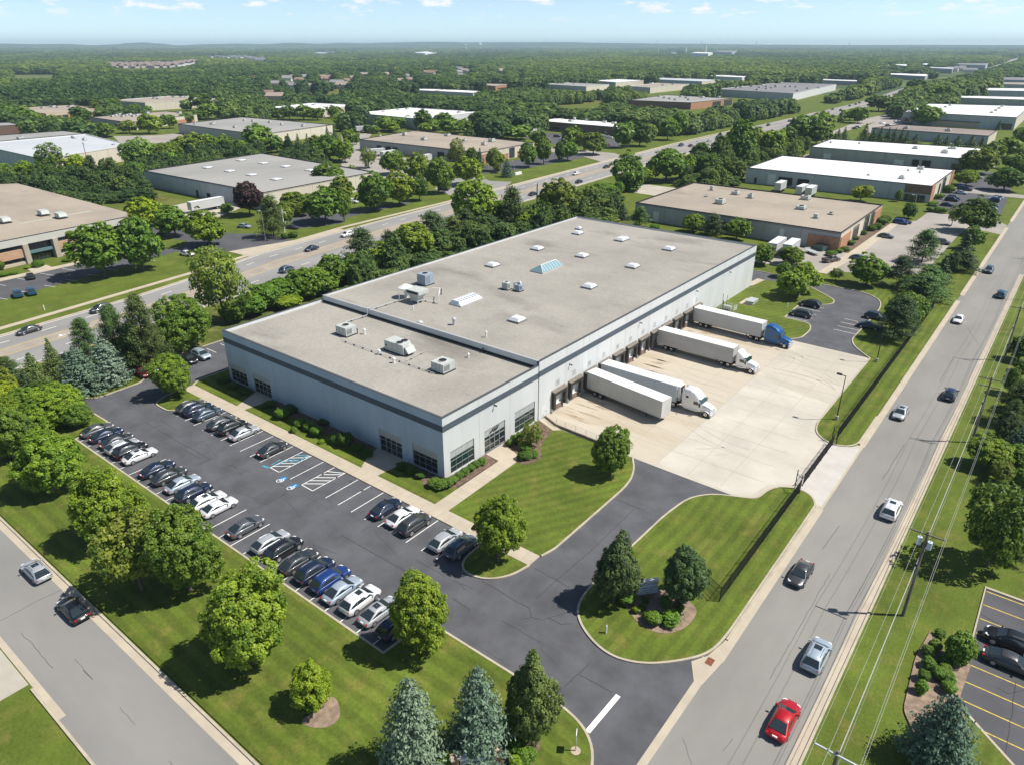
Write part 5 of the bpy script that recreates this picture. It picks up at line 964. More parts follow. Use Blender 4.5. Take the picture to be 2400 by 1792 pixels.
def carproto(kind):
    if kind == 'sedan': L, Wd, belt, hood, roof, ws, rs = 4.85, 1.86, .95, .86, 1.45, (1.15,.35), (-1.95,-1.0)
    elif kind == 'wagon': L, Wd, belt, hood, roof, ws, rs = 4.8, 1.88, .96, .90, 1.47, (1.25,.35), (-2.28,-1.45)
    elif kind == 'suv': L, Wd, belt, hood, roof, ws, rs = 4.8, 1.96, 1.06, 1.02, 1.67, (1.3,.5), (-2.30,-1.72)
    else: L, Wd, belt, hood, roof, ws, rs = 5.7, 2.0, 1.08, 1.08, 1.88, (1.5,.9), (-.7,-.6)
    h = Wd/2
    mb = carbody(L, Wd, belt, hood, roof, ws, rs, kind)
    if kind == 'pickup':
        mb.box(-L/2+.05,-h*.95,belt-.02,-L/2+.15,h*.95,belt+.12); mb.box(-L/2+.15,-h*.95,belt-.02,-.75,-h*.87,belt+.12); mb.box(-L/2+.15,h*.87,belt-.02,-.75,h*.95,belt+.12)
    parts = [('body', mb, ['car'], True)]
    def face(p, q, r, s, off):     # quad with offset along its normal
        P = [Vector(x) for x in (p,q,r,s)]; n = (P[1]-P[0]).cross(P[3]-P[0]).normalized()*off
        return [tuple(x+n) for x in P]
    hb, ht = h*.90, (h*.68 if kind == 'sedan' else h*.71)
    def pt(x0, w0, z0, x1, w1, z1, t): return (x0+(x1-x0)*t, w0+(w1-w0)*t, z0+(z1-z0)*t)
    A = (ws[0],-hb*.93,belt); B = (ws[0],hb*.93,belt); Cc = (ws[1],ht*.88,roof-.14); D = (ws[1],-ht*.88,roof-.14)
    q = MB().quad(face(A,B,Cc,D,.02)); parts.append(('windshield', q, ['glass'], False))
    A = (rs[0],-hb*.90,belt); B = (rs[0],hb*.90,belt); Cc = (rs[1],ht*.86,roof-.15); D = (rs[1],-ht*.86,roof-.15)
    if kind != 'pickup': q = MB().quad(face(B,A,D,Cc,.02)); parts.append(('rear_window', q, ['glass'], False))
    for s in (-1,1):
        q = MB(); x0, x1 = rs[0]+.22, ws[0]-.25; y0, y1 = rs[1]+.12, ws[1]-.08
        cuts = [0,.30,.62,1] if kind != 'sedan' else [0,.5,1]
        for a, b in zip(cuts[:-1], cuts[1:]):
            a2 = a+.004; b2 = b-.004
            w0 = s*(hb+.015); w1 = s*(ht+.015)
            zt_ = lambda q: roof-.14-.09*abs(2*q-1)**2.2
            P = [(x0+(x1-x0)*a2, w0-(w0-w1)*.10, belt+.03),(x0+(x1-x0)*b2, w0-(w0-w1)*.10, belt+.03),(y0+(y1-y0)*b2, w1+s*.01, zt_(b2)),(y0+(y1-y0)*a2, w1+s*.01, zt_(a2))]
            q.quad(P if s < 0 else P[::-1])
        parts.append(('side_window', q, ['glass'], False))
        parts.append(('headlight', MB().hexa([(L/2-.42,s*h*.90,hood*.66),(L/2-.06,s*h*.72,hood*.66),(L/2-.03,s*h*.45,hood*.66),(L/2-.4,s*h*.5,hood*.66)][::s], [(L/2-.5,s*h*.90,hood*.88),(L/2-.22,s*h*.74,hood*.86),(L/2-.20,s*h*.45,hood*.86),(L/2-.5,s*h*.5,hood*.88)][::s]), ['lamp'], False))
        zt = belt*.80; parts.append(('taillight', MB().box(-L/2-.015,s*h*.64,zt-.035,-L/2+.16,s*h*.86,zt+.05), ['redlamp'], False))
        parts.append(('side_mirror', MB().box(ws[0]-.42,s*h*.93,belt+.0,ws[0]-.26,s*(h+.17),belt+.14), ['car'], False))
    parts.append(('grille', MB().box(L/2-.12,-h*.4,.42,L/2+.012,h*.4,hood*.68), ['black'], False))
    parts.append(('number_plate', MB().box(-L/2-.025,-.22,.62,-L/2+.1,.22,.75), ['plate'], False))
    if kind in ('suv','wagon'):
        for s in (-1,1): parts.append(('roof_rail', MB().box(rs[1]+.35,s*ht*.80-.02,roof-.03,ws[1]-.4,s*ht*.80+.02,roof+.05), ['chrome'], False))
    r = .34 if kind in ('sedan','wagon') else .39
    wheels = [(sx*L*.295+(.03 if sx > 0 else -.02), sy*(h-.10)) for sx in (-1,1) for sy in (-1,1)]
    return parts, wheels, r, dict(L=L, W=Wd, roof=roof, ws=ws, rs=rs, ht=ht)
PROTO = {}
def car_first(kind, sunroof):
    parts, wheels, r, d = carproto(kind)
    root = empty('parked_car', (0,0,0)); kids = []
    for nm, mb, ms, sm in parts:
        o = mb.build(nm, [M[x] for x in ms], root, smooth=sm)
    if sunroof:
        MB().quad([(d['ws'][1]-.95,-.36,d['roof']+.032),(d['ws'][1]-.28,-.36,d['roof']+.032),(d['ws'][1]-.28,.36,d['roof']+.032),(d['ws'][1]-.95,.36,d['roof']+.032)]).build('sunroof', M['glass'], root)
    tm = None
    for (x, y) in wheels:
        s = 1 if y > 0 else -1
        if tm is None:
            t = MB().cyl((0,-.12,0),(0,.12,0),r,n=20).build('wheel', M['tyre'], root, smooth=False); tm = t.data
            rm = MB()
            for ss in (-1,1):
                rm.cyl((0,ss*.121,0),(0,ss*.135,0),r*.66,r*.60,n=16,m=0)
                for k in range(5):
                    a = 2*math.pi*k/5+.3; rm.cyl((math.cos(a)*r*.38,ss*.134,math.sin(a)*r*.38),(math.cos(a)*r*.38,ss*.139,math.sin(a)*r*.38),r*.12,n=6,m=1)
            q = rm.build('rim', [M['rim'], M['dark']], t); rmd = q.data
        else:
            t = link(bpy.data.objects.new('wheel', tm), root); q = link(bpy.data.objects.new('rim', rmd), t)
        t.location = (x, y, r)
    return root
def set_col(root, c):
    for ch in root.children:
        if ch.name.startswith(('body','side_mirror')): ch.color = (*c, 1)
KIDS = {}
def copy_tree(o, parent=None):
    c = o.copy(); COL.objects.link(c); c.parent = parent
    for ch in KIDS[o] if o in KIDS else list(o.children):
        copy_tree(ch, c)
    return c
CC = {'black':(.012,.013,.016),'navy':(.012,.022,.055),'blue':(.012,.045,.19),'teal':(.02,.09,.16),'charcoal':(.05,.053,.058),'grey':(.10,.105,.115),'silver':(.42,.44,.46),'lightblue':(.36,.43,.50),'white':(.80,.80,.80),'red':(.45,.006,.012),'darkred':(.22,.015,.02),'slate':(.07,.10,.14),'brown':(.10,.075,.06)}
CN = {'navy':'dark navy','teal':'teal blue','charcoal':'charcoal grey','grey':'grey','lightblue':'pale blue silver','darkred':'dark red','slate':'slate blue','white':'white'}
KN = {'sedan':'sedan','wagon':'estate car','suv':'SUV','pickup':'pickup truck'}
def car(kind, col, x, y, ang, label, group=None, sunroof=False, name='car'):
    key = (kind, sunroof)
    if key not in PROTO: r = car_first(kind, sunroof); PROTO[key] = r
    else: r = copy_tree(PROTO[key])
    r.name = name; r.location = (x, y, .035); r.rotation_euler = (0,0,ang); set_col(r, CC[col])
    tag(r, label, 'pickup truck' if kind == 'pickup' else 'car', group)
    return r
ORD = ['first','second','third','fourth','fifth','sixth','seventh','eighth','ninth','tenth','eleventh','twelfth','thirteenth','fourteenth','fifteenth','sixteenth','seventeenth','eighteenth','nineteenth','twentieth','twenty-first','twenty-second','twenty-third','twenty-fourth','twenty-fifth','twenty-sixth','twenty-seventh']
ORD += [q+w_ for q in ('twenty-','thirty-','forty-','fifty-') for w_ in ORD[:9]][7:]
def cl(kind, col): return (CN.get(col, col)+' '+KN[kind])
UP = math.pi/2
# row along the building sidewalk
row = [('T4',1215,970,'wagon','grey',0),('T4',1275,985,'suv','navy',0),('T4',1345,1010,'wagon','slate',0),('T4',1445,1065,'wagon','grey',0),('T4',1505,1095,'suv','black',0),('T4',1570,1135,'sedan','silver',0),('T4',1765,1235,'sedan','charcoal',0),('T5',315,1600,'sedan','navy',1),('T8',390,45,'sedan','white',0),('T8',490,80,'suv','charcoal',0),('T8',690,180,'wagon','silver',0),('T8',770,240,'suv','slate',1)]
for i, (t, x, y, k, c, s) in enumerate(row):
    X = g(t, x, y, .7)[0]; car(k, c, X, 50.3+(i%3-1)*.12, UP+(i%4-1.5)*.012, ORD[i]+' car from the left along the building sidewalk, a '+cl(k,c), 'cars along the building sidewalk', bool(s), 'parked_car')
row = [('T4',600,1125,'sedan','grey'),('T4',650,1160,'sedan','navy'),('T4',725,1195,'sedan','charcoal'),('T4',775,1225,'wagon','silver'),('T4',820,1255,'suv','black'),('T4',890,1285,'sedan','white'),('T4',1005,1370,'sedan','navy'),('T4',1085,1415,'wagon','charcoal'),('T4',1145,1475,'sedan','lightblue'),('T4',1260,1515,'suv','navy'),('T4',1345,1570,'wagon','white'),('T4',1415,1610,'sedan','white'),('T7',1560,120,'sedan','grey'),('T7',1720,220,'wagon','silver'),('T7',1820,260,'suv','black'),('T7',1910,345,'wagon','charcoal'),('T7',1990,420,'suv','navy'),('T7',2095,475,'suv','blue'),('T8',25,500,'sedan','lightblue'),('T8',110,590,'suv','white'),('T8',220,670,'sedan','silver'),('T8',310,780,'suv','navy')]
for i, (t, x, y, k, c) in enumerate(row):
    X = g(t, x, y, .7)[0]; car(k, c, X, 36.9+(i%3-1)*.12, UP+(i%5-2)*.01, ORD[i]+' car from the left along the street lawn, a '+cl(k,c), 'cars along the street lawn', i in (5,10,15,19,20), 'parked_car')
for (t,x,y,k,c,an,lb) in (('T4',915,745,'sedan','darkred',0,'dark red sedan alone at the conifers in the corner of the side lot'),('T4',1000,715,'suv','slate',0,'slate SUV half hidden behind the island maple'),('T4',1215,660,'sedan','black',0,'black sedan in the side lot beneath the dark tree'),('T4',1298,635,'suv','lightblue',0,'pale blue SUV nearest the warehouse in the side lot'),
  ('T2',440,1500,'sedan','charcoal',UP,'charcoal sedan glimpsed behind the warehouse roof edge')):
    X, Y = g(t,x,y,.7); car(k,c,X,Y,an,lb,'cars in the side lot')
for (X,Y,k,c,lb) in ((-116.2,100,'suv','black','black SUV tucked behind the long side of the warehouse'),):
    car(k,c,X,Y,UP,lb)
for (t,x,y,k,c,an,lb) in (('T6',822,308,'suv','black',math.pi,'black SUV upper of two beside the dock end lawn'),('T6',765,370,'suv','charcoal',math.pi,'dark SUV lower of two beside the dock end lawn'),('T6',1250,390,'suv','navy',0,'navy SUV under the tree at the rear lot edge'),('T6',1205,448,'sedan','navy',0,'dark sedan sticking out under the rear lot tree'),('T9',2075,830,'suv','black',math.pi,'black SUV facing the shrubs in the right hand lot'),('T9',2080,965,'sedan','charcoal',0,'charcoal sedan beside the black SUV in the right hand lot')):
    X, Y = g(t,x,y,.7)
    if t == 'T9': X += .6
    car(k,c,X,Y,an+.01,lb,None,False,'parked_car')
# moving traffic on the road beside the yard
for (t,x,y,k,c,d,s,lb) in (('T9',740,400,'sedan','charcoal',-1,0,'charcoal sedan on the main road opposite the sign lawn'),('T9',920,962,'suv','lightblue',1,1,'silver SUV with sunroof heading away above the red sedan'),('T9',735,1392,'sedan','red',1,0,'bright red sedan nearest the camera on the main road'),('T6',1410,1005,'wagon','silver',-1,1,'silver car coming along the road beside the gate'),('T6',1740,890,'suv','navy',1,0,'navy SUV heading away beside the black street lamp lawn'),('T6',1785,405,'sedan','white',-1,0,'white sedan coming down the main road'),('T6',2055,245,'suv','teal',1,0,'teal SUV far up the main road on the right side'),('T6',1985,90,'suv','slate',-1,0,'dark blue car farthest up the main road'),('T6',1362,1632,'suv','white',1,1,'white SUV heading away beyond the silver SUV')):
    X, Y = g(t,x,y,.7); car(k,c,(-13.6 if d < 0 else -8.4),Y,UP*d,lb,'cars driving on the main road',bool(s),'moving_car')
for (t,x,y,k,c,lb) in (('T7',232,392,'wagon','silver','silver estate car hugging the kerb on the lower left street'),('T7',470,640,'sedan','black','black sedan on the lower left street following the silver one')):
    X, Y = g(t,x,y,.7); car(k,c,X,Y,math.pi,lb,'cars on the lower left street',c == 'silver','moving_car')
# highway traffic
def hang(Y):
    for a, b in zip(HF[:-1], HF[1:]):
        if a[1] <= Y <= b[1]: return math.atan2(b[1]-a[1], b[0]-a[0])
    return UP
hwc = [('T4',185,475,'sedan','charcoal',-1),('T4',650,338,'suv','charcoal',-1),('T1',2010,1382,'sedan','navy',-1),('T1',1850,1517,'suv','slate',1),('T2',38,1292,'suv','white',-1),('T2',750,1098,'sedan','silver',-1),('T2',1237,1030,'sedan','black',1),('T2',1515,900,'suv','white',-1),('T2',1535,951,'sedan','black',1),('T2',1710,856,'sedan','black',-1),('T2',2192,717,'suv','navy',-1),
 ('U5',105,1440,'sedan','black',1),('U5',340,1380,'sedan','silver',-1),('U5',480,1300,'sedan','black',-1),('U5',455,1330,'suv','navy',-1),('U5',1005,1210,'sedan','black',1),('U5',1105,1175,'suv','charcoal',-1),('U5',1378,1120,'sedan','black',-1),('U5',1365,1185,'suv','charcoal',1),('U5',1935,970,'sedan','charcoal',-1),('U5',2040,985,'suv','navy',1),('U5',2155,925,'sedan','navy',-1),('U5',1880,1015,'sedan','grey',1),('U6',30,905,'sedan','black',-1),('U6',78,888,'sedan','black',-1),('U6',165,868,'sedan','grey',-1),('U6',463,800,'suv','black',1),('U6',235,830,'sedan','silver',-1)]
_w = ['near the left frame edge','beside the far lawn','below the flagpoles','behind the hedge','beside the pines','past the near far-side maples','emerging from behind the tall pole','at the street corner','alongside the white one','before the office turn','beyond the round roadside tree']
for i, (t,x,y,k,c,d) in enumerate(hwc):
    X, Y = g(t,x,y,.7); a = hang(Y); lb = cl(k,c)+' on the highway, '+ORD[i]+' vehicle counting from the left edge'
    if i < len(_w): lb = cl(k,c)+' on the highway '+_w[i]
    if i < 15: car(k,c,X,Y,a if d > 0 else a+math.pi,lb,'cars on the highway',False,'highway_car')
    else: hwc[i] = (X,Y,k,c,a if d > 0 else a+math.pi,lb)
# small far cars: one simple mesh each
def tiny(kind):
    mb = carbody(*{'sedan':(4.8,1.86,.95,.86,1.45,(1.15,.35),(-1.95,-1.0)),'suv':(4.85,1.96,1.08,1.04,1.74,(1.25,.6),(-2.32,-2.0))}[kind], kind)
    h = .93; z0, z1 = (.98,1.36) if kind == 'sedan' else (1.12,1.64); x0, x1, y0, y1 = (-1.9,1.1,-1.05,.4) if kind == 'sedan' else (-2.3,1.2,-2.0,.62)
    for s in (-1,1): mb.quad([(x0+.2,s*h*.91,z0),(x1-.2,s*h*.91,z0),(y1-.1,s*h*.75,z1),(y0+.1,s*h*.75,z1)][::-s],1)
    mb.quad([(x1+.03,-h*.8,z0),(x1+.03,h*.8,z0),(y1+.03,h*.62,z1),(y1+.03,-h*.62,z1)],1); mb.quad([(x0-.03,h*.8,z0),(x0-.03,-h*.8,z0),(y0-.03,-h*.62,z1),(y0-.03,h*.62,z1)],1)
    for sx in (-1,1):
        for s in (-1,1): mb.cyl((sx*1.42,s*.72,.34),(sx*1.42,s*.98,.34),.34,n=10,m=2)
    return mb.build('far_car', [M['car'],M['glass'],M['tyre']])
TP = {}
def far_car(kind, col, X, Y, ang, label, group):
    if kind not in ('sedan','suv'): kind = 'sedan'
    if kind not in TP: o = tiny(kind); TP[kind] = o
    else: o = TP[kind].copy(); COL.objects.link(o)
    o.location = (X,Y,.04); o.rotation_euler = (0,0,ang); o.color = (*CC[col],1); tag(o, label, 'car', group)
for i in range(15, len(hwc)): X,Y,k,c,a,lb = hwc[i]; far_car(k,c,X,Y,a,lb,'cars on the highway')
def frow(items, where, grp, ang):
    items = sorted(items, key=lambda q: q[1]+(0 if q[0][0] == 'T' else 0))
    for i, (t,x,y,k,c) in enumerate(items):
        X,Y = g(t,x,y,.7); far_car(k,c,X,Y,ang+random.Random(i).uniform(-.03,.03), ORD[i]+' from left, '+cl(k,c)+' '+where, grp)
nb = [('U7',610,775,'suv','blue'),('U7',660,765,'sedan','charcoal'),('U7',420,950,'sedan','grey'),('U7',70,1230,'sedan','slate'),('U7',1140,1030,'suv','grey'),('U7',440,1420,'suv','navy')]
frow(nb, 'in the tan lot beside the brick cornered warehouse', 'cars in the neighbouring tan lot', 0)
frow([('U7',1420,340,'suv','blue'),('U7',1455,350,'suv','navy'),('U7',1388,392,'sedan','lightblue'),('U7',1295,462,'suv','charcoal'),('U7',1270,485,'suv','black'),('U7',1215,548,'sedan','navy')], 'nose-in at the end of the long white warehouse', 'cars at the long white warehouse', 0)
frow([('U7',1850,452,'sedan','lightblue'),('U7',1820,470,'sedan','lightblue'),('U7',1800,495,'suv','navy'),('U7',1790,560,'sedan','slate'),('U7',1765,590,'sedan','lightblue'),('U7',1750,630,'sedan','silver'),('U7',1735,660,'suv','silver')], 'along the verge opposite the long white warehouse', 'cars along the verge', math.pi)
frow([('U7',1600,193,'suv','silver'),('U7',1755,62,'suv','silver'),('U7',1800,20,'sedan','black')], 'in the drive past the second white warehouse', 'cars in the shed drive', 0)
frow([('U6',450,1028,'suv','navy'),('U6',500,1022,'suv','blue'),('U6',560,1010,'sedan','white'),('U6',620,1022,'sedan','black'),('U6',370,1150,'sedan','white'),('U6',450,1175,'sedan','charcoal'),('U6',560,1130,'suv','white'),('U6',600,1105,'suv','navy'),('U6',20,1215,'sedan','navy'),('U6',60,1200,'sedan','charcoal')], 'in the yard beside the largest white warehouse', 'cars in the far shed yard', .6)
frow([('U5',700,968,'suv','black'),('U5',790,935,'sedan','navy'),('U5',680,1020,'sedan','silver'),('U5',740,1003,'sedan','charcoal'),('U5',790,998,'sedan','white'),('U5',830,1000,'sedan','silver'),('U5',870,1060,'suv','black'),('U5',890,1070,'sedan','silver'),('U5',290,1018,'suv','darkred'),('U5',255,1022,'sedan','grey'),('U5',850,920,'sedan','navy'),('U5',920,980,'sedan','charcoal')], 'in the car park of the dark brick office', 'cars in the office car park', .4)
frow([('U4',580,1320,'suv','charcoal'),('U4',445,1352,'sedan','brown'),('U4',640,1358,'sedan','white'),('U4',840,1345,'suv','silver'),('U4',1190,1318,'suv','silver'),('U4',1225,1425,'sedan','darkred'),('U4',1255,1330,'sedan','white'),('U4',900,1310,'suv','white')], 'in front of the low brown brick building', 'cars at the brown brick building', .5)
frow([('T1',195,1560,'sedan','black'),('T4',112,243,'suv','teal'),('T4',200,228,'suv','teal')], 'in the office lot at the left edge', 'cars in the left office lot', math.pi-.25)
frow([('T1',1205,1415,'sedan','white')], 'behind the two big maples of the office lot', 'cars behind the maples', .2)
frow([('T1',1575,1238,'sedan','lightblue'),('T1',1885,1245,'sedan','charcoal'),('T2',70,1080,'suv','white'),('T2',660,1000,'suv','navy')], 'in the lot of the seven skylight warehouse', 'cars in the skylight warehouse lot', .4)
# pickup and service truck
X,Y = g('T3',960,1452,.8); car('pickup','brown',X,Y,UP-.5,'dark muddy pickup truck parked beside the shrubs below the brick corner')
# ---- semi trucks
WMH = {}
def wheel(parent, x, y, r=.5, wd=.28, dual=False):
    if 'w' not in WMH:
        t = MB().cyl((0,-.5,0),(0,.5,0),1,n=20).build('wheel', M['tyre'], parent); WMH['w'] = t.data
        q = MB().cyl((0,-.51,0),(0,.51,0),.58,n=16,m=0).cyl((0,-.54,0),(0,.54,0),.25,n=10,m=1).build('rim', [M['chrome'], M['black']], t); WMH['r'] = q.data
    else: t = link(bpy.data.objects.new('wheel', WMH['w']), parent); q = link(bpy.data.objects.new('rim', WMH['r']), t)
    t.location = (x,y,r); t.scale = (r, wd if not dual else wd*2, r); return t
trm = mat('trailer_side_panel', (.52,.53,.53), .55, .05, .5, stretch=(.3,1,1)); trt = mat('trailer_roof', (.70,.71,.71), .6, .08, .4)
def trailer_parts(parent, L=15.9, reefer=False, off=0.0, side=None):
    """box trailer: rear at x=off, front at x=off+L"""
    a, b = off, off+L; w_ = 1.28
    o = MB().box(a,-w_,1.12,b,w_,4.02,0)
    o.quad([(a,-w_,4.025),(b,-w_,4.025),(b,w_,4.025),(a,w_,4.025)],1)
    for s in (-1,1):
        o.box(a,s*w_-.02,3.92,b,s*w_+.02,4.05,2); o.box(a,s*w_-.02,1.08,b,s*w_+.02,1.24,2)
        for k in range(1,14): x = a+(b-a)*k/14; o.box(x-.012,s*w_-.008,1.24,x+.012,s*w_+.008,3.92,3)
    o.box(a-.02,-w_,1.08,a+.05,w_,4.05,2); o.box(b-.04,-w_,1.08,b+.02,w_,4.05,0); o.box(a+.3,-w_+.1,.95,b-.3,w_-.1,1.12,4)
    box = o.build('trailer_box', [side or trm, trt, M['galv'], mat('panel_seam', (.45,.45,.45), .7) if 'seam' not in M else M['seam'], M['black']], parent)
    M.setdefault('seam', box.data.materials[3])
    for x in (a+2.0, a+3.25):
        for s in (-1,1): wheel(parent, x, s*.98, .5, .56)
    mb = MB().box(a+1.2,-.7,.6,a+4.0,.7,.95); mb.build('bogie', M['black'], parent)
    for s in (-1,1): MB().box(b-3.2,s*.8-.07,.06 if reefer is None else .35,b-3.05,s*.8+.07,1.1).build('landing_leg', M['black'], parent)
    if reefer: MB().box(b+.02,-.85,1.9,b+.5,.85,3.9,0).box(b+.5,-.7,2.6,b+.53,.7,3.8,1).box(b+.5,-.7,1.3,b+.1,.7,1.85,2).build('refrigeration_unit', [M['white'],M['black'],M['galv']], parent)
def tractor_parts(parent, x0, col, sleeper=2):
    """tractor whose cab back is at x0 and nose at x0+L"""
    c = x0; w_ = 1.2; P = (*col, 1)
    def cp(mb, nm, m, sm=False):
        o = mb.build(nm, m, parent, smooth=sm); o.color = P; return o
    sl = {2:1.9, 1:.55}[sleeper]; zt = {2:3.75, 1:2.75}[sleeper]
    cb = c+sl+1.45                    # windshield base
    mb = MB(); prof = []
    def ring(x, z0, z1, ww, tw): return [(x,-ww,z0),(x,-ww,z0+.3),(x,-ww,z1-.45),(x,-ww*tw,z1-.08),(x,-ww*tw*.75,z1),(x,0,z1+.03),(x,ww*tw*.75,z1),(x,ww*tw,z1-.08),(x,ww,z1-.45),(x,ww,z0+.3),(x,ww,z0)]
    if sleeper == 2: S_ = [(c,.75,3.7),(c+.25,.7,3.95),(c+1.3,.7,3.95),(c+2.1,.7,3.65),(c+2.7,.7,3.15),(cb-.45,.7,2.75)]
    else: S_ = [(c,.75,3.2),(c+.1,.7,3.75),(c+.7,.7,3.3),(c+1.2,.7,2.9),(cb-.45,.7,2.72)]
    loft(mb, [ring(x,z0,z1,w_ if i else w_*.97,.84) for i,(x,z0,z1) in enumerate(S_)]+[ring(cb,.7,1.95,w_*.92,.95)])
    cp(mb, 'cab', M['car'], False)
    hl = 1.75; nose = cb+hl
    mb = MB(); loft(mb, [ring(cb-.1,.75,1.98,w_*.80,.9), ring(cb+.8,.7,1.88,w_*.74,.88), ring(nose-.25,.6,1.66,w_*.66,.85), ring(nose,.65,1.5,w_*.58,.85)])
    cp(mb, 'hood', M['car'], False)
    mb = MB()
    for s in (-1,1):
        for k in range(8):
            a0 = math.pi*k/8; a1 = math.pi*(k+1)/8; xc = nose-.85; R_ = .68
            q = [(xc+R_*math.cos(a0),s*.70,.45+R_*.95*math.sin(a0)),(xc+R_*math.cos(a1),s*.70,.45+R_*.95*math.sin(a1)),(xc+R_*math.cos(a1),s*1.19,.45+R_*.9*math.sin(a1)),(xc+R_*math.cos(a0),s*1.19,.45+R_*.9*math.sin(a0))]
            mb.quad(q if s < 0 else q[::-1])
        mb.box(nose-.2,s*.55,.5,nose+.02,s*1.16,1.0)
    cp(mb, 'fender', M['car'])
    MB().box(nose-.05,-1.18,.3,nose+.12,1.18,.62).build('bumper', M['chrome'] if sleeper == 1 else M['galv'], parent)
    MB().box(nose-.02,-.5,.7,nose+.03,.5,1.42).build('grille', M['galv'], parent)
    for s in (-1,1): MB().box(nose-.16,s*.72-.16,.85,nose+.045,s*.72+.16,1.15).build('headlight', M['lamp'], parent)
    # glass
    A, B, C_, D = (cb+.02,-1.05,2.0),(cb+.02,1.05,2.0),(cb-.42,.92,2.72),(cb-.42,-.92,2.72)
    MB().quad([(p[0]+.03,p[1],p[2]+.02) for p in (A,B,C_,D)]).build('windshield', M['glassg'], parent)
    MB().box(cb-.5,-1.0,2.72,cb-.2,1.0,2.84).build('sun_visor', M['car'] if sleeper == 2 else M['white'], parent).color = P
    for s in (-1,1):
        MB().quad([(cb-1.35,s*1.215,1.75),(cb-.35,s*1.215,1.75),(cb-.6,s*1.205,2.32),(cb-1.35,s*1.205,2.32)][::-s]).build('side_window', M['glass'], parent)
        if sleeper == 2: MB().box(c+.6,s*1.19,2.55,c+1.05,s*1.205,2.9).build('sleeper_window', M['glass'], parent)
        MB().box(cb-.25,s*1.25,1.6,cb-.1,s*1.5,2.35).build('side_mirror', M['black'], parent)
        MB().cyl((c+.4,s*.95,.75),(cb-.6,s*.95,.75),.33,n=12).build('fuel_tank', M['chrome'] if sleeper == 1 else M['car'], parent).color = P
        MB().cyl((c-.15,s*.8,.9),(c-.15,s*.8,3.3 if sleeper == 1 else 3.9),.08,n=8).build('exhaust_stack', M['chrome'], parent)
        wheel(parent, nose-.85, s*1.0, .5, .30)
        for x in (c-1.5, c-2.8): wheel(parent, x, s*.93, .5, .58)
    MB().box(c-3.4,-.45,.75,c+.2,.45,1.0).build('chassis', M['black'], parent)
    MB().cyl((c-2.1,0,1.0),(c-2.1,0,1.1),.5,n=14).build('fifth_wheel', M['black'], parent)
    return nose
def semi(rear, front, tcol, label, sleeper=2, reefer=False, side=None):
    R_ = Vector(rear); F_ = Vector(front); d = F_-R_; L = d.length; a = math.atan2(d.y,d.x)
    o = empty('semi_truck', (R_.x,R_.y,.04), a, label, 'truck', 'trucks backed up to the warehouse docks'); trailer_parts(o, L, reefer, 0, side); tractor_parts(o, L+(1.15 if reefer else .75), tcol, sleeper); return o
semi((-58.75,101.9),(-44.0,101.7),(.78,.78,.78),'white sleeper cab truck with refrigerated white trailer beside the lone trailer',2,True,mat('trailer_side_bluish',(.50,.54,.58),.5,.04,.5))
dirty = mat('dusty_trailer_side', (.47,.46,.45), .6, .12, .4, stretch=(.2,1,1))
semi((-58.75,123.3),(-42.9,122.9),(.80,.80,.80),'white day cab truck with dusty white trailer in the third bay group',1,False,dirty)
semi((-58.75,139.8),(-43.5,139.1),(.012,.10,.28),'blue sleeper cab truck with grey white trailer at the last dock',2,False)
R_ = Vector((-58.75,97.35)); F_ = Vector((-43.1,95.1)); d = F_-R_
o = empty('semi_trailer', (R_.x,R_.y,.04), math.atan2(d.y,d.x), 'lone white box trailer without cab at the third dock from the entrance', 'trailer'); trailer_parts(o, d.length, None, 0, mat('trailer_side_warm',(.52,.52,.50),.55,.05,.5))
def lone(rear_t, front_t, label, name='semi_trailer', L=None, grp=None):
    A = Vector(g(*rear_t, 4.0)); B = Vector(g(*front_t, 4.0)); d = B-A
    L = L or d.length; o = empty(name, (A.x,A.y,.04), math.atan2(d.y,d.x), label, 'trailer', grp); trailer_parts(o, L, None); return o
lone(('T1',1430,1050),('T1',1205,1090),'white box trailer docked at the warehouse with seven skylights', L=13.5)
lone(('T2',275,738),('T2',180,745),'upper left white trailer beside the tan roofed warehouse', L=10); lone(('T2',345,748),('T2',250,762),'lower right white trailer of the pair at the tan warehouse', L=10)
lone(('T2',575,775),('T2',425,793),'white box truck trailer parked by the tan warehouse docks', L=11)
lone(('T3',655,945),('T3',620,962),'left white trailer at the long white warehouse', L=8.5); lone(('T3',800,968),('T3',757,985),'middle white trailer at the long white warehouse', L=8.5); lone(('T3',850,975),('T3',815,995),'right white trailer at the long white warehouse', L=8.5)
lone(('T3',645,1310),('T3',585,1350),'left white trailer behind the main warehouse with green mark', L=9.5); lone(('T3',735,1320),('T3',685,1355),'right white trailer behind the main warehouse', L=9.0)
lone(('T2',230,590),('T2',60,600),'long white trailer in the yard left of the white warehouse', L=16); lone(('T2',120,570),('T2',20,580),'shorter white trailer behind the long one in the left yard', L=12); lone(('U4',390,1215),('U4',200,1240),'white trailer at the end of the brown brick building', L=15)
lone(('U8',940,310),('U8',620,320),'white trailer behind the brown office roof', L=14)
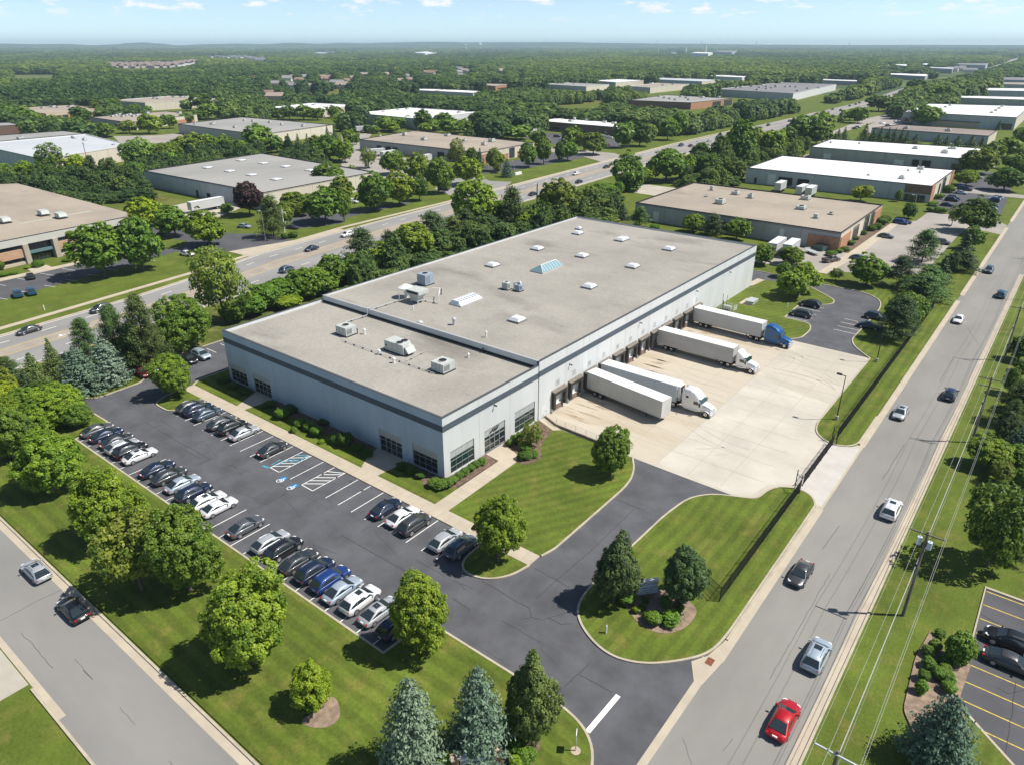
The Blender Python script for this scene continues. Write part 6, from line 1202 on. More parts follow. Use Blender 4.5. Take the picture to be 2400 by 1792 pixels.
# ================================================================== TREES
LF = {'decid': leaf_mat('broad_leaves', (.072,.150,.015), (.27,.37,.045), .5, .36), 'conifer': leaf_mat('needles', (.040,.078,.024), (.115,.175,.052), .6, .15),
      'spruce_blue': leaf_mat('blue_needles', (.070,.130,.082), (.225,.325,.215), .6, .08), 'shrub': leaf_mat('shrub_leaves', (.055,.125,.012), (.15,.26,.03), .5, .2)}
M['bark'] = mat('bark', (.13,.10,.075), .95, .3, 6, stretch=(1,1,.2))
def leafmesh(name, C, Nn, size, tint, m, aspect=.62, bend=0):
    """many small leaf faces in one mesh"""
    n = len(C); rng = np.random.default_rng(n)
    Nn = Nn/np.linalg.norm(Nn, axis=1, keepdims=True)
    r = rng.normal(size=(n,3)); U_ = r-(r*Nn).sum(1,keepdims=True)*Nn; U_ /= np.linalg.norm(U_, axis=1, keepdims=True); V_ = np.cross(Nn, U_)
    s = np.asarray(size).reshape(-1,1)*np.ones((n,1))
    v = np.stack([C-U_*s*.55, C-V_*s*aspect*.55+Nn*s*.06, C+U_*s*.6-Nn*s*.10, C+V_*s*aspect*.55+Nn*s*.06], axis=1).reshape(-1,3)
    me = bpy.data.meshes.new(name); me.vertices.add(4*n); me.vertices.foreach_set('co', v.astype(np.float32).ravel())
    me.loops.add(4*n); me.loops.foreach_set('vertex_index', np.arange(4*n, dtype=np.int32)); me.polygons.add(n)
    me.polygons.foreach_set('loop_start', np.arange(0,4*n,4,dtype=np.int32)); me.polygons.foreach_set('loop_total', np.full(n,4,dtype=np.int32))
    at = me.attributes.new('tint', 'FLOAT', 'FACE'); at.data.foreach_set('value', np.asarray(tint, dtype=np.float32))
    me.materials.append(m); me.update(); me.validate(); return me
def decid(seed, ncl, lpc, leaf, rc, low=.08, m='decid', flat=0, lobes=5, taper=.0, gap=.25, nz=.38):
    """rounded crown of many leaf clumps on an uneven shell; crown spans z low..1, radius .5"""
    rng = np.random.default_rng(seed)
    k = np.arange(ncl)+.5; ph = np.arccos(1-2*k/ncl); th = np.pi*(1+5**.5)*k
    D = np.stack([np.cos(th)*np.sin(ph), np.sin(th)*np.sin(ph), np.cos(ph)],1)+rng.normal(size=(ncl,3))*.10; D /= np.linalg.norm(D,axis=1,keepdims=True)
    L = rng.normal(size=(lobes*3,3)); L /= np.linalg.norm(L,axis=1,keepdims=True); amp = rng.uniform(.5,1,lobes*3)
    bump = ((np.clip(D@L.T,0,1)**9)*amp).sum(1); bump = bump/bump.max()
    R = .62+.40*bump+rng.normal(size=ncl)*.06
    inner = rng.random(ncl) < gap; R[inner] *= rng.uniform(.5,.85,inner.sum())
    z = D[:,2]; prof = np.where(z < 0, 1+.10*z*z, 1-taper*z)*(1-z**2*.0+.16*z*z)
    hz = (1-low)/2
    C = np.stack([D[:,0]*R*.5*prof, D[:,1]*R*.5*prof, low+hz+z*R*hz*.98*(np.where(z<0,.92,1.0))],1)
    rcs = rc*rng.uniform(.65,1.35,ncl)
    d2 = rng.normal(size=(ncl,lpc,3)); d2 /= np.linalg.norm(d2,axis=2,keepdims=True); d2 += D[:,None,:]*.55+np.array([0,0,.35]); d2 /= np.linalg.norm(d2,axis=2,keepdims=True)
    rr = rng.uniform(.35,1.0,(ncl,lpc,1))**.6
    P = C[:,None,:]+d2*rr*rcs[:,None,None]*np.array([1,1,.85])
    Nn = d2*.55+D[:,None,:]*.25+np.array([0,0,.55])+rng.normal(size=(ncl,lpc,3))*nz
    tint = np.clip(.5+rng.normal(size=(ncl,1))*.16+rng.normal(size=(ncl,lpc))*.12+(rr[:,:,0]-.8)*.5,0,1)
    return leafmesh('crown', P.reshape(-1,3), Nn.reshape(-1,3), leaf*rng.uniform(.7,1.3,ncl*lpc), tint.ravel(), LF[m])
def conifer(seed, levels, per, leaf, m='conifer', droop=.1, width=1.0, rough=.15, dens=14, power=.9, lowz=.05):
    rng = np.random.default_rng(seed); P = []; Nn = []; T = []; Sz = []
    for k in range(levels):
        f = k/(levels-1); z0 = lowz+(1-lowz)*.97*f; rad = .5*width*((1-f)**power)+.015
        nb = max(5, int(per*(1-f*.72)))
        off = rng.uniform(0,6.28)
        for b in range(nb):
            a = off+6.283*b/nb+rng.normal()*.12; rl = rad*(1+rng.normal()*rough); nl = max(4,int(dens*(rl/.5)**.8+3))
            t = np.sort(rng.uniform(.22,1,nl)); zz = z0+rng.normal()*.012-droop*rl*t+ .10*rl*t**3
            br = np.stack([np.cos(a)*rl*t, np.sin(a)*rl*t, zz],1); w_ = .05*(1-.55*t)*rng.choice([-1,1],nl)*rng.uniform(.2,1,nl)*1.5
            br[:,0] += -np.sin(a)*w_; br[:,1] += np.cos(a)*w_
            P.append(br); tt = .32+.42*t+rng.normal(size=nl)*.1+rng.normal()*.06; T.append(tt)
            nn = np.stack([np.cos(a)*.5+rng.normal(size=nl)*.4, np.sin(a)*.5+rng.normal(size=nl)*.4, .8+rng.normal(size=nl)*.2],1); Nn.append(nn); Sz.append(leaf*rng.uniform(.7,1.35,nl))
    P = np.concatenate(P); return leafmesh('crown', P, np.concatenate(Nn), np.concatenate(Sz), np.clip(np.concatenate(T),0,1), LF[m], .55)
def pine(seed, nb, leaf, m='conifer', cl=40, tuft=.075):
    """irregular open pine: layered pads of tufts on spreading limbs"""
    rng = np.random.default_rng(seed); P = []; Nn = []; T = []
    for b in range(nb):
        f = (b+.5)/nb; z0 = .10+.86*f; a = b*2.4+rng.normal()*.3; rl = .5*(1-f)**.62*rng.uniform(.6,1.05)+.03
        for t in np.arange(.35,1.01,.16):
            c = np.array([math.cos(a)*rl*t, math.sin(a)*rl*t, z0+.10*rl*t+rng.normal()*.01]); n = int(cl*(.5+.5*t)); d = rng.normal(size=(n,3))*np.array([1,1,.42]); d /= np.linalg.norm(d,axis=1,keepdims=True)
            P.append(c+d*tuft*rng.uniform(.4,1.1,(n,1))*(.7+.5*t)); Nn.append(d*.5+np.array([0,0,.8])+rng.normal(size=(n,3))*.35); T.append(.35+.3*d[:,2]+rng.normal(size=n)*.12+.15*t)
    P = np.concatenate(P); return leafmesh('crown', P, np.concatenate(Nn), leaf*rng.uniform(.7,1.3,len(P)), np.clip(np.concatenate(T),0,1), LF[m], .35)
def trunkmesh(top=.8, r=.022, limbs=6, start=.2, spread=.3, seed=1):
    rr = random.Random(seed); mb = MB(); mb.cyl((0,0,-.02),(0,0,start),r*1.25,r,8); mb.cyl((0,0,start),(0,0,top),r,r*.3,7)
    for k in range(limbs):
        a = k*2.4; z = start+(top-start)*k/limbs*.8; mb.cyl((0,0,z),(math.cos(a)*spread*(1-.5*k/limbs),math.sin(a)*spread*(1-.5*k/limbs),z+.22*(1-.4*k/limbs)),r*.5,r*.15,5,caps=False)
    me = bpy.data.meshes.new('trunk'); me.from_pydata(mb.v, [], mb.f); me.materials.append(M['bark']); me.update(); return me
TR = {'D': trunkmesh(), 'S': trunkmesh(.95,.02,0,.1), 'P': trunkmesh(.95,.022,9,.12,.33,4)}
PR = {
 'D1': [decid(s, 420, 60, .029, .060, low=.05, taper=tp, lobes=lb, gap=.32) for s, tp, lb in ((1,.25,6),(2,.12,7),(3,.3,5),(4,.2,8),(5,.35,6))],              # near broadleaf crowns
 'D2': [decid(s, 190, 26, .066, .08, taper=tp, lobes=5) for s, tp in ((11,.1),(12,.3),(13,.2),(14,.35),(15,.15))],        # middle distance
 'D3': [decid(s, 60, 14, .15, .13) for s in (21,22,23,24)],               # far
 'E1': [decid(s, 330, 60, .031, .066, .03, 'conifer', taper=.72, gap=.25, lobes=8) for s in (31,33)],     # dense dark pyramidal
 'S1': [conifer(s, 30, 26, .043, 'conifer', width=1.1, power=.8) for s in (41,42)], 'S2': [conifer(s, 16, 15, .075, 'conifer', dens=9) for s in (43,44,45)],
 'B1': [conifer(s, 26, 32, .042, 'spruce_blue', droop=.03, dens=20, rough=.15, width=1.08, power=.52) for s in (51,52)],
 'P1': [pine(s, 60, .032, cl=62) for s in (61,62)], 'P2': [pine(s, 34, .055, cl=34, tuft=.10) for s in (63,64,65)],
 'O1': [decid(s, 150, 34, .042, .085, .12, gap=.4, lobes=4) for s in (71,72)],         # open, loose
 'W1': [decid(s, 120, 40, .06, .11, .05, gap=.3, lobes=4) for s in (81,)],
 'G1': [decid(s, 240, 30, .060, .09, 0.0, 'shrub', gap=.05, lobes=3) for s in (91,92)],   # clipped rounded shrub
}
TINT = {'b': (1.25,1.22,.9), 'm': (.92,1.0,1.0), 'd': (.58,.68,.75), 'o': (1.15,1.0,1.15), 'y': (1.75,1.45,.8), 'p': (.36,.11,.9), 'l': (1.15,1.25,1.7), 'n': (1,1,1), 'g': (1.5,1.7,1.0)}
TW = {'b':'bright green','m':'mid green','d':'dark green','o':'olive green','y':'yellow green','p':'dark purple','l':'light grey green','n':'','g':'fresh green'}
KW = {'D':'leafy tree','E':'dense dark conical tree','S':'spruce','B':'blue spruce','P':'pine','O':'open branched tree','G':'rounded shrub','W':'willow-like tree'}
NT = {'D':'tree','E':'conical_tree','S':'spruce_tree','B':'blue_spruce','P':'pine_tree','O':'tree','G':'shrub','W':'tree'}
_rng = random.Random(77); TREES = []
def plant(kind, t, x, yb, yt, wd, tint='m', label=None, grp=None, hmin=0, par=True):
    xb, yb_ = px(t, x, yb); _, yt_ = px(t, x, yt); s = 2400/2212 if t == 'O' else 1/(2.754 if t[0] == 'T' else 5.5075)
    kf = {'D':.10,'O':.10,'E':.10,'B':.05,'G':.12,'P':.06,'S':.04,'W':.08}[kind]*(1 if yb_ > 560 else .4); yb_ -= kf*wd*s
    X, Y = gp(xb, yb_)
    # height: ray through the top of the crown, above the foot
    d = ray(xb, yt_); hd = math.hypot(X, Y); hr = math.hypot(d.x, d.y); h = H+d.z*hd/hr
    zc = h*.5; a = gp(xb-wd*s/2, (yb_+yt_)/2, zc); b = gp(xb+wd*s/2, (yb_+yt_)/2, zc); w_ = math.dist(a, b)
    dist = math.hypot(X, Y)
    if kind not in ('G',): h = max(h, w_*.75, 2)
    h *= .97
    if dist > 150 and kind in 'DO': w_ *= 1.12; h *= 1.06
    h = min(max(h,.6), 26); w_ = min(w_, 22)
    lod = 1 if dist < 150 else 2 if dist < 420 else 3
    key = {'D': 'D%d'%lod, 'E': 'E1', 'S': 'S1' if lod == 1 else 'S2', 'B': 'B1', 'P': 'P1' if dist < 170 else 'P2', 'O': 'O1', 'G': 'G1', 'W': 'W1'}[kind]
    if kind in 'OW' and lod == 3: key = 'D3'
    me = _rng.choice(PR[key]); rz = _rng.uniform(0, 6.28)
    o = empty(NT[kind], (X, Y, .02 if dist > 160 else .1), rz)
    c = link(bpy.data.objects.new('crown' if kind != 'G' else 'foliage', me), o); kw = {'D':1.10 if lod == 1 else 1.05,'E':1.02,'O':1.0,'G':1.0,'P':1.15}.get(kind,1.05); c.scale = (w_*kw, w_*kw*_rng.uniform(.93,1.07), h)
    j = lambda: 1+_rng.uniform(-.09,.09); tc = TINT[tint]
    if kind in 'SPE': tc = {'o':(1.5,1.35,1.1),'l':(1.35,1.5,1.2),'d':(.75,.8,.9),'b':(1.3,1.6,1.0)}.get(tint,(1,1,1))
    if kind == 'B': tc = (1,1,1) if tint != 'd' else (.62,.68,.66)
    if kind == 'G': tc = {'b':(1.2,1.2,1),'y':(1.9,1.5,.9),'d':(.6,.7,.7),'o':(1.2,1.05,1.1)}.get(tint,(1,1,1))
    k = j(); c.color = (tc[0]*k*j(), tc[1]*k, tc[2]*k*j(), 1)
    if kind != 'G': tk = link(bpy.data.objects.new('trunk', TR[{'S':'S','B':'S','P':'P','E':'S'}.get(kind,'D')]), o); tk.scale = (w_*.9+.8, w_*.9+.8, h)
    tag(o, label, {'G':'shrub'}.get(kind,'tree'), grp); TREES.append((o, X, Y, w_/2))
    return o
def grove(where, grp, items):
    """items of one cluster, labelled by look and by order from the left"""
    items = sorted(items, key=lambda q: px(q[1], q[2], q[3])[0]); cnt = {}
    for q in items: cnt[(q[0], q[6])] = cnt.get((q[0], q[6]), 0)+1
    seen = {}
    for q in items:
        k = (q[0], q[6]); n = seen.get(k, 0); seen[k] = n+1
        nm = (TW[q[6]]+' '+KW[q[0]]).strip()
        if q[0] in 'SPBE': nm = ({'o':'olive ','l':'pale ','d':'dark '}.get(q[6],'')+KW[q[0]]).replace('dark dense dark','dense dark')
        lb = nm+' '+where if cnt[k] == 1 else ORD[n]+' '+nm+' from left, '+where
        plant(*q, label=lb, grp=grp)
# ---- named near trees
for q in [('D','T4',365,1560,1085,430,'b','bright maple leftmost in the row on the street lawn'),('D','O',245,1185,990,152,'b','bright round maple second in the row on the street lawn'),
 ('O','O',308,1292,1085,165,'o','broad olive tree joined to a brighter crown on the street lawn'),('D','O',412,1292,1068,155,'m','mid green maple touching the olive tree on the street lawn'),
 ('D','T7',1640,1060,340,590,'b','largest bright maple in the middle of the street lawn'),('D','T8',520,955,375,405,'b','bright maple overhanging the last parked cars of the lawn row'),
 ('D','T7',2025,1310,985,290,'y','small yellow green tree beside the bare mulch oval'),('B','T8',475,1700,1070,390,'n','larger pale blue spruce at the bottom of the frame'),('B','T8',890,1600,1005,355,'n','blue spruce between the larger blue spruce and the dark tree'),
 ('E','T8',1230,1530,935,400,'o','dark olive conical tree at the drive entrance corner'),('E','T8',1760,640,140,335,'n','dark tree left of the entrance sign'),('E','T8',2195,655,195,335,'n','dark tree right of the entrance sign'),
 ('D','T8',1010,375,-95,340,'b','bright maple on the right parking island'),('D','T5',1735,1445,1075,265,'m','lone tree on the entrance lawn near the yard corner'),('O','T5',1225,1250,1065,165,'o','thin multi-stemmed tree in the entrance bed'),
 ('D','T4',1130,925,605,245,'b','bright tree on the left parking island'),
 ('O','T4',1450,470,-69,345,'o','tall loose olive tree beside the hedge and highway'),('D','T4',1215,640,215,335,'m','dark rounded tree behind the side lot'),
 ('D','T1',685,1600,1215,335,'m','left of two big maples before the office lot'),('D','T1',925,1560,1150,285,'m','right of two big maples before the office lot'),('D','T1',1615,1180,955,178,'p','dark purple leaved tree beside the white trailer'),
 ('D','T3',1885,1290,1065,235,'d','dark broad tree at the verge beside the neighbour lot entrance'),('D','T3',2070,1020,850,195,'d','dark tree at the verge above the shed lot entrance'),('O','T3',1735,1238,1115,75,'o','thin brownish sapling in the neighbour lot island'),
 ('B','T9',1620,1640,1130,370,'d','dark green spruce overlapping the shrub bed at lower right'),('G','T9',1770,1010,775,190,'b','big rounded clipped shrub at the right hand lot')]:
    plant(*q[:7], label=q[7])
# ---- shrubs
def grow(where, grp, pts, kind='G'):
    pts = sorted(pts, key=lambda q: px(q[0],q[1],q[2])[0])
    for i, (t,x,yb,yt,w_,c) in enumerate(pts): plant(kind,t,x,yb,yt,w_,c,label=(TW[c]+' rounded shrub, '+ORD[i]+' from the left '+where),grp=grp)
grow('around the foot of the office corner','shrubs at the office corner',[('T5',600,1500,1435,100,'m'),('T5',650,1510,1440,100,'m'),('T5',688,1500,1430,90,'m'),('T5',720,1480,1420,85,'m'),('T5',760,1445,1392,70,'m'),('T5',798,1418,1366,65,'m'),('T5',838,1395,1343,62,'m'),('T5',870,1368,1318,58,'m'),('T5',908,1350,1300,60,'m')])
grow('in the entrance bed','shrubs in the entrance bed',[('T5',1086,1232,1180,55,'m'),('T5',1118,1215,1150,65,'m'),('T5',1150,1200,1132,60,'b'),('T5',1180,1260,1200,90,'m'),('T5',1170,1325,1262,80,'d'),('T5',1205,1318,1262,75,'m'),('T5',1240,1305,1252,80,'m')])
grow('along the shaded office front','shrubs along the shaded front',[('T4',1740,985,935,90,'d'),('T4',1820,1060,975,85,'b'),('T4',1870,1020,965,110,'d'),('T4',1900,1145,1100,50,'m'),('T4',1945,1110,1045,90,'b'),('T4',2000,1135,1065,90,'b'),('T4',2050,1170,1095,95,'b'),('T4',2075,1215,1185,45,'y'),('T4',2175,1220,1140,75,'b'),('T4',2110,1095,1045,100,'d'),
   ('T5',30,1240,1130,110,'d'),('T5',110,1270,1210,90,'d'),('T5',170,1300,1240,90,'d'),('T5',400,1385,1330,90,'d'),('T5',450,1410,1360,80,'d'),('T5',510,1440,1390,80,'d'),('T4',1440,830,790,80,'d'),('T4',1510,865,820,80,'d'),('T4',1580,900,850,80,'d')])
grow('around the entrance sign','shrubs at the entrance sign',[('T8',1840,620,540,140,'b'),('T8',2012,755,668,125,'b'),('T8',2122,752,662,135,'b'),('T8',1905,680,630,60,'y'),('T8',1945,650,610,60,'o'),('T8',2085,650,560,80,'o'),('T8',1960,610,580,50,'m'),('T9',-20,670,620,60,'m')])
grow('in the bed at the bottom edge','shrubs at the bottom edge',[('T8',690,1690,1570,110,'y'),('T8',1125,1590,1480,120,'b'),('T8',1180,1650,1545,120,'b'),('T8',1130,1690,1600,110,'y'),('T8',1225,1640,1545,90,'b'),('T8',770,1570,1530,50,'y')])
grow('in the bed beside the right hand lot','shrubs at the right hand lot',[('T9',1655,830,775,75,'m'),('T9',1620,930,840,90,'b'),('T9',1580,960,880,85,'m'),('T9',1580,1040,955,95,'b'),('T9',1690,1010,950,90,'m'),('T9',1640,1110,1010,100,'b'),('T9',1700,1130,1040,110,'b'),('T9',1545,1120,1030,80,'m'),('T9',1530,1200,1100,85,'b'),('T9',1710,1200,1110,100,'b'),('T9',1690,1060,1000,80,'o')])
grow('beside the brick cornered warehouse','shrubs at the brick cornered warehouse',[('T3',1165,1300,1265,50,'d'),('T3',1215,1275,1230,60,'m'),('T3',1250,1265,1215,70,'m'),('T3',1285,1235,1180,75,'m'),('T3',1310,1220,1165,80,'o'),('T3',1110,1335,1300,60,'m'),('T3',1080,1370,1325,60,'m'),('T3',1045,1410,1370,60,'m'),('T3',960,1440,1395,80,'m'),('T3',1010,1420,1385,60,'b')])
grow('along the end of the long white warehouse','shrubs at the long white warehouse',[('T3',1715,1028,968,80,'b'),('T3',1655,1068,1028,65,'m'),('T3',1615,1112,1078,75,'b'),('T3',1600,1152,1112,60,'b'),('T3',1640,1155,1112,60,'b'),('T3',1680,1160,1115,60,'b'),('T3',1470,1115,1085,55,'m')])
grow('before the left office entrance','shrubs at the left office',[('T1',250,1515,1455,75,'b'),('T1',30,1570,1540,70,'b'),('T1',90,1555,1530,60,'b'),('T1',185,1520,1500,60,'y'),('T1',430,1475,1445,60,'b'),('T1',480,1460,1435,60,'b'),('T1',15,1530,1455,50,'o'),('T1',1465,1160,1085,82,'b'),('T1',1838,1330,1282,50,'m'),('T1',1893,1318,1268,62,'m'),('T1',1040,1300,1275,50,'d')])
# ---- clusters
grove('left of the side lot','conifers left of the side lot',[('B','T4',720,830,505,225,'n'),('B','T4',545,890,570,255,'d'),('S','T4',375,800,510,150,'o'),('S','T4',240,830,605,170,'o'),('P','T4',60,800,640,170,'o'),('P','T4',570,660,385,200,'l'),('P','T4',790,740,290,230,'l'),('P','T4',975,760,215,270,'o'),('G','T4',840,705,560,150,'m'),('P','T4',905,740,400,210,'o'),('S','T4',130,900,690,180,'d'),('D','T4',60,1040,780,240,'y'),('S','T4',210,960,720,180,'d'),('D','T4',390,1115,820,370,'b'),('D','T4',110,1340,930,280,'m'),('D','T4',20,1330,1080,170,'m'),('G','T4',260,1060,960,130,'d'),('D','T4',250,1150,900,200,'m')])
grove('in the mass at the left frame edge','trees at the left frame edge',[('D','O',15,870,790,70,'o'),('D','O',60,905,830,80,'m'),('D','O',95,880,820,70,'d'),('D','O',20,930,850,80,'b'),('D','O',150,900,845,70,'o'),('D','O',30,1000,900,90,'m'),('D','O',85,950,870,80,'b'),('S','O',95,860,790,60,'o'),('D','O',170,930,870,60,'m')])
grove('in the hedge between warehouse and highway','hedge between warehouse and highway',[('G','T4',1515,450,290,180,'m'),('G','T4',1640,410,225,240,'b'),('G','T4',1730,370,150,210,'b'),('G','T4',1830,320,120,230,'b'),('G','T4',1860,360,250,200,'y'),('G','T4',1950,300,60,230,'b'),('G','T4',2060,270,50,220,'b'),('G','T4',2150,230,-40,200,'m'),('G','T2',30,1620,1450,200,'b'),('G','T2',110,1600,1400,200,'m'),('D','T2',280,1545,1340,185,'b'),('D','T2',475,1490,1220,255,'b'),('G','T2',170,1580,1440,140,'m'),('G','T2',370,1500,1380,120,'m'),
 ('P','T2',140,1480,1245,235,'n'),('P','T2',320,1470,1265,180,'d'),('P','T2',590,1400,1140,270,'n'),('P','T2',720,1370,1170,210,'o'),('P','T2',800,1340,1120,220,'n'),('D','T2',870,1290,930,290,'b'),('D','T2',1040,1270,1060,200,'m'),('P','T2',950,1320,1190,210,'n'),('P','T2',1100,1290,975,200,'n'),('D','T2',1200,1290,1140,170,'m'),('D','T2',1290,1250,1080,150,'d'),('D','T2',1380,1210,945,255,'o'),('P','T2',1330,1230,1100,140,'n')])
grove('behind the far end of the warehouse','trees behind the far end',[('S','T2',1550,1190,1045,110,'n'),('S','T2',1655,1190,1080,95,'n'),('S','T2',1738,1190,1055,130,'n'),('S','T2',1815,1200,1090,110,'n'),('P','T2',1925,1245,1110,130,'l'),('G','T2',1565,1085,990,130,'m'),('G','T2',1620,1075,975,120,'b'),('G','T2',1700,1065,950,180,'b'),('G','T2',1790,1040,940,80,'b'),('D','T2',1855,1020,775,205,'m'),('G','T2',1860,1020,910,190,'m'),('D','T2',1965,970,865,120,'b'),('D','T2',2095,960,730,250,'m'),('D','T3',30,940,775,110,'b'),('G','T2',2020,1255,1225,70,'b')])
grove('across the highway around the tan warehouse','trees at the tan warehouse',[('D','T2',20,1220,1010,100,'m'),('D','T2',10,1090,905,140,'o'),('D','T2',210,1150,900,215,'m'),('D','T2',378,1115,895,205,'b'),('D','T2',505,1080,915,125,'d'),('D','T2',330,915,750,165,'m'),('D','T2',500,970,770,155,'b'),('D','T2',630,1035,790,180,'m'),('D','T2',812,985,795,180,'b'),('O','T2',745,870,675,115,'o'),('D','T2',840,860,730,90,'d'),('S','T2',895,865,735,80,'d'),('D','T2',985,890,730,110,'o'),('B','T2',1070,925,800,70,'d'),('D','T2',1205,865,700,120,'m'),('D','T2',1305,845,680,105,'m'),('D','T2',1410,830,690,70,'d'),('D','T2',1458,825,690,125,'m'),('D','T2',1487,740,595,115,'m'),('D','T2',1625,785,625,155,'o'),('D','T2',1565,760,635,90,'o'),('D','T2',1815,740,570,115,'m'),('D','T2',1925,730,570,125,'d'),('D','T2',1985,700,580,80,'b'),('D','T2',2105,690,540,110,'m'),('D','T2',1270,720,625,100,'m'),('D','T2',1160,685,600,115,'l'),('D','T2',1050,680,590,115,'m'),('D','T2',935,665,595,85,'m'),('O','T2',178,870,735,115,'o'),('D','T2',75,960,855,90,'b'),('D','T2',25,835,680,110,'b'),('D','T2',50,720,615,70,'m'),('D','T2',100,715,640,40,'m'),('D','T2',1030,830,770,50,'m'),('D','T2',2180,660,500,90,'m'),('D','T2',1010,900,830,50,'o')])
grove('in the belt before the white walled warehouse','belt before the white walled warehouse',[('D','T2',290,630,530,120,'m'),('D','T2',370,615,545,90,'m'),('D','T2',435,600,530,90,'m'),('D','T2',525,620,485,100,'d'),('D','T2',600,630,550,90,'m'),('D','T2',660,620,505,110,'m'),('D','T2',705,650,555,130,'m'),('D','T2',795,640,545,85,'m'),('D','T2',862,600,512,80,'d'),('D','T2',860,655,585,70,'m'),('D','T2',330,640,580,90,'b'),('D','T2',545,640,585,80,'b'),('D','T2',175,640,585,60,'d'),('D','T2',215,645,595,60,'m')])
grove('between the seven skylight warehouse and the highway','trees at the skylight warehouse',[('D','T1',1900,1160,1010,170,'o'),('D','T1',2105,1230,985,250,'m'),('D','T1',2130,1010,870,220,'m'),('P','T1',1770,1320,1030,190,'o'),('D','T1',1840,1250,1080,130,'o'),('D','T1',1970,1110,1030,100,'o'),('D','T1',1135,1330,1100,200,'m'),('D','T1',1350,1390,1140,225,'b'),('D','T1',925,1260,1060,220,'y'),('W','T1',985,1240,1090,120,'l'),('D','T1',2185,1080,950,130,'b'),('D','T1',1955,1180,1085,110,'o')])
grove('between pale blue roof and brown office','trees between blue roof and office',[('O','T1',350,930,700,170,'m'),('D','T1',512,920,778,155,'y'),('P','T1',612,965,775,115,'n'),('P','T1',740,965,790,130,'o'),('D','T1',885,955,820,150,'m'),('W','T1',900,870,660,225,'l'),('W','T1',1000,840,690,150,'l'),('D','T1',1100,850,690,190,'o'),('D','T1',1240,810,640,180,'o'),('D','T1',1110,860,780,120,'g'),('D','T1',1330,800,640,150,'m'),('D','T1',1440,790,650,140,'m'),('D','T1',1550,780,690,120,'m'),('D','T1',1680,760,580,165,'m'),('D','T1',1600,760,680,90,'m'),('D','T1',170,960,820,140,'b'),('D','T1',60,960,840,140,'m'),('D','T1',260,960,840,120,'d'),('D','T1',430,960,850,120,'d'),('D','T1',680,960,860,80,'d'),('D','T1',30,900,830,80,'l'),('D','T1',340,960,830,110,'d'),('D','T1',820,950,850,90,'d'),('S','T1',735,880,790,60,'d')])
grove('before the long grey roof with vents','trees before the grey roof with vents',[('S','T1',1870,755,640,80,'o'),('S','T1',1930,755,640,70,'o'),('S','T1',1990,755,640,70,'o'),('D','T1',2035,760,650,70,'o'),('S','T1',2118,700,590,60,'d'),('S','T1',2165,705,597,65,'d'),('D','T1',2120,820,655,160,'m'),('D','T1',1790,770,655,90,'m'),('D','T1',1750,770,680,80,'d'),('D','T1',2190,820,690,100,'b'),('D','T1',1840,760,690,70,'d')])
grove('around the low brick offices on the left','trees at the low brick offices',[('D','T1',150,600,480,150,'m'),('D','T1',250,610,520,120,'m'),('D','T1',335,625,555,120,'m'),('D','T1',172,635,580,60,'b'),('D','T1',470,635,560,110,'o'),('D','T1',592,660,575,95,'b'),('D','T1',680,672,570,120,'m'),('D','T1',840,645,555,90,'o'),('D','T1',965,650,515,125,'b'),('D','T1',1098,615,515,95,'m'),('D','T1',1205,575,508,80,'m'),('D','T1',1290,560,495,85,'m'),('D','T1',1065,475,428,45,'l'),('D','T1',1108,478,428,48,'l'),('D','T1',1208,502,425,75,'m'),('D','T1',1310,500,382,115,'d'),('D','T1',1350,555,450,130,'m'),('D','T1',1432,500,415,90,'m'),('D','T1',1478,545,470,90,'m'),('D','T1',1575,510,440,110,'o'),('D','T1',515,560,480,110,'d'),('D','T1',560,570,500,90,'d'),('D','T1',650,520,450,110,'o'),('D','T1',730,510,455,110,'m'),('D','T1',870,510,455,70,'m'),('D','T1',960,500,463,45,'l'),('D','T1',1700,500,430,90,'m'),('D','T1',60,560,500,120,'m'),('D','T1',1870,555,460,85,'d'),('D','T1',1962,560,455,110,'m'),('D','T1',2050,560,475,85,'m'),('D','T1',2160,545,460,90,'o'),('D','T1',1800,560,490,80,'d'),('D','T1',2180,590,510,60,'b'),('D','T1',1650,530,450,90,'m'),('D','T1',1560,545,490,80,'b')])
grove('between the highway and the white roofed sheds','trees beside the highway sheds',[('D','T3',110,850,690,130,'d'),('D','T3',160,940,775,175,'d'),('D','T3',245,860,660,125,'d'),('D','T3',355,850,560,200,'m'),('D','T3',380,840,650,120,'d'),('D','T3',460,800,600,110,'o'),('D','T3',560,800,620,150,'b'),('D','T3',610,790,610,90,'b'),('D','T3',665,760,590,110,'d'),('D','T3',780,710,520,150,'m'),('D','T3',750,700,560,120,'m'),('D','T3',895,640,500,135,'m'),('D','T3',860,720,580,130,'d'),('D','T3',935,610,560,70,'b'),('S','T3',1015,570,488,50,'m'),('D','T3',1130,580,470,110,'m'),('D','T3',1075,560,500,90,'b'),('D','T3',1262,505,412,135,'d'),('D','T3',1360,495,440,60,'b'),('D','T3',1450,480,380,130,'d'),('D','T3',1490,420,320,150,'d'),('D','T3',1425,450,400,80,'m'),('D','T3',1640,460,380,150,'m'),('D','T3',1720,450,390,120,'m'),('G','T3',420,830,800,70,'m'),('D','T3',820,690,620,90,'d')])
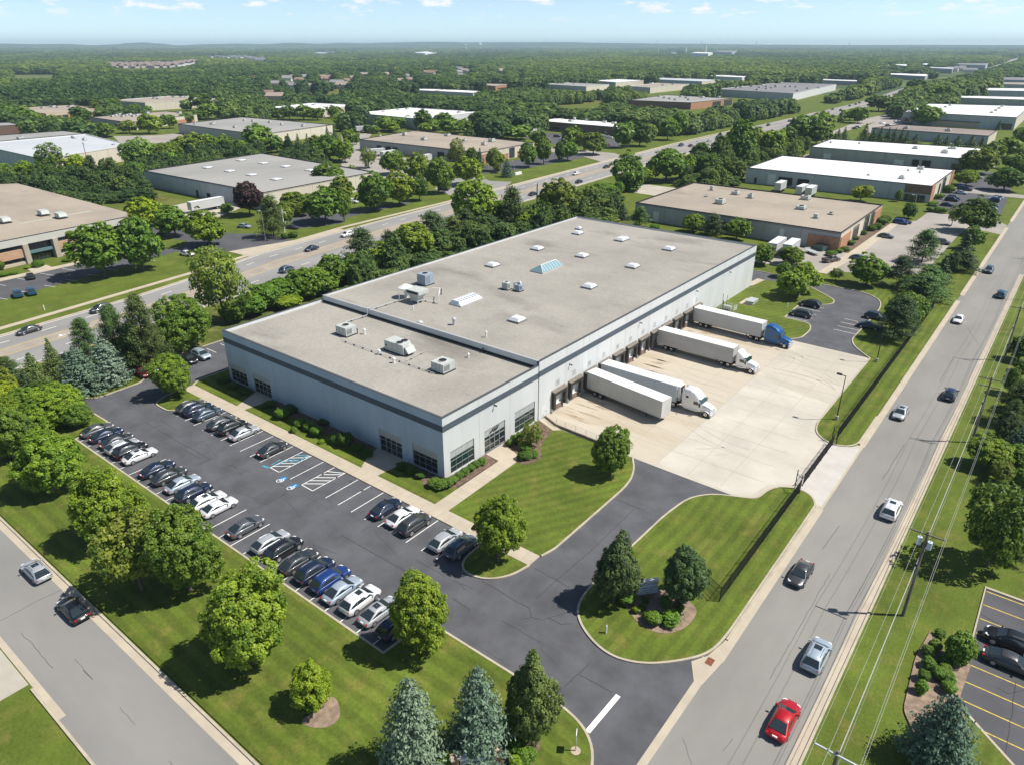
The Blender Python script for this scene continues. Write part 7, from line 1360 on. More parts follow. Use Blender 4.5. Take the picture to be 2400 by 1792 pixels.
grove('in front of the brown roofed shed','spruces before the brown roofed shed',[('S','T3',1170,690,575,95,'n'),('S','T3',1225,695,600,65,'n'),('S','T3',1270,695,595,60,'n'),('S','T3',1320,700,600,65,'n'),('S','T3',1360,700,605,60,'n'),('S','T3',1405,705,610,60,'n'),('S','T3',1440,710,620,55,'n'),('S','T3',1495,720,645,85,'n'),('S','T3',1640,722,642,80,'n'),('S','T3',1697,725,655,62,'n'),('S','T3',1768,728,655,82,'n'),('S','T3',1858,732,652,95,'n'),('S','T3',1925,730,660,65,'n'),('S','T3',1040,680,600,60,'n'),('S','T3',1000,685,610,60,'n'),('D','T3',1555,595,518,165,'m'),('S','T3',2035,620,555,40,'m'),('S','T3',980,690,630,50,'d')])
grove('around the sheds and lots on the right','trees at the right sheds',[('D','T3',1145,1085,978,120,'y'),('D','T3',1385,1085,1005,42,'b'),('D','T3',1455,1195,1100,85,'d'),('D','T3',1880,910,808,205,'o'),('D','T3',1825,985,900,140,'b'),('D','T3',2090,800,665,130,'m'),('D','T3',2000,820,690,110,'m'),('D','T3',2150,940,780,120,'m'),('D','T3',2180,720,600,90,'m'),('D','T3',1960,830,700,80,'d'),('D','T3',2120,880,800,110,'d'),('D','T3',2190,850,740,60,'d')])
grove('between the main road and the neighbour lot','trees beside the main road',[('D','T3',65,1285,1155,130,'b'),('P','T3',195,1300,1155,145,'n'),('D','T3',347,1345,1190,150,'m'),('D','T3',510,1505,1350,150,'m'),('D','T3',700,1505,1370,160,'m'),('D','T6',700,290,95,190,'b'),('D','T6',765,250,40,180,'b'),('O','T3',985,1600,1510,80,'m'),('D','T6',1180,215,0,210,'m'),('P','T3',1390,1640,1420,190,'d'),('P','T3',1540,1490,1250,215,'l'),('P','T3',1560,1700,1520,270,'l'),('S','T3',1660,1610,1420,150,'d'),('S','T3',1790,1500,1260,190,'d'),('E','T3',1730,1545,1385,110,'n'),('D','T3',1850,1400,1235,120,'m'),('P','T3',1800,1540,1400,180,'d'),('P','T6',1540,310,100,260,'l'),('P','T6',1370,560,240,270,'n'),('D','T6',1400,520,210,190,'m'),('D','T6',1500,430,240,120,'m'),('D','T6',640,150,40,100,'m')])
grove('on the far side of the main road','trees across the main road',[('D','T6',2165,690,510,150,'d'),('D','T6',2180,760,700,100,'d'),('P','T6',2130,1100,780,270,'n'),('D','T6',1960,1390,1150,265,'b'),('B','T6',2185,1290,1060,200,'d'),('E','T6',2060,1210,960,170,'n'),('D','T6',2150,1380,1200,200,'m'),('O','T9',1960,420,-255,480,'d'),('D','T9',2150,230,-150,260,'m'),('P','T9',2120,330,0,260,'n'),('D','T6',2195,1010,760,150,'d'),('D','T6',2100,900,700,120,'m'),('P','T6',2080,1180,900,150,'o'),('D','T6',2190,1500,1350,160,'m'),('D','T6',2040,1480,1300,160,'o')])
# ---- woodland: uncountable trees beyond and around the estates, as scattered crowns
def inpoly(X, Y, q):
    c = np.zeros(len(X), bool)
    for i in range(len(q)):
        (x1,y1),(x2,y2) = q[i-1], q[i]
        if y1 == y2: continue
        hit = ((y1 > Y) != (y2 > Y)) & (X < (x2-x1)*(Y-y1)/(y2-y1)+x1); c ^= hit
    return c
rng = np.random.default_rng(9)
def cand(r0, r1, n):
    u = rng.random(n); r = r0*(r1/r0)**u; a = YAW+math.radians(90)+(rng.random(n)-.5)*math.radians(86)
    return r*np.cos(a), r*np.sin(a), r
Xa, Ya, Ra = cand(300, 11800, 200000); Xb, Yb, Rb = cand(140, 460, 60000)
X = np.concatenate([Xa,Xb]); Y = np.concatenate([Ya,Yb]); R = np.concatenate([Ra,Rb]); NEARB = np.arange(len(X)) >= len(Xa)
# image-space position of each candidate's foot, to test against sighted zones
HT = np.where(R < 900, rng.uniform(7,13,len(X)), rng.uniform(9,16,len(X)))
def proj(zf):
    V = np.stack([X, Y, HT*zf-H],1); fz = V@np.array(F3); return CX+FPX*(V@np.array(R3))/fz, CY-FPX*(V@np.array(U3))/fz
SX, SY = proj(.75); SX1, SY1 = proj(1.05); SX0, SY0 = proj(.35)
def zone(t, pts): return inpoly(SX, SY, [px(t,*p) for p in pts])
def zone1(t, pts): q = [px(t,*p) for p in pts]; return inpoly(SX, SY, q) | inpoly(SX1, SY1, q) | inpoly(SX0, SY0, q) | inpoly(SX0, (SY0+SY)/2, q)
keep = SY < 172
for t, pts in (('U1',[(0,500),(2203,500),(2203,830),(1420,845),(1280,900),(960,905),(90,955),(0,990)]),('U2',[(0,480),(1020,520),(1080,640),(1400,760),(2203,740),(2203,885),(1250,930),(1100,1060),(700,1060),(640,830),(0,795)]),('U3',[(0,660),(740,690),(740,780),(1790,770),(2203,720),(2203,1150),(1800,1180),(1820,1000),(900,940),(300,1000),(300,1080),(0,1080)]),
  ('U3',[(1000,540),(2203,480),(2203,630),(1500,640),(1400,690),(1050,690)]),('U4',[(0,700),(350,720),(1000,760),(1250,700),(1480,700),(1780,740),(1500,830),(1100,800),(950,830),(320,880),(0,900)]),('U4',[(0,900),(320,920),(700,940),(1180,960),(1330,900),(1500,960),(2203,1010),(2203,1130),(1600,1140),(620,1075),(330,1110),(0,1140)]),('U4',[(0,480),(2203,480),(2203,560),(1400,580),(730,622),(380,640),(0,640)]),
  ('U5',[(0,480),(2203,430),(2203,575),(1480,570),(1290,620),(880,620),(870,540),(270,525),(0,570)]),('U5',[(500,620),(1000,640),(450,700),(60,820),(0,800),(90,640)]),('U5',[(700,880),(1400,860),(1500,960),(900,1020),(720,900)]),('U5',[(1900,800),(2203,720),(2203,850),(1950,880)]),
  ('U6',[(0,410),(1300,390),(1800,420),(2203,300),(2203,550),(1880,555),(1860,780),(1350,780),(1300,890),(560,960),(560,860),(640,700),(1000,640),(1400,560),(1100,500),(0,560)]),('U6',[(0,600),(560,560),(640,650),(400,760),(0,800)]),('U1',[(0,960),(600,1010),(980,1060),(1100,1250),(0,1080)]),('U1',[(1280,960),(1400,900),(1900,960),(1850,1010),(1290,1030)]),('U5',[(0,1010),(200,1080),(380,1150),(380,1290),(0,1300)]),('U5',[(330,920),(640,980),(650,1120),(400,1150),(330,1050)])): keep |= zone(t, pts)
keep |= zone('U2',[(1040,500),(2203,470),(2203,700),(1880,715),(1500,780),(1080,660)]) | zone('U3',[(0,470),(1010,470),(1010,700),(0,700)])
keep &= ~NEARB
for t, pts in (('T1',[(0,850),(300,860),(900,850),(930,930),(480,955),(300,950),(0,945)]),('T1',[(830,730),(1100,700),(1650,660),(1720,700),(1620,770),(1300,790),(900,850),(840,860)]),('T1',[(1800,690),(2100,690),(2100,750),(1830,750)]),
  ('T1',[(150,500),(300,520),(350,600),(560,600),(700,620),(700,660),(420,620),(160,600)]),('T1',[(1150,470),(1440,430),(1600,480),(1680,520),(1500,545),(1300,545),(1250,500)]),('T2',[(240,570),(420,550),(760,560),(900,590),(880,640),(250,625)]),('T2',[(0,1500),(300,1340),(600,1200),(900,1120),(1100,1060),(1200,1100),(1420,1080),(1480,1130),(1300,1225),(1000,1310),(700,1370),(480,1470),(150,1600),(0,1630)]),
  ('T2',[(1520,1000),(1780,950),(1800,1030),(1600,1080)]),('T3',[(0,850),(200,760),(350,600),(560,640),(700,600),(900,560),(1000,520),(1250,450),(1330,490),(1100,560),(900,640),(780,700),(660,770),(430,800),(200,890),(60,920)]),('T3',[(1350,420),(1480,360),(1640,400),(1740,440),(1450,480)]),('T3',[(1120,610),(1480,680),(1480,710),(1120,680)]),
  ('T3',[(2040,640),(2203,600),(2203,980),(2120,960),(2100,850),(2060,760)]),('T1',[(0,560),(200,600),(420,610),(400,640),(0,620)]),('U4',[(340,1000),(1200,960),(1600,1060),(2203,1080),(2203,1160),(1600,1160),(600,1080),(340,1110)])): keep |= zone(t, pts) & NEARB
clear = np.zeros(len(X), bool)
for t, pts in (('U1',[(1330,382),(2203,372),(2203,440),(1500,447)]),('U2',[(0,372),(420,332),(420,365),(200,412),(0,432)]),('U2',[(440,290),(1010,288),(1260,318),(1250,375),(1100,350),(1000,318),(440,312)]),('U1',[(100,490),(780,490),(760,560),(400,570),(100,560)]),('U2',[(1560,765),(2203,700),(2203,760),(1580,800)]),('U4',[(330,905),(1000,830),(1250,800),(1190,940),(700,950)])): clear |= zone1(t, pts)
for t, pts in (('U3',[(60,212),(205,212),(205,250),(60,250)]),('U3',[(190,290),(275,290),(275,332),(190,328)]),('U2',[(1820,235),(2203,228),(2203,254),(1820,254)]),('U4',[(1960,235),(2203,238),(2203,266),(1960,264)]),('U4',[(620,212),(760,212),(760,238),(620,238)]),('U2',[(960,190),(1160,190),(1200,227),(960,227)]),('U6',[(1150,440),(1700,405),(1560,500),(1180,490)]),('U3',[(1450,450),(1700,450),(1700,520),(1450,520)])): clear |= zone1(t, pts)
gapn = np.sin(X/170+2.1*np.sin(Y/260))+np.sin(Y/140+1.7*np.sin(X/210))+.5*np.sin(X/60-Y/75); clear |= (R > 900) & (gapn > 1.95)
# keep the highway, footprints of buildings and lots free
hw = [(x-16,y) for x,y in HF]+[(x+16,y) for x,y in reversed(HN)]; clear |= inpoly(X, Y, hw)
clear |= inpoly(X, Y, [(-131,-50),(-56,-50),(-56,186),(-131,186)]); clear |= inpoly(X, Y, [(-119,30),(-20,30),(-20,186),(-119,186)]); clear |= (X > -28) & (X < 1) & (Y < 1400); clear |= (R < 900) & (X > -20) & (X < 4)
clear |= inpoly(X, Y, [(-62,190),(-20,190),(-20,620),(-110,620),(-130,420),(-62,290)])
def pj(x, y, z):
    v = Vector((x,y,z-H)); f_ = v.dot(F3); return CX+FPX*v.dot(R3)/f_, CY-FPX*v.dot(U3)/f_
def chull(pts):
    pts = sorted(set(pts)); 
    def half(P):
        h = []
        for p in P:
            while len(h) > 1 and (h[-1][0]-h[-2][0])*(p[1]-h[-2][1])-(h[-1][1]-h[-2][1])*(p[0]-h[-2][0]) <= 0: h.pop()
            h.append(p)
        return h[:-1]
    return half(pts)+half(pts[::-1])
for o in list(bpy.data.objects):
    if o.type == 'MESH' and o.parent and o.name.split('.')[0] == 'roof' and o.parent.get('category') in ('warehouse','building','office building','house'):
        M4 = o.parent.location; cz_ = math.cos(o.parent.rotation_euler.z); sz_ = math.sin(o.parent.rotation_euler.z); L_ = M4 if o.matrix_parent_inverse.translation.length < 1 else Vector((0,0,0))
        q = [(v.co.x*cz_-v.co.y*sz_+L_.x, v.co.x*sz_+v.co.y*cz_+L_.y, v.co.z) for v in o.data.vertices]
        ft = chull([(p[0],p[1]) for p in q]); c = (sum(p[0] for p in ft)/len(ft), sum(p[1] for p in ft)/len(ft))
        ft = [(c[0]+(p[0]-c[0])*(1+7/max(8,math.dist(p,c))), c[1]+(p[1]-c[1])*(1+7/max(8,math.dist(p,c)))) for p in ft]; clear |= inpoly(X, Y, ft)
        zl = .45 if o.parent.get('category') != 'house' else .5
        im = chull([pj(*p) for p in q]+[pj(p[0],p[1],p[2]*zl) for p in q]); rb = math.hypot(*c)
        if rb < 12000: clear |= (R < rb) & (inpoly(SX, SY, im) | inpoly(SX1, SY1, im) | inpoly(SX0, SY0, im) | inpoly(SX, (SY+SY1)/2, im))
for o, tx, ty, tr in TREES:
    if math.hypot(tx,ty) > 140: clear |= (np.hypot(X-tx, Y-ty) < tr*.7)
keep &= ~clear & (SX > -60) & (SX < 2460)
X, Y, R, HT = X[keep], Y[keep], R[keep], HT[keep]
# thin with a grid so crowns are spaced in proportion to distance
sp = np.where(R < 460, 6.0, np.maximum(7.0, R/125.0)); order = np.argsort(R); used = {}; sel = []
for i in order:
    s_ = sp[i]; lv = int(math.floor(math.log2(s_/7.0)*2)); c_ = 7.0*2**(lv/2)*.9; kx = (lv, int(X[i]//c_), int(Y[i]//c_))
    if kx in used: continue
    used[kx] = 1; sel.append(i)
sel = np.array(sel); X, Y, R, sp, HT = X[sel], Y[sel], R[sel], sp[sel], HT[sel]
print('woodland crowns', len(sel))
FT = leaf_mat('woodland_leaves', (.062,.132,.036), (.215,.295,.078), .6, .38)
# woodland crown colour: broad patches of stands plus a value per crown
t_ = FT.node_tree; oi = [n for n in t_.nodes if n.type == 'OBJECT_INFO'][0]
mixn = [n for n in t_.nodes if n.type == 'MIX' and n.blend_type == 'MULTIPLY'][0]
ai = t_.nodes.new('ShaderNodeAttribute'); ai.attribute_name = 'stand'; ai.attribute_type = 'INSTANCER'
cr = t_.nodes.new('ShaderNodeValToRGB'); e = cr.color_ramp.elements; e[0].position = 0; e[0].color = (.45,.58,.62,1); e[1].position = 1; e[1].color = (1.65,1.45,.95,1); e.new(.5).color = (.95,1,.95,1)
t_.links.new(ai.outputs['Fac'], cr.inputs[0]); t_.links.new(cr.outputs[0], mixn.inputs[7])
def wood(name, sel_, label, seed):
    x, y, r, s_ = X[sel_], Y[sel_], R[sel_], sp[sel_]; n = len(x); rg = np.random.default_rng(seed)
    me = bpy.data.meshes.new(name); me.vertices.add(n); me.vertices.foreach_set('co', np.stack([x,y,np.zeros(n)-.2],1).astype(np.float32).ravel())
    w_ = s_*rg.uniform(1.05,2.0,n); h = HT[sel_]*1.05; w_ = np.where(r < 460, rg.uniform(5,9,n), np.maximum(w_, 8)); h = np.where(r < 460, 2.2+rg.random(n)**2.2*8, h); h = np.maximum(h, w_*.25)
    a = me.attributes.new('tscale', 'FLOAT_VECTOR', 'POINT'); a.data.foreach_set('vector', np.stack([w_,w_*rg.uniform(.8,1.2,n),h],1).astype(np.float32).ravel())
    a = me.attributes.new('rot', 'FLOAT_VECTOR', 'POINT'); a.data.foreach_set('vector', np.stack([np.zeros(n),np.zeros(n),rg.uniform(0,6.28,n)],1).astype(np.float32).ravel())
    st = .52+.28*np.sin(x/90+np.sin(y/70)*1.5)*np.cos(y/110)+.2*np.sin(x/300+y/410)+.16*np.sin(x/900-y/700)+rg.normal(size=n)*.2
    a = me.attributes.new('stand', 'FLOAT', 'POINT'); a.data.foreach_set('value', np.clip(st,0,1).astype(np.float32))
    a = me.attributes.new('pick', 'INT', 'POINT'); a.data.foreach_set('value', rg.integers(0,4,n).astype(np.int32))
    me.update(); o = link(bpy.data.objects.new(name, me)); tag(o, label, 'woodland', kind='stuff')
    ng = bpy.data.node_groups.new(name+'_scatter', 'GeometryNodeTree'); ng.interface.new_socket('Geometry', in_out='INPUT', socket_type='NodeSocketGeometry'); ng.interface.new_socket('Geometry', in_out='OUTPUT', socket_type='NodeSocketGeometry')
    gi = ng.nodes.new('NodeGroupInput'); go = ng.nodes.new('NodeGroupOutput'); ip = ng.nodes.new('GeometryNodeInstanceOnPoints'); ci = ng.nodes.new('GeometryNodeCollectionInfo')
    ci.inputs['Collection'].default_value = WC; ci.inputs['Separate Children'].default_value = True; ci.inputs['Reset Children'].default_value = True
    ip.inputs['Pick Instance'].default_value = True
    def attr(nm, ty):
        q = ng.nodes.new('GeometryNodeInputNamedAttribute'); q.data_type = ty; q.inputs['Name'].default_value = nm; return q
    ng.links.new(gi.outputs[0], ip.inputs['Points']); ng.links.new(ci.outputs[0], ip.inputs['Instance'])
    ng.links.new(attr('pick','INT').outputs[0], ip.inputs['Instance Index']); ng.links.new(attr('tscale','FLOAT_VECTOR').outputs[0], ip.inputs['Scale']); ng.links.new(attr('rot','FLOAT_VECTOR').outputs[0], ip.inputs['Rotation'])
    ng.links.new(ip.outputs[0], go.inputs[0]); md = o.modifiers.new('scatter', 'NODES'); md.node_group = ng
    return o
WC = bpy.data.collections.new('woodland_crown_shapes')
for s_ in (101,102,103,104):
    me = decid(s_, 60, 9, .22, .13, .0, gap=.0, lobes=4, nz=.15); me.materials.clear(); me.materials.append(FT); WC.objects.link(bpy.data.objects.new('woodland_crown', me))
verge = np.where(R < 460)[0]; near = np.where((R >= 460) & (R < 1500))[0]; far = np.where(R >= 1500)[0]
wood('woodland', near, 'woods between and behind the industrial buildings', 5); wood('distant_woodland', far, 'continuous forest reaching the horizon', 6)
WC = bpy.data.collections.new('thicket_crown_shapes')
for s_ in (111,112,113,114):
    me = decid(s_, 130, 22, .085, .09, .0, taper=.2, lobes=5); me.materials.clear(); me.materials.append(FT); WC.objects.link(bpy.data.objects.new('thicket_crown', me))
wood('thicket', verge, 'dense thickets and undergrowth filling the belts between the named trees', 7)
# ================================================================== STREET FURNITURE
# power line along the main road
PY = [-20, 40.3, 71.5, 118.2, 158.0, 204, 250, 300, 352, 405]; PXX = -2.95; PH = 11.0
arms = {}
for i, y in enumerate(PY[1:], 1):
    nm = {1:'wooden utility pole whose crossarm shows at the bottom edge',2:'wooden utility pole with two transformers beside the road',3:'wooden utility pole with double crossarm opposite the yard gate',4:'utility pole with long crossarm opposite the side lot',}.get(i, 'utility pole up the road, '+ORD[i-1]+' in the line from the camera')
    o = empty('utility_pole', (PXX,y,0), 0, nm, 'utility pole', 'poles of the power line along the main road')
    MB().cyl((0,0,-.1),(0,0,PH),.18,.12,10).build('pole_shaft', M['wood'], o)
    def arm(z, L=1.6):
        c = MB().box(-L,-.17,z-.06,L,-.06,z+.06).cyl((-.8,-.1,z),(0,-.05,z-.7),.02,n=4).cyl((.8,-.1,z),(0,-.05,z-.7),.02,n=4).build('crossarm', M['galv'] if i in (1,) else M['wood'], o)
        for x in (-L+.1, -.55, L-.1): MB().cyl((x,-.11,z+.06),(x,-.11,z+.22),.06,.04,8).build('insulator', M['unit'], c)
    arm(PH-.3)
    if i in (3,): arm(PH-1.5, 1.4)
    if i == 2:
        for dx, dz in ((-.55,-1.3),(.42,-1.5)): MB().cyl((dx,0,PH+dz-.45),(dx,0,PH+dz+.4),.24,n=12).cyl((dx,0,PH+dz+.4),(dx,0,PH+dz+.55),.05,n=6).build('transformer', mat('pale_transformer', (.55,.62,.70), .4) if 'trf' not in M else M['trf'], o)
    MB().cyl((-.22,0,PH-4.6),(-.22,0,PH-4.2),.09,n=6).build('cable_bracket', M['black'], o)
def wire(x, z, label, r=.018, sag=.7, m='galv', nm='power_line'):
    mb = MB(); pr = None
    for a, b in zip(PY[:-1], PY[1:]):
        n = 9; last = None
        for k in range(n+1):
            t = k/n; p = (x, a+(b-a)*t, z-sag*4*t*(1-t)*((b-a)/45)**2)
            if last: mb.cyl(last, p, r, n=4, caps=False)
            last = p
    tag(mb.build(nm, M[m]), label, 'power line', 'overhead lines along the main road')
wm_ = M['wirelight'] = mat('aluminium_wire', (.42,.43,.42), .5)
for x, z, lb, r in ((-4.45,PH-.08,'overhead power wire on the road side end of the crossarms',.02),(-3.5,PH-.08,'overhead power wire beside the pole tops',.02),(-1.45,PH-.08,'overhead power wire on the far end of the crossarms',.02),(-2.8,PH-2.4,'neutral wire strung just below the crossarms',.02),(-3.15,PH-4.3,'thick upper telephone cable on the poles',.035),(-3.15,PH-4.9,'middle telephone cable on the poles',.03),(-1.3,PH-.25,'second wire close beside the far crossarm end',.02)): wire(x, z, lb, r*.62, .6, 'wirelight')
# black picket fence along the road
fm = mat('fence_black', (.020,.020,.022), .6)
def fence(pts, label, h=2.0, name='fence', pitch=.13, z=.1):
    o = empty(name, (pts[0][0],pts[0][1],z), 0, label, 'gate' if 'gate' in name else 'fence'); mb = MB(); ox, oy = pts[0]
    for a, b in zip(pts[:-1], pts[1:]):
        L = math.dist(a,b); ux, uy = (b[0]-a[0])/L, (b[1]-a[1])/L; n = int(L/pitch)
        for k in range(n):
            s = (k+.5)*L/n; x = a[0]+ux*s-ox; y = a[1]+uy*s-oy; mb.hexa([(x-ux*.012-uy*.012,y-uy*.012+ux*.012,.08),(x+ux*.012-uy*.012,y+uy*.012+ux*.012,.08),(x+ux*.012+uy*.012,y+uy*.012-ux*.012,.08),(x-ux*.012+uy*.012,y-uy*.012-ux*.012,.08)],[(x-ux*.012-uy*.012,y-uy*.012+ux*.012,h),(x+ux*.012-uy*.012,y+uy*.012+ux*.012,h),(x+ux*.012+uy*.012,y+uy*.012-ux*.012,h),(x-ux*.012+uy*.012,y-uy*.012-ux*.012,h)])
        for z_ in (.2,h*.5,h-.15): mb.cyl((a[0]-ox,a[1]-oy,z_),(b[0]-ox,b[1]-oy,z_),.028,n=4)
    mb.build('picket_panel', fm, o)
    for a, b in zip(pts[:-1], pts[1:]):
        L = math.dist(a,b); n = max(1,round(L/2.6))
        for k in range(n+1):
            if k == n and b != pts[-1]: continue
            x = a[0]+(b[0]-a[0])*k/n-ox; y = a[1]+(b[1]-a[1])*k/n-oy; MB().box(x-.04,y-.04,-.2,x+.04,y+.04,h+.12).build('post', fm, o)
fence([(-21.6,62.6),(-19.2,61.3),(-19.3,87.6)], 'black steel picket fence along the sign lawn with short return at its near end')
fence([(-19.5,106.2),(-19.6,183)], 'long black steel picket fence along the lawn beyond the gate')
fence([(-19.45,90.0),(-19.5,104.0)], 'black sliding gate section across the yard exit to the road', name='sliding_gate', h=1.9)
for x, y, hh, lb in ((-20.1,88.6,3.0,'nearer tall black gate post pair on the sign lawn corner'),(-20.0,105.4,2.6,'farther tall black gate post pair at the lawn tip')):
    o = empty('gate_post', (x,y,.1), 0, lb, 'gate post')
    for dx, dy in ((0,0),(.9,-.9)): MB().cyl((dx,dy,0),(dx,dy,hh),.07,n=6).build('post', fm, o)
    MB().cyl((0,0,hh-.6),(.9,-.9,hh-.6),.04,n=4).cyl((0,0,.8),(.9,-.9,.8),.04,n=4).build('brace', fm, o)
# yard lamps
def lamp(x, y, h, dx, label, col='black'):
    o = empty('street_lamp', (x,y,.1), 0, label, 'street lamp')
    MB().cyl((0,0,0),(0,0,.7),.28,n=12).build('base', M['walk'], o); MB().cyl((0,0,.7),(0,0,h),.09,.06,8).build('pole', M[col], o)
    MB().box(min(0,dx),-.04,h-.08,max(0,dx),.04,h+.04).build('bracket', M[col], o)
    q = MB().box(dx-.45,-.22,h-.05,dx+.3,.22,h+.16).build('lamp_head', M[col], o); MB().box(dx-.4,-.18,h-.07,dx+.2,.18,h-.052).build('lens', M['lamp'], q)
lamp(-21.4,112.8,7.8,-.9,'black lamp post on the lawn tip beside the gate')
X_,Y_ = g('T6',1250,685); lamp(X_,Y_,7.6,-.9,'black lamp post below the rear lot tree')
X_,Y_ = g('T9',1000,120); 
for (t,x,y,h,lb) in (('T1',1715,1335,9,'tall grey lamp pole left of the cross shaped sign'),('T2',1115,880,4,'short white pole by the tan warehouse sign'),('U5',183,1400,9,'lamp pole on the verge before the street corner trees'),('U5',1342,1045,9,'lamp pole before the dark spruces'),('U5',1930,925,10,'lamp pole by the ribbed warehouse verge'),('U3',240,1300,8,'lamp pole in the yard left of the tan warehouse'),('U2',1225,1085,9,'white lamp pole behind the grey vented roof'),('U7',1235,0,9,'lamp pole near the second white warehouse'),('U7',760,690,7,'lamp pole in the neighbour lot')):
    X_,Y_ = g(t,x,y); lamp(X_,Y_,h,-1.2,lb,'galv')
# small posts, cabinet, signs
for (t,x,y,lb) in (('T6',675,335,'white bollard post left of the rear lawn trees'),('T6',752,265,'white bollard post beneath the rear lawn tree'),('T8',1708,805,'small white marker post on the sign lawn'),('T4',288,350,'white ground marker on the far highway verge')):
    X_,Y_ = g(t,x,y); tag(MB().cyl((X_,Y_,0),(X_,Y_,1.1),.10,n=8).cyl((X_,Y_,1.1),(X_,Y_,1.25),.10,.03,8).build('bollard', M['white']), lb, 'bollard')
X_,Y_ = g('T8',1512,1565); o = empty('street_sign', (X_,Y_,.1), .5, 'small white sign seen edge-on beside the stop line', 'sign'); MB().cyl((0,0,0),(0,0,2.3),.05,n=6).build('post', M['galv'], o); MB().box(-.03,-.35,1.5,.03,.35,2.35).build('sign_panel', M['white'], o); MB().cyl((0,0,-.02),(0,0,.05),.45,n=10).build('footing', M['tan'], o)
tag(MB().box(-16.9,52.3,.03,-16.2,53.3,.055).build('storm_drain', M['rust']), 'rusty storm drain grate in the kerb gutter near the fence end', 'drain')
def mono(x0, y0, x1, y1, zb, zt, lines, label, face, posts=False, thick=.35):
    a = Vector((x0,y0)); b = Vector((x1,y1)); d = b-a; L = d.length; ang = math.atan2(d.y,d.x)
    o = empty('entrance_sign', (x0,y0,.13), ang, label, 'sign')
    MB().box(0,-thick/2,zb,L,thick/2,zt).box(-.05,-thick/2-.03,zt,L+.05,thick/2+.03,zt+.08).build('sign_board', M['white'], o)
    MB().box(.12,-thick/2-.012,zb+.1,L-.12,-thick/2,zt-.08).build('sign_panel', mat('sign_face', (.72,.76,.80), .6), o)
    MB().box(.2,-.1,0,L-.2,.1,zb).build('plinth', M['stone'], o)
    for (txt, z, sz, xx) in lines:
        cu = bpy.data.curves.new('lettering', 'FONT'); cu.body = txt; cu.size = sz; cu.extrude = .008; cu.align_x = 'CENTER'; cu.align_y = 'CENTER'; cu.materials.append(mat('lettering_navy', (.015,.04,.08), .5) if 'navy' not in M else M['navy']); M.setdefault('navy', cu.materials[0])
        t = textmesh(cu, 'lettering', o); t.location = (L*xx,-thick/2-.02,z); t.rotation_euler = (math.pi/2,0,0)
    return o, L
p0 = g('T8',1905,552,.3); p1 = g('T8',2035,535,.3)
mono(p0[0],p0[1],p1[0],p1[1],.25,2.0,[('NIIRDCFOO',1.62,.46,.54),('ANMINLACHVLCI',1.14,.34,.54),('MEIN ALES NCEIR',.82,.15,.5),('ARNE',.50,.15,.45)],'white entrance sign with navy lettering between the two dark trees',0)
p0 = g('T8',770,1690,.3); p1 = g('T8',968,1640,.3)
o, L = mono(p0[0],p0[1],p1[0],p1[1],.2,1.75,[('MIATRAFANANANLL',1.45,.30,.5),('ENTINRAL',1.05,.22,.5)],'low white sign between stone pillars at the bottom edge',0)
for x in (-.45, L+.45): q = MB().box(x-.3,-.3,0,x+.3,.3,1.95).box(x-.36,-.36,1.95,x+.36,.36,2.07,1).build('pillar', [mat('pillar_brick',(.30,.17,.11),.9,.2,3), M['stone']], o)
X_,Y_ = g('T1',1838,1280); o = empty('cross_sign', (X_,Y_,0), YAW, 'tall white post with crossing arms on the verge by the drive', 'sign'); MB().cyl((0,0,0),(0,0,7.5),.22,n=8).build('post', M['white'], o); MB().box(-1.0,-.15,6.0,1.0,.15,6.5).build('arm', M['white'], o); MB().cyl((.5,0,2.6),(.5,0,3.4),.4,n=8).build('bracket', M['white'], o)
X_,Y_ = g('T1',578,880); o = empty('utility_pole', (X_,Y_,0), 0, 'thin wooden pole rising from the trees by the pale blue roof', 'utility pole'); MB().cyl((0,0,0),(0,0,13),.2,.13,8).build('pole_shaft', M['wood'], o); MB().box(-1.3,-.08,12.2,1.3,.08,12.4).build('crossarm', M['wood'], o)
X_,Y_ = g('T2',1262,1160); o = empty('utility_pole', (X_,Y_,0), .8, 'tall wooden pole beyond the warehouse beside the highway', 'utility pole'); MB().cyl((0,0,0),(0,0,H*(1-(px('T2',0,950)[1]-HY)/(px('T2',0,1160)[1]-HY))),.28,.2,8).build('pole_shaft', M['wood'], o)
p = g('T2',1140,910); q = g('T2',1140,910); o = tag(MB().box(p[0]-.4,p[1]-2.4,0,p[0]+.4,p[1]+2.4,1.3).box(p[0]-.6,p[1]-2.8,0,p[0]+.6,p[1]+2.8,.25,1).build('ground_sign', [M['white'],M['walk']]), 'low white ground sign on the tan warehouse lawn', 'sign')
# rooftop-level steel frame behind the warehouse and the dumpster
X_,Y_ = g('T2',1098,1300,0); o = empty('steel_frame', (X_,Y_,0), 0, 'small galvanised access frame peeking over the rear roof edge', 'frame')
mb = MB()
for x in (-.9,.9):
    for y in (-.9,.9): mb.cyl((x,y,0),(x,y,3.2),.07,n=5)
for z in (1.2,2.2,3.2):
    for a, b in (((-.9,-.9),(.9,-.9)),((.9,-.9),(.9,.9)),((.9,.9),(-.9,.9)),((-.9,.9),(-.9,-.9))): mb.cyl((*a,z),(*b,z),.06,n=5)
mb.build('frame_rails', M['white'], o)
X_,Y_ = g('T3',890,1395,0); o = empty('skip_container', (X_,Y_,.03), -.5, 'green grey waste container beside the brick corner', 'dumpster'); MB().hexa([(-1.6,-1,0),(1.6,-1,0),(1.6,1,0),(-1.6,1,0)],[(-1.8,-1.1,1.6),(1.8,-1.1,1.6),(1.8,1.1,1.6),(-1.8,1.1,1.6)]).build('bin', mat('bin_green', (.10,.16,.14), .7), o); MB().box(-1.8,-1.1,1.6,1.8,1.1,1.7).build('lid', M['black'], o)
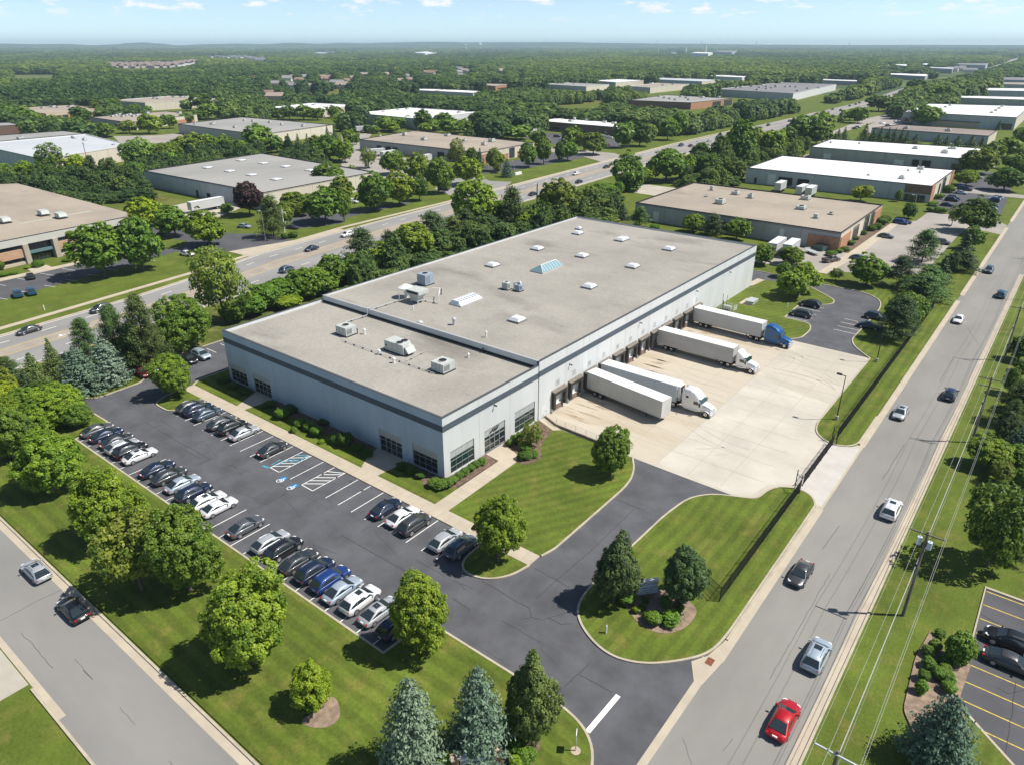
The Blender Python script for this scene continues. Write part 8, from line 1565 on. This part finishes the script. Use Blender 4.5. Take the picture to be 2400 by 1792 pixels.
X_,Y_ = g('T3',835,1420,0); o = empty('flatbed_trailer', (X_,Y_,.03), -.6, 'small white flatbed trailer next to the waste container', 'trailer'); MB().box(-2.4,-1,.7,2.4,1,.85).box(-2.4,-1,.85,-2.3,1,1.4).build('bed', M['galv'], o)
for sx in (-.5,.5):
    for s in (-1,1): t = MB().cyl((0,-.12,0),(0,.12,0),.35,n=12).build('wheel', M['tyre'], o); t.location = (sx*1.0,s*1.05,.35)
X_,Y_ = g('U8',2000,170,0)
# far masts and towers
def mast(t, x, yb, yt, w_, label, col='galv', D=9000, nm='mast', ball=0):
    sx, sy = px(t,x,yt); d = ray(sx,sy); hr = math.hypot(d.x,d.y); h = H+d.z*D/hr; X_, Y_ = d.x/hr*D, d.y/hr*D
    mb = MB().cyl((X_,Y_,0),(X_,Y_,max(h,20)),w_,w_*.5,6)
    if ball: mb.cyl((X_,Y_,h-ball),(X_,Y_,h),ball*.5,ball*.9,10).cyl((X_,Y_,h),(X_,Y_,h+ball*.4),ball*.9,ball*.3,10)
    tag(mb.build(nm, M[col]), label, 'tower')
for a in (('U5',303,262,140,9,'tall white chimney near the dark glass block','white',5200,'chimney'),('U5',45,270,182,8,'shorter white chimney at the left of the far factory','white',5200,'chimney'),('U4',1892,270,150,5,'slim white mast left of the far factory','galv',5200),('U4',1598,270,225,5,'short slim white mast in the far woods','galv',5200),('U5',955,142,92,7,'thin grey radio mast on the horizon right of the factory','galv',9500),('U5',248,125,98,6,'faint radio mast above the far factory','galv',9500),('U5',2155,150,110,7,'faint radio mast on the right horizon','galv',9500),('U4',1885,120,55,3,'twin lattice mast barely visible on the horizon','galv',9500),('U3',1605,160,138,6,'left of two distant water towers','white',8000,'water_tower',14),('U3',1793,162,132,7,'right of two distant water towers','white',8000,'water_tower',20)): mast(*a)
# hills on the horizon
def hills(name, pts, D, dz, m, label=None):
    mb = MB(); P = []
    for (x, y) in pts: d = ray(x, y); hr = math.hypot(d.x,d.y); P.append((d.x/hr*D, d.y/hr*D, max(H+d.z*D/hr, 5)))
    Q = []
    for a, b in zip(P[:-1], P[1:]):
        for k in range(6): t = k/6; s = t*t*(3-2*t); Q.append(tuple(a[j]+(b[j]-a[j])*(t if j < 2 else s) for j in range(3)))
    Q.append(P[-1]); f0, f1 = .85, 1.12
    for a, b in zip(Q[:-1], Q[1:]):
        mb.quad([(a[0]*f0,a[1]*f0,-.2),(b[0]*f0,b[1]*f0,-.2),(b[0]*.93,b[1]*.93,b[2]*.75),(a[0]*.93,a[1]*.93,a[2]*.75)]); mb.quad([(a[0]*.93,a[1]*.93,a[2]*.75),(b[0]*.93,b[1]*.93,b[2]*.75),b,a]); mb.quad([a,b,(b[0]*f1,b[1]*f1,-.2),(a[0]*f1,a[1]*f1,-.2)])
    structure(mb.build(name, m, smooth=True))
hm = mat('wooded_hill', (.035,.07,.025), .95, .35, .002, detail=9)
hills('hills', [(-200,103),(0,102.5),(90,104),(150,103.4),(220,106.5),(270,104.5),(300,101.5),(335,100),(372,102.5),(420,106.5),(480,104),(560,102.8),(620,104),(680,101),(750,103.2),(800,101),(860,102),(900,100.5),(1010,98.5),(1100,100),(1200,99.5),(1340,99.5),(1400,101),(1600,103),(1800,105),(2000,106),(2150,105.6),(2300,106),(2600,106.5)], 12000, 0, hm)
# haze: one closed box of thin even air round everything on the ground
hz = bpy.data.materials.new('haze_air'); hz.use_nodes = True; t_ = hz.node_tree; t_.nodes.clear(); mo = t_.nodes.new('ShaderNodeOutputMaterial'); pv = t_.nodes.new('ShaderNodeVolumePrincipled')
pv.inputs['Color'].default_value = (.66,.87,1.0,1); pv.inputs['Density'].default_value = 8.5e-5; pv.inputs['Anisotropy'].default_value = 0.0; t_.links.new(pv.outputs[0], mo.inputs['Volume'])
o = MB().box(-18000,-3000,-2,18000,16000,150).build('haze', hz); o['kind'] = 'stuff'; o['label'] = 'thin blue haze over the distance'
o.color = (1,1,1,1)
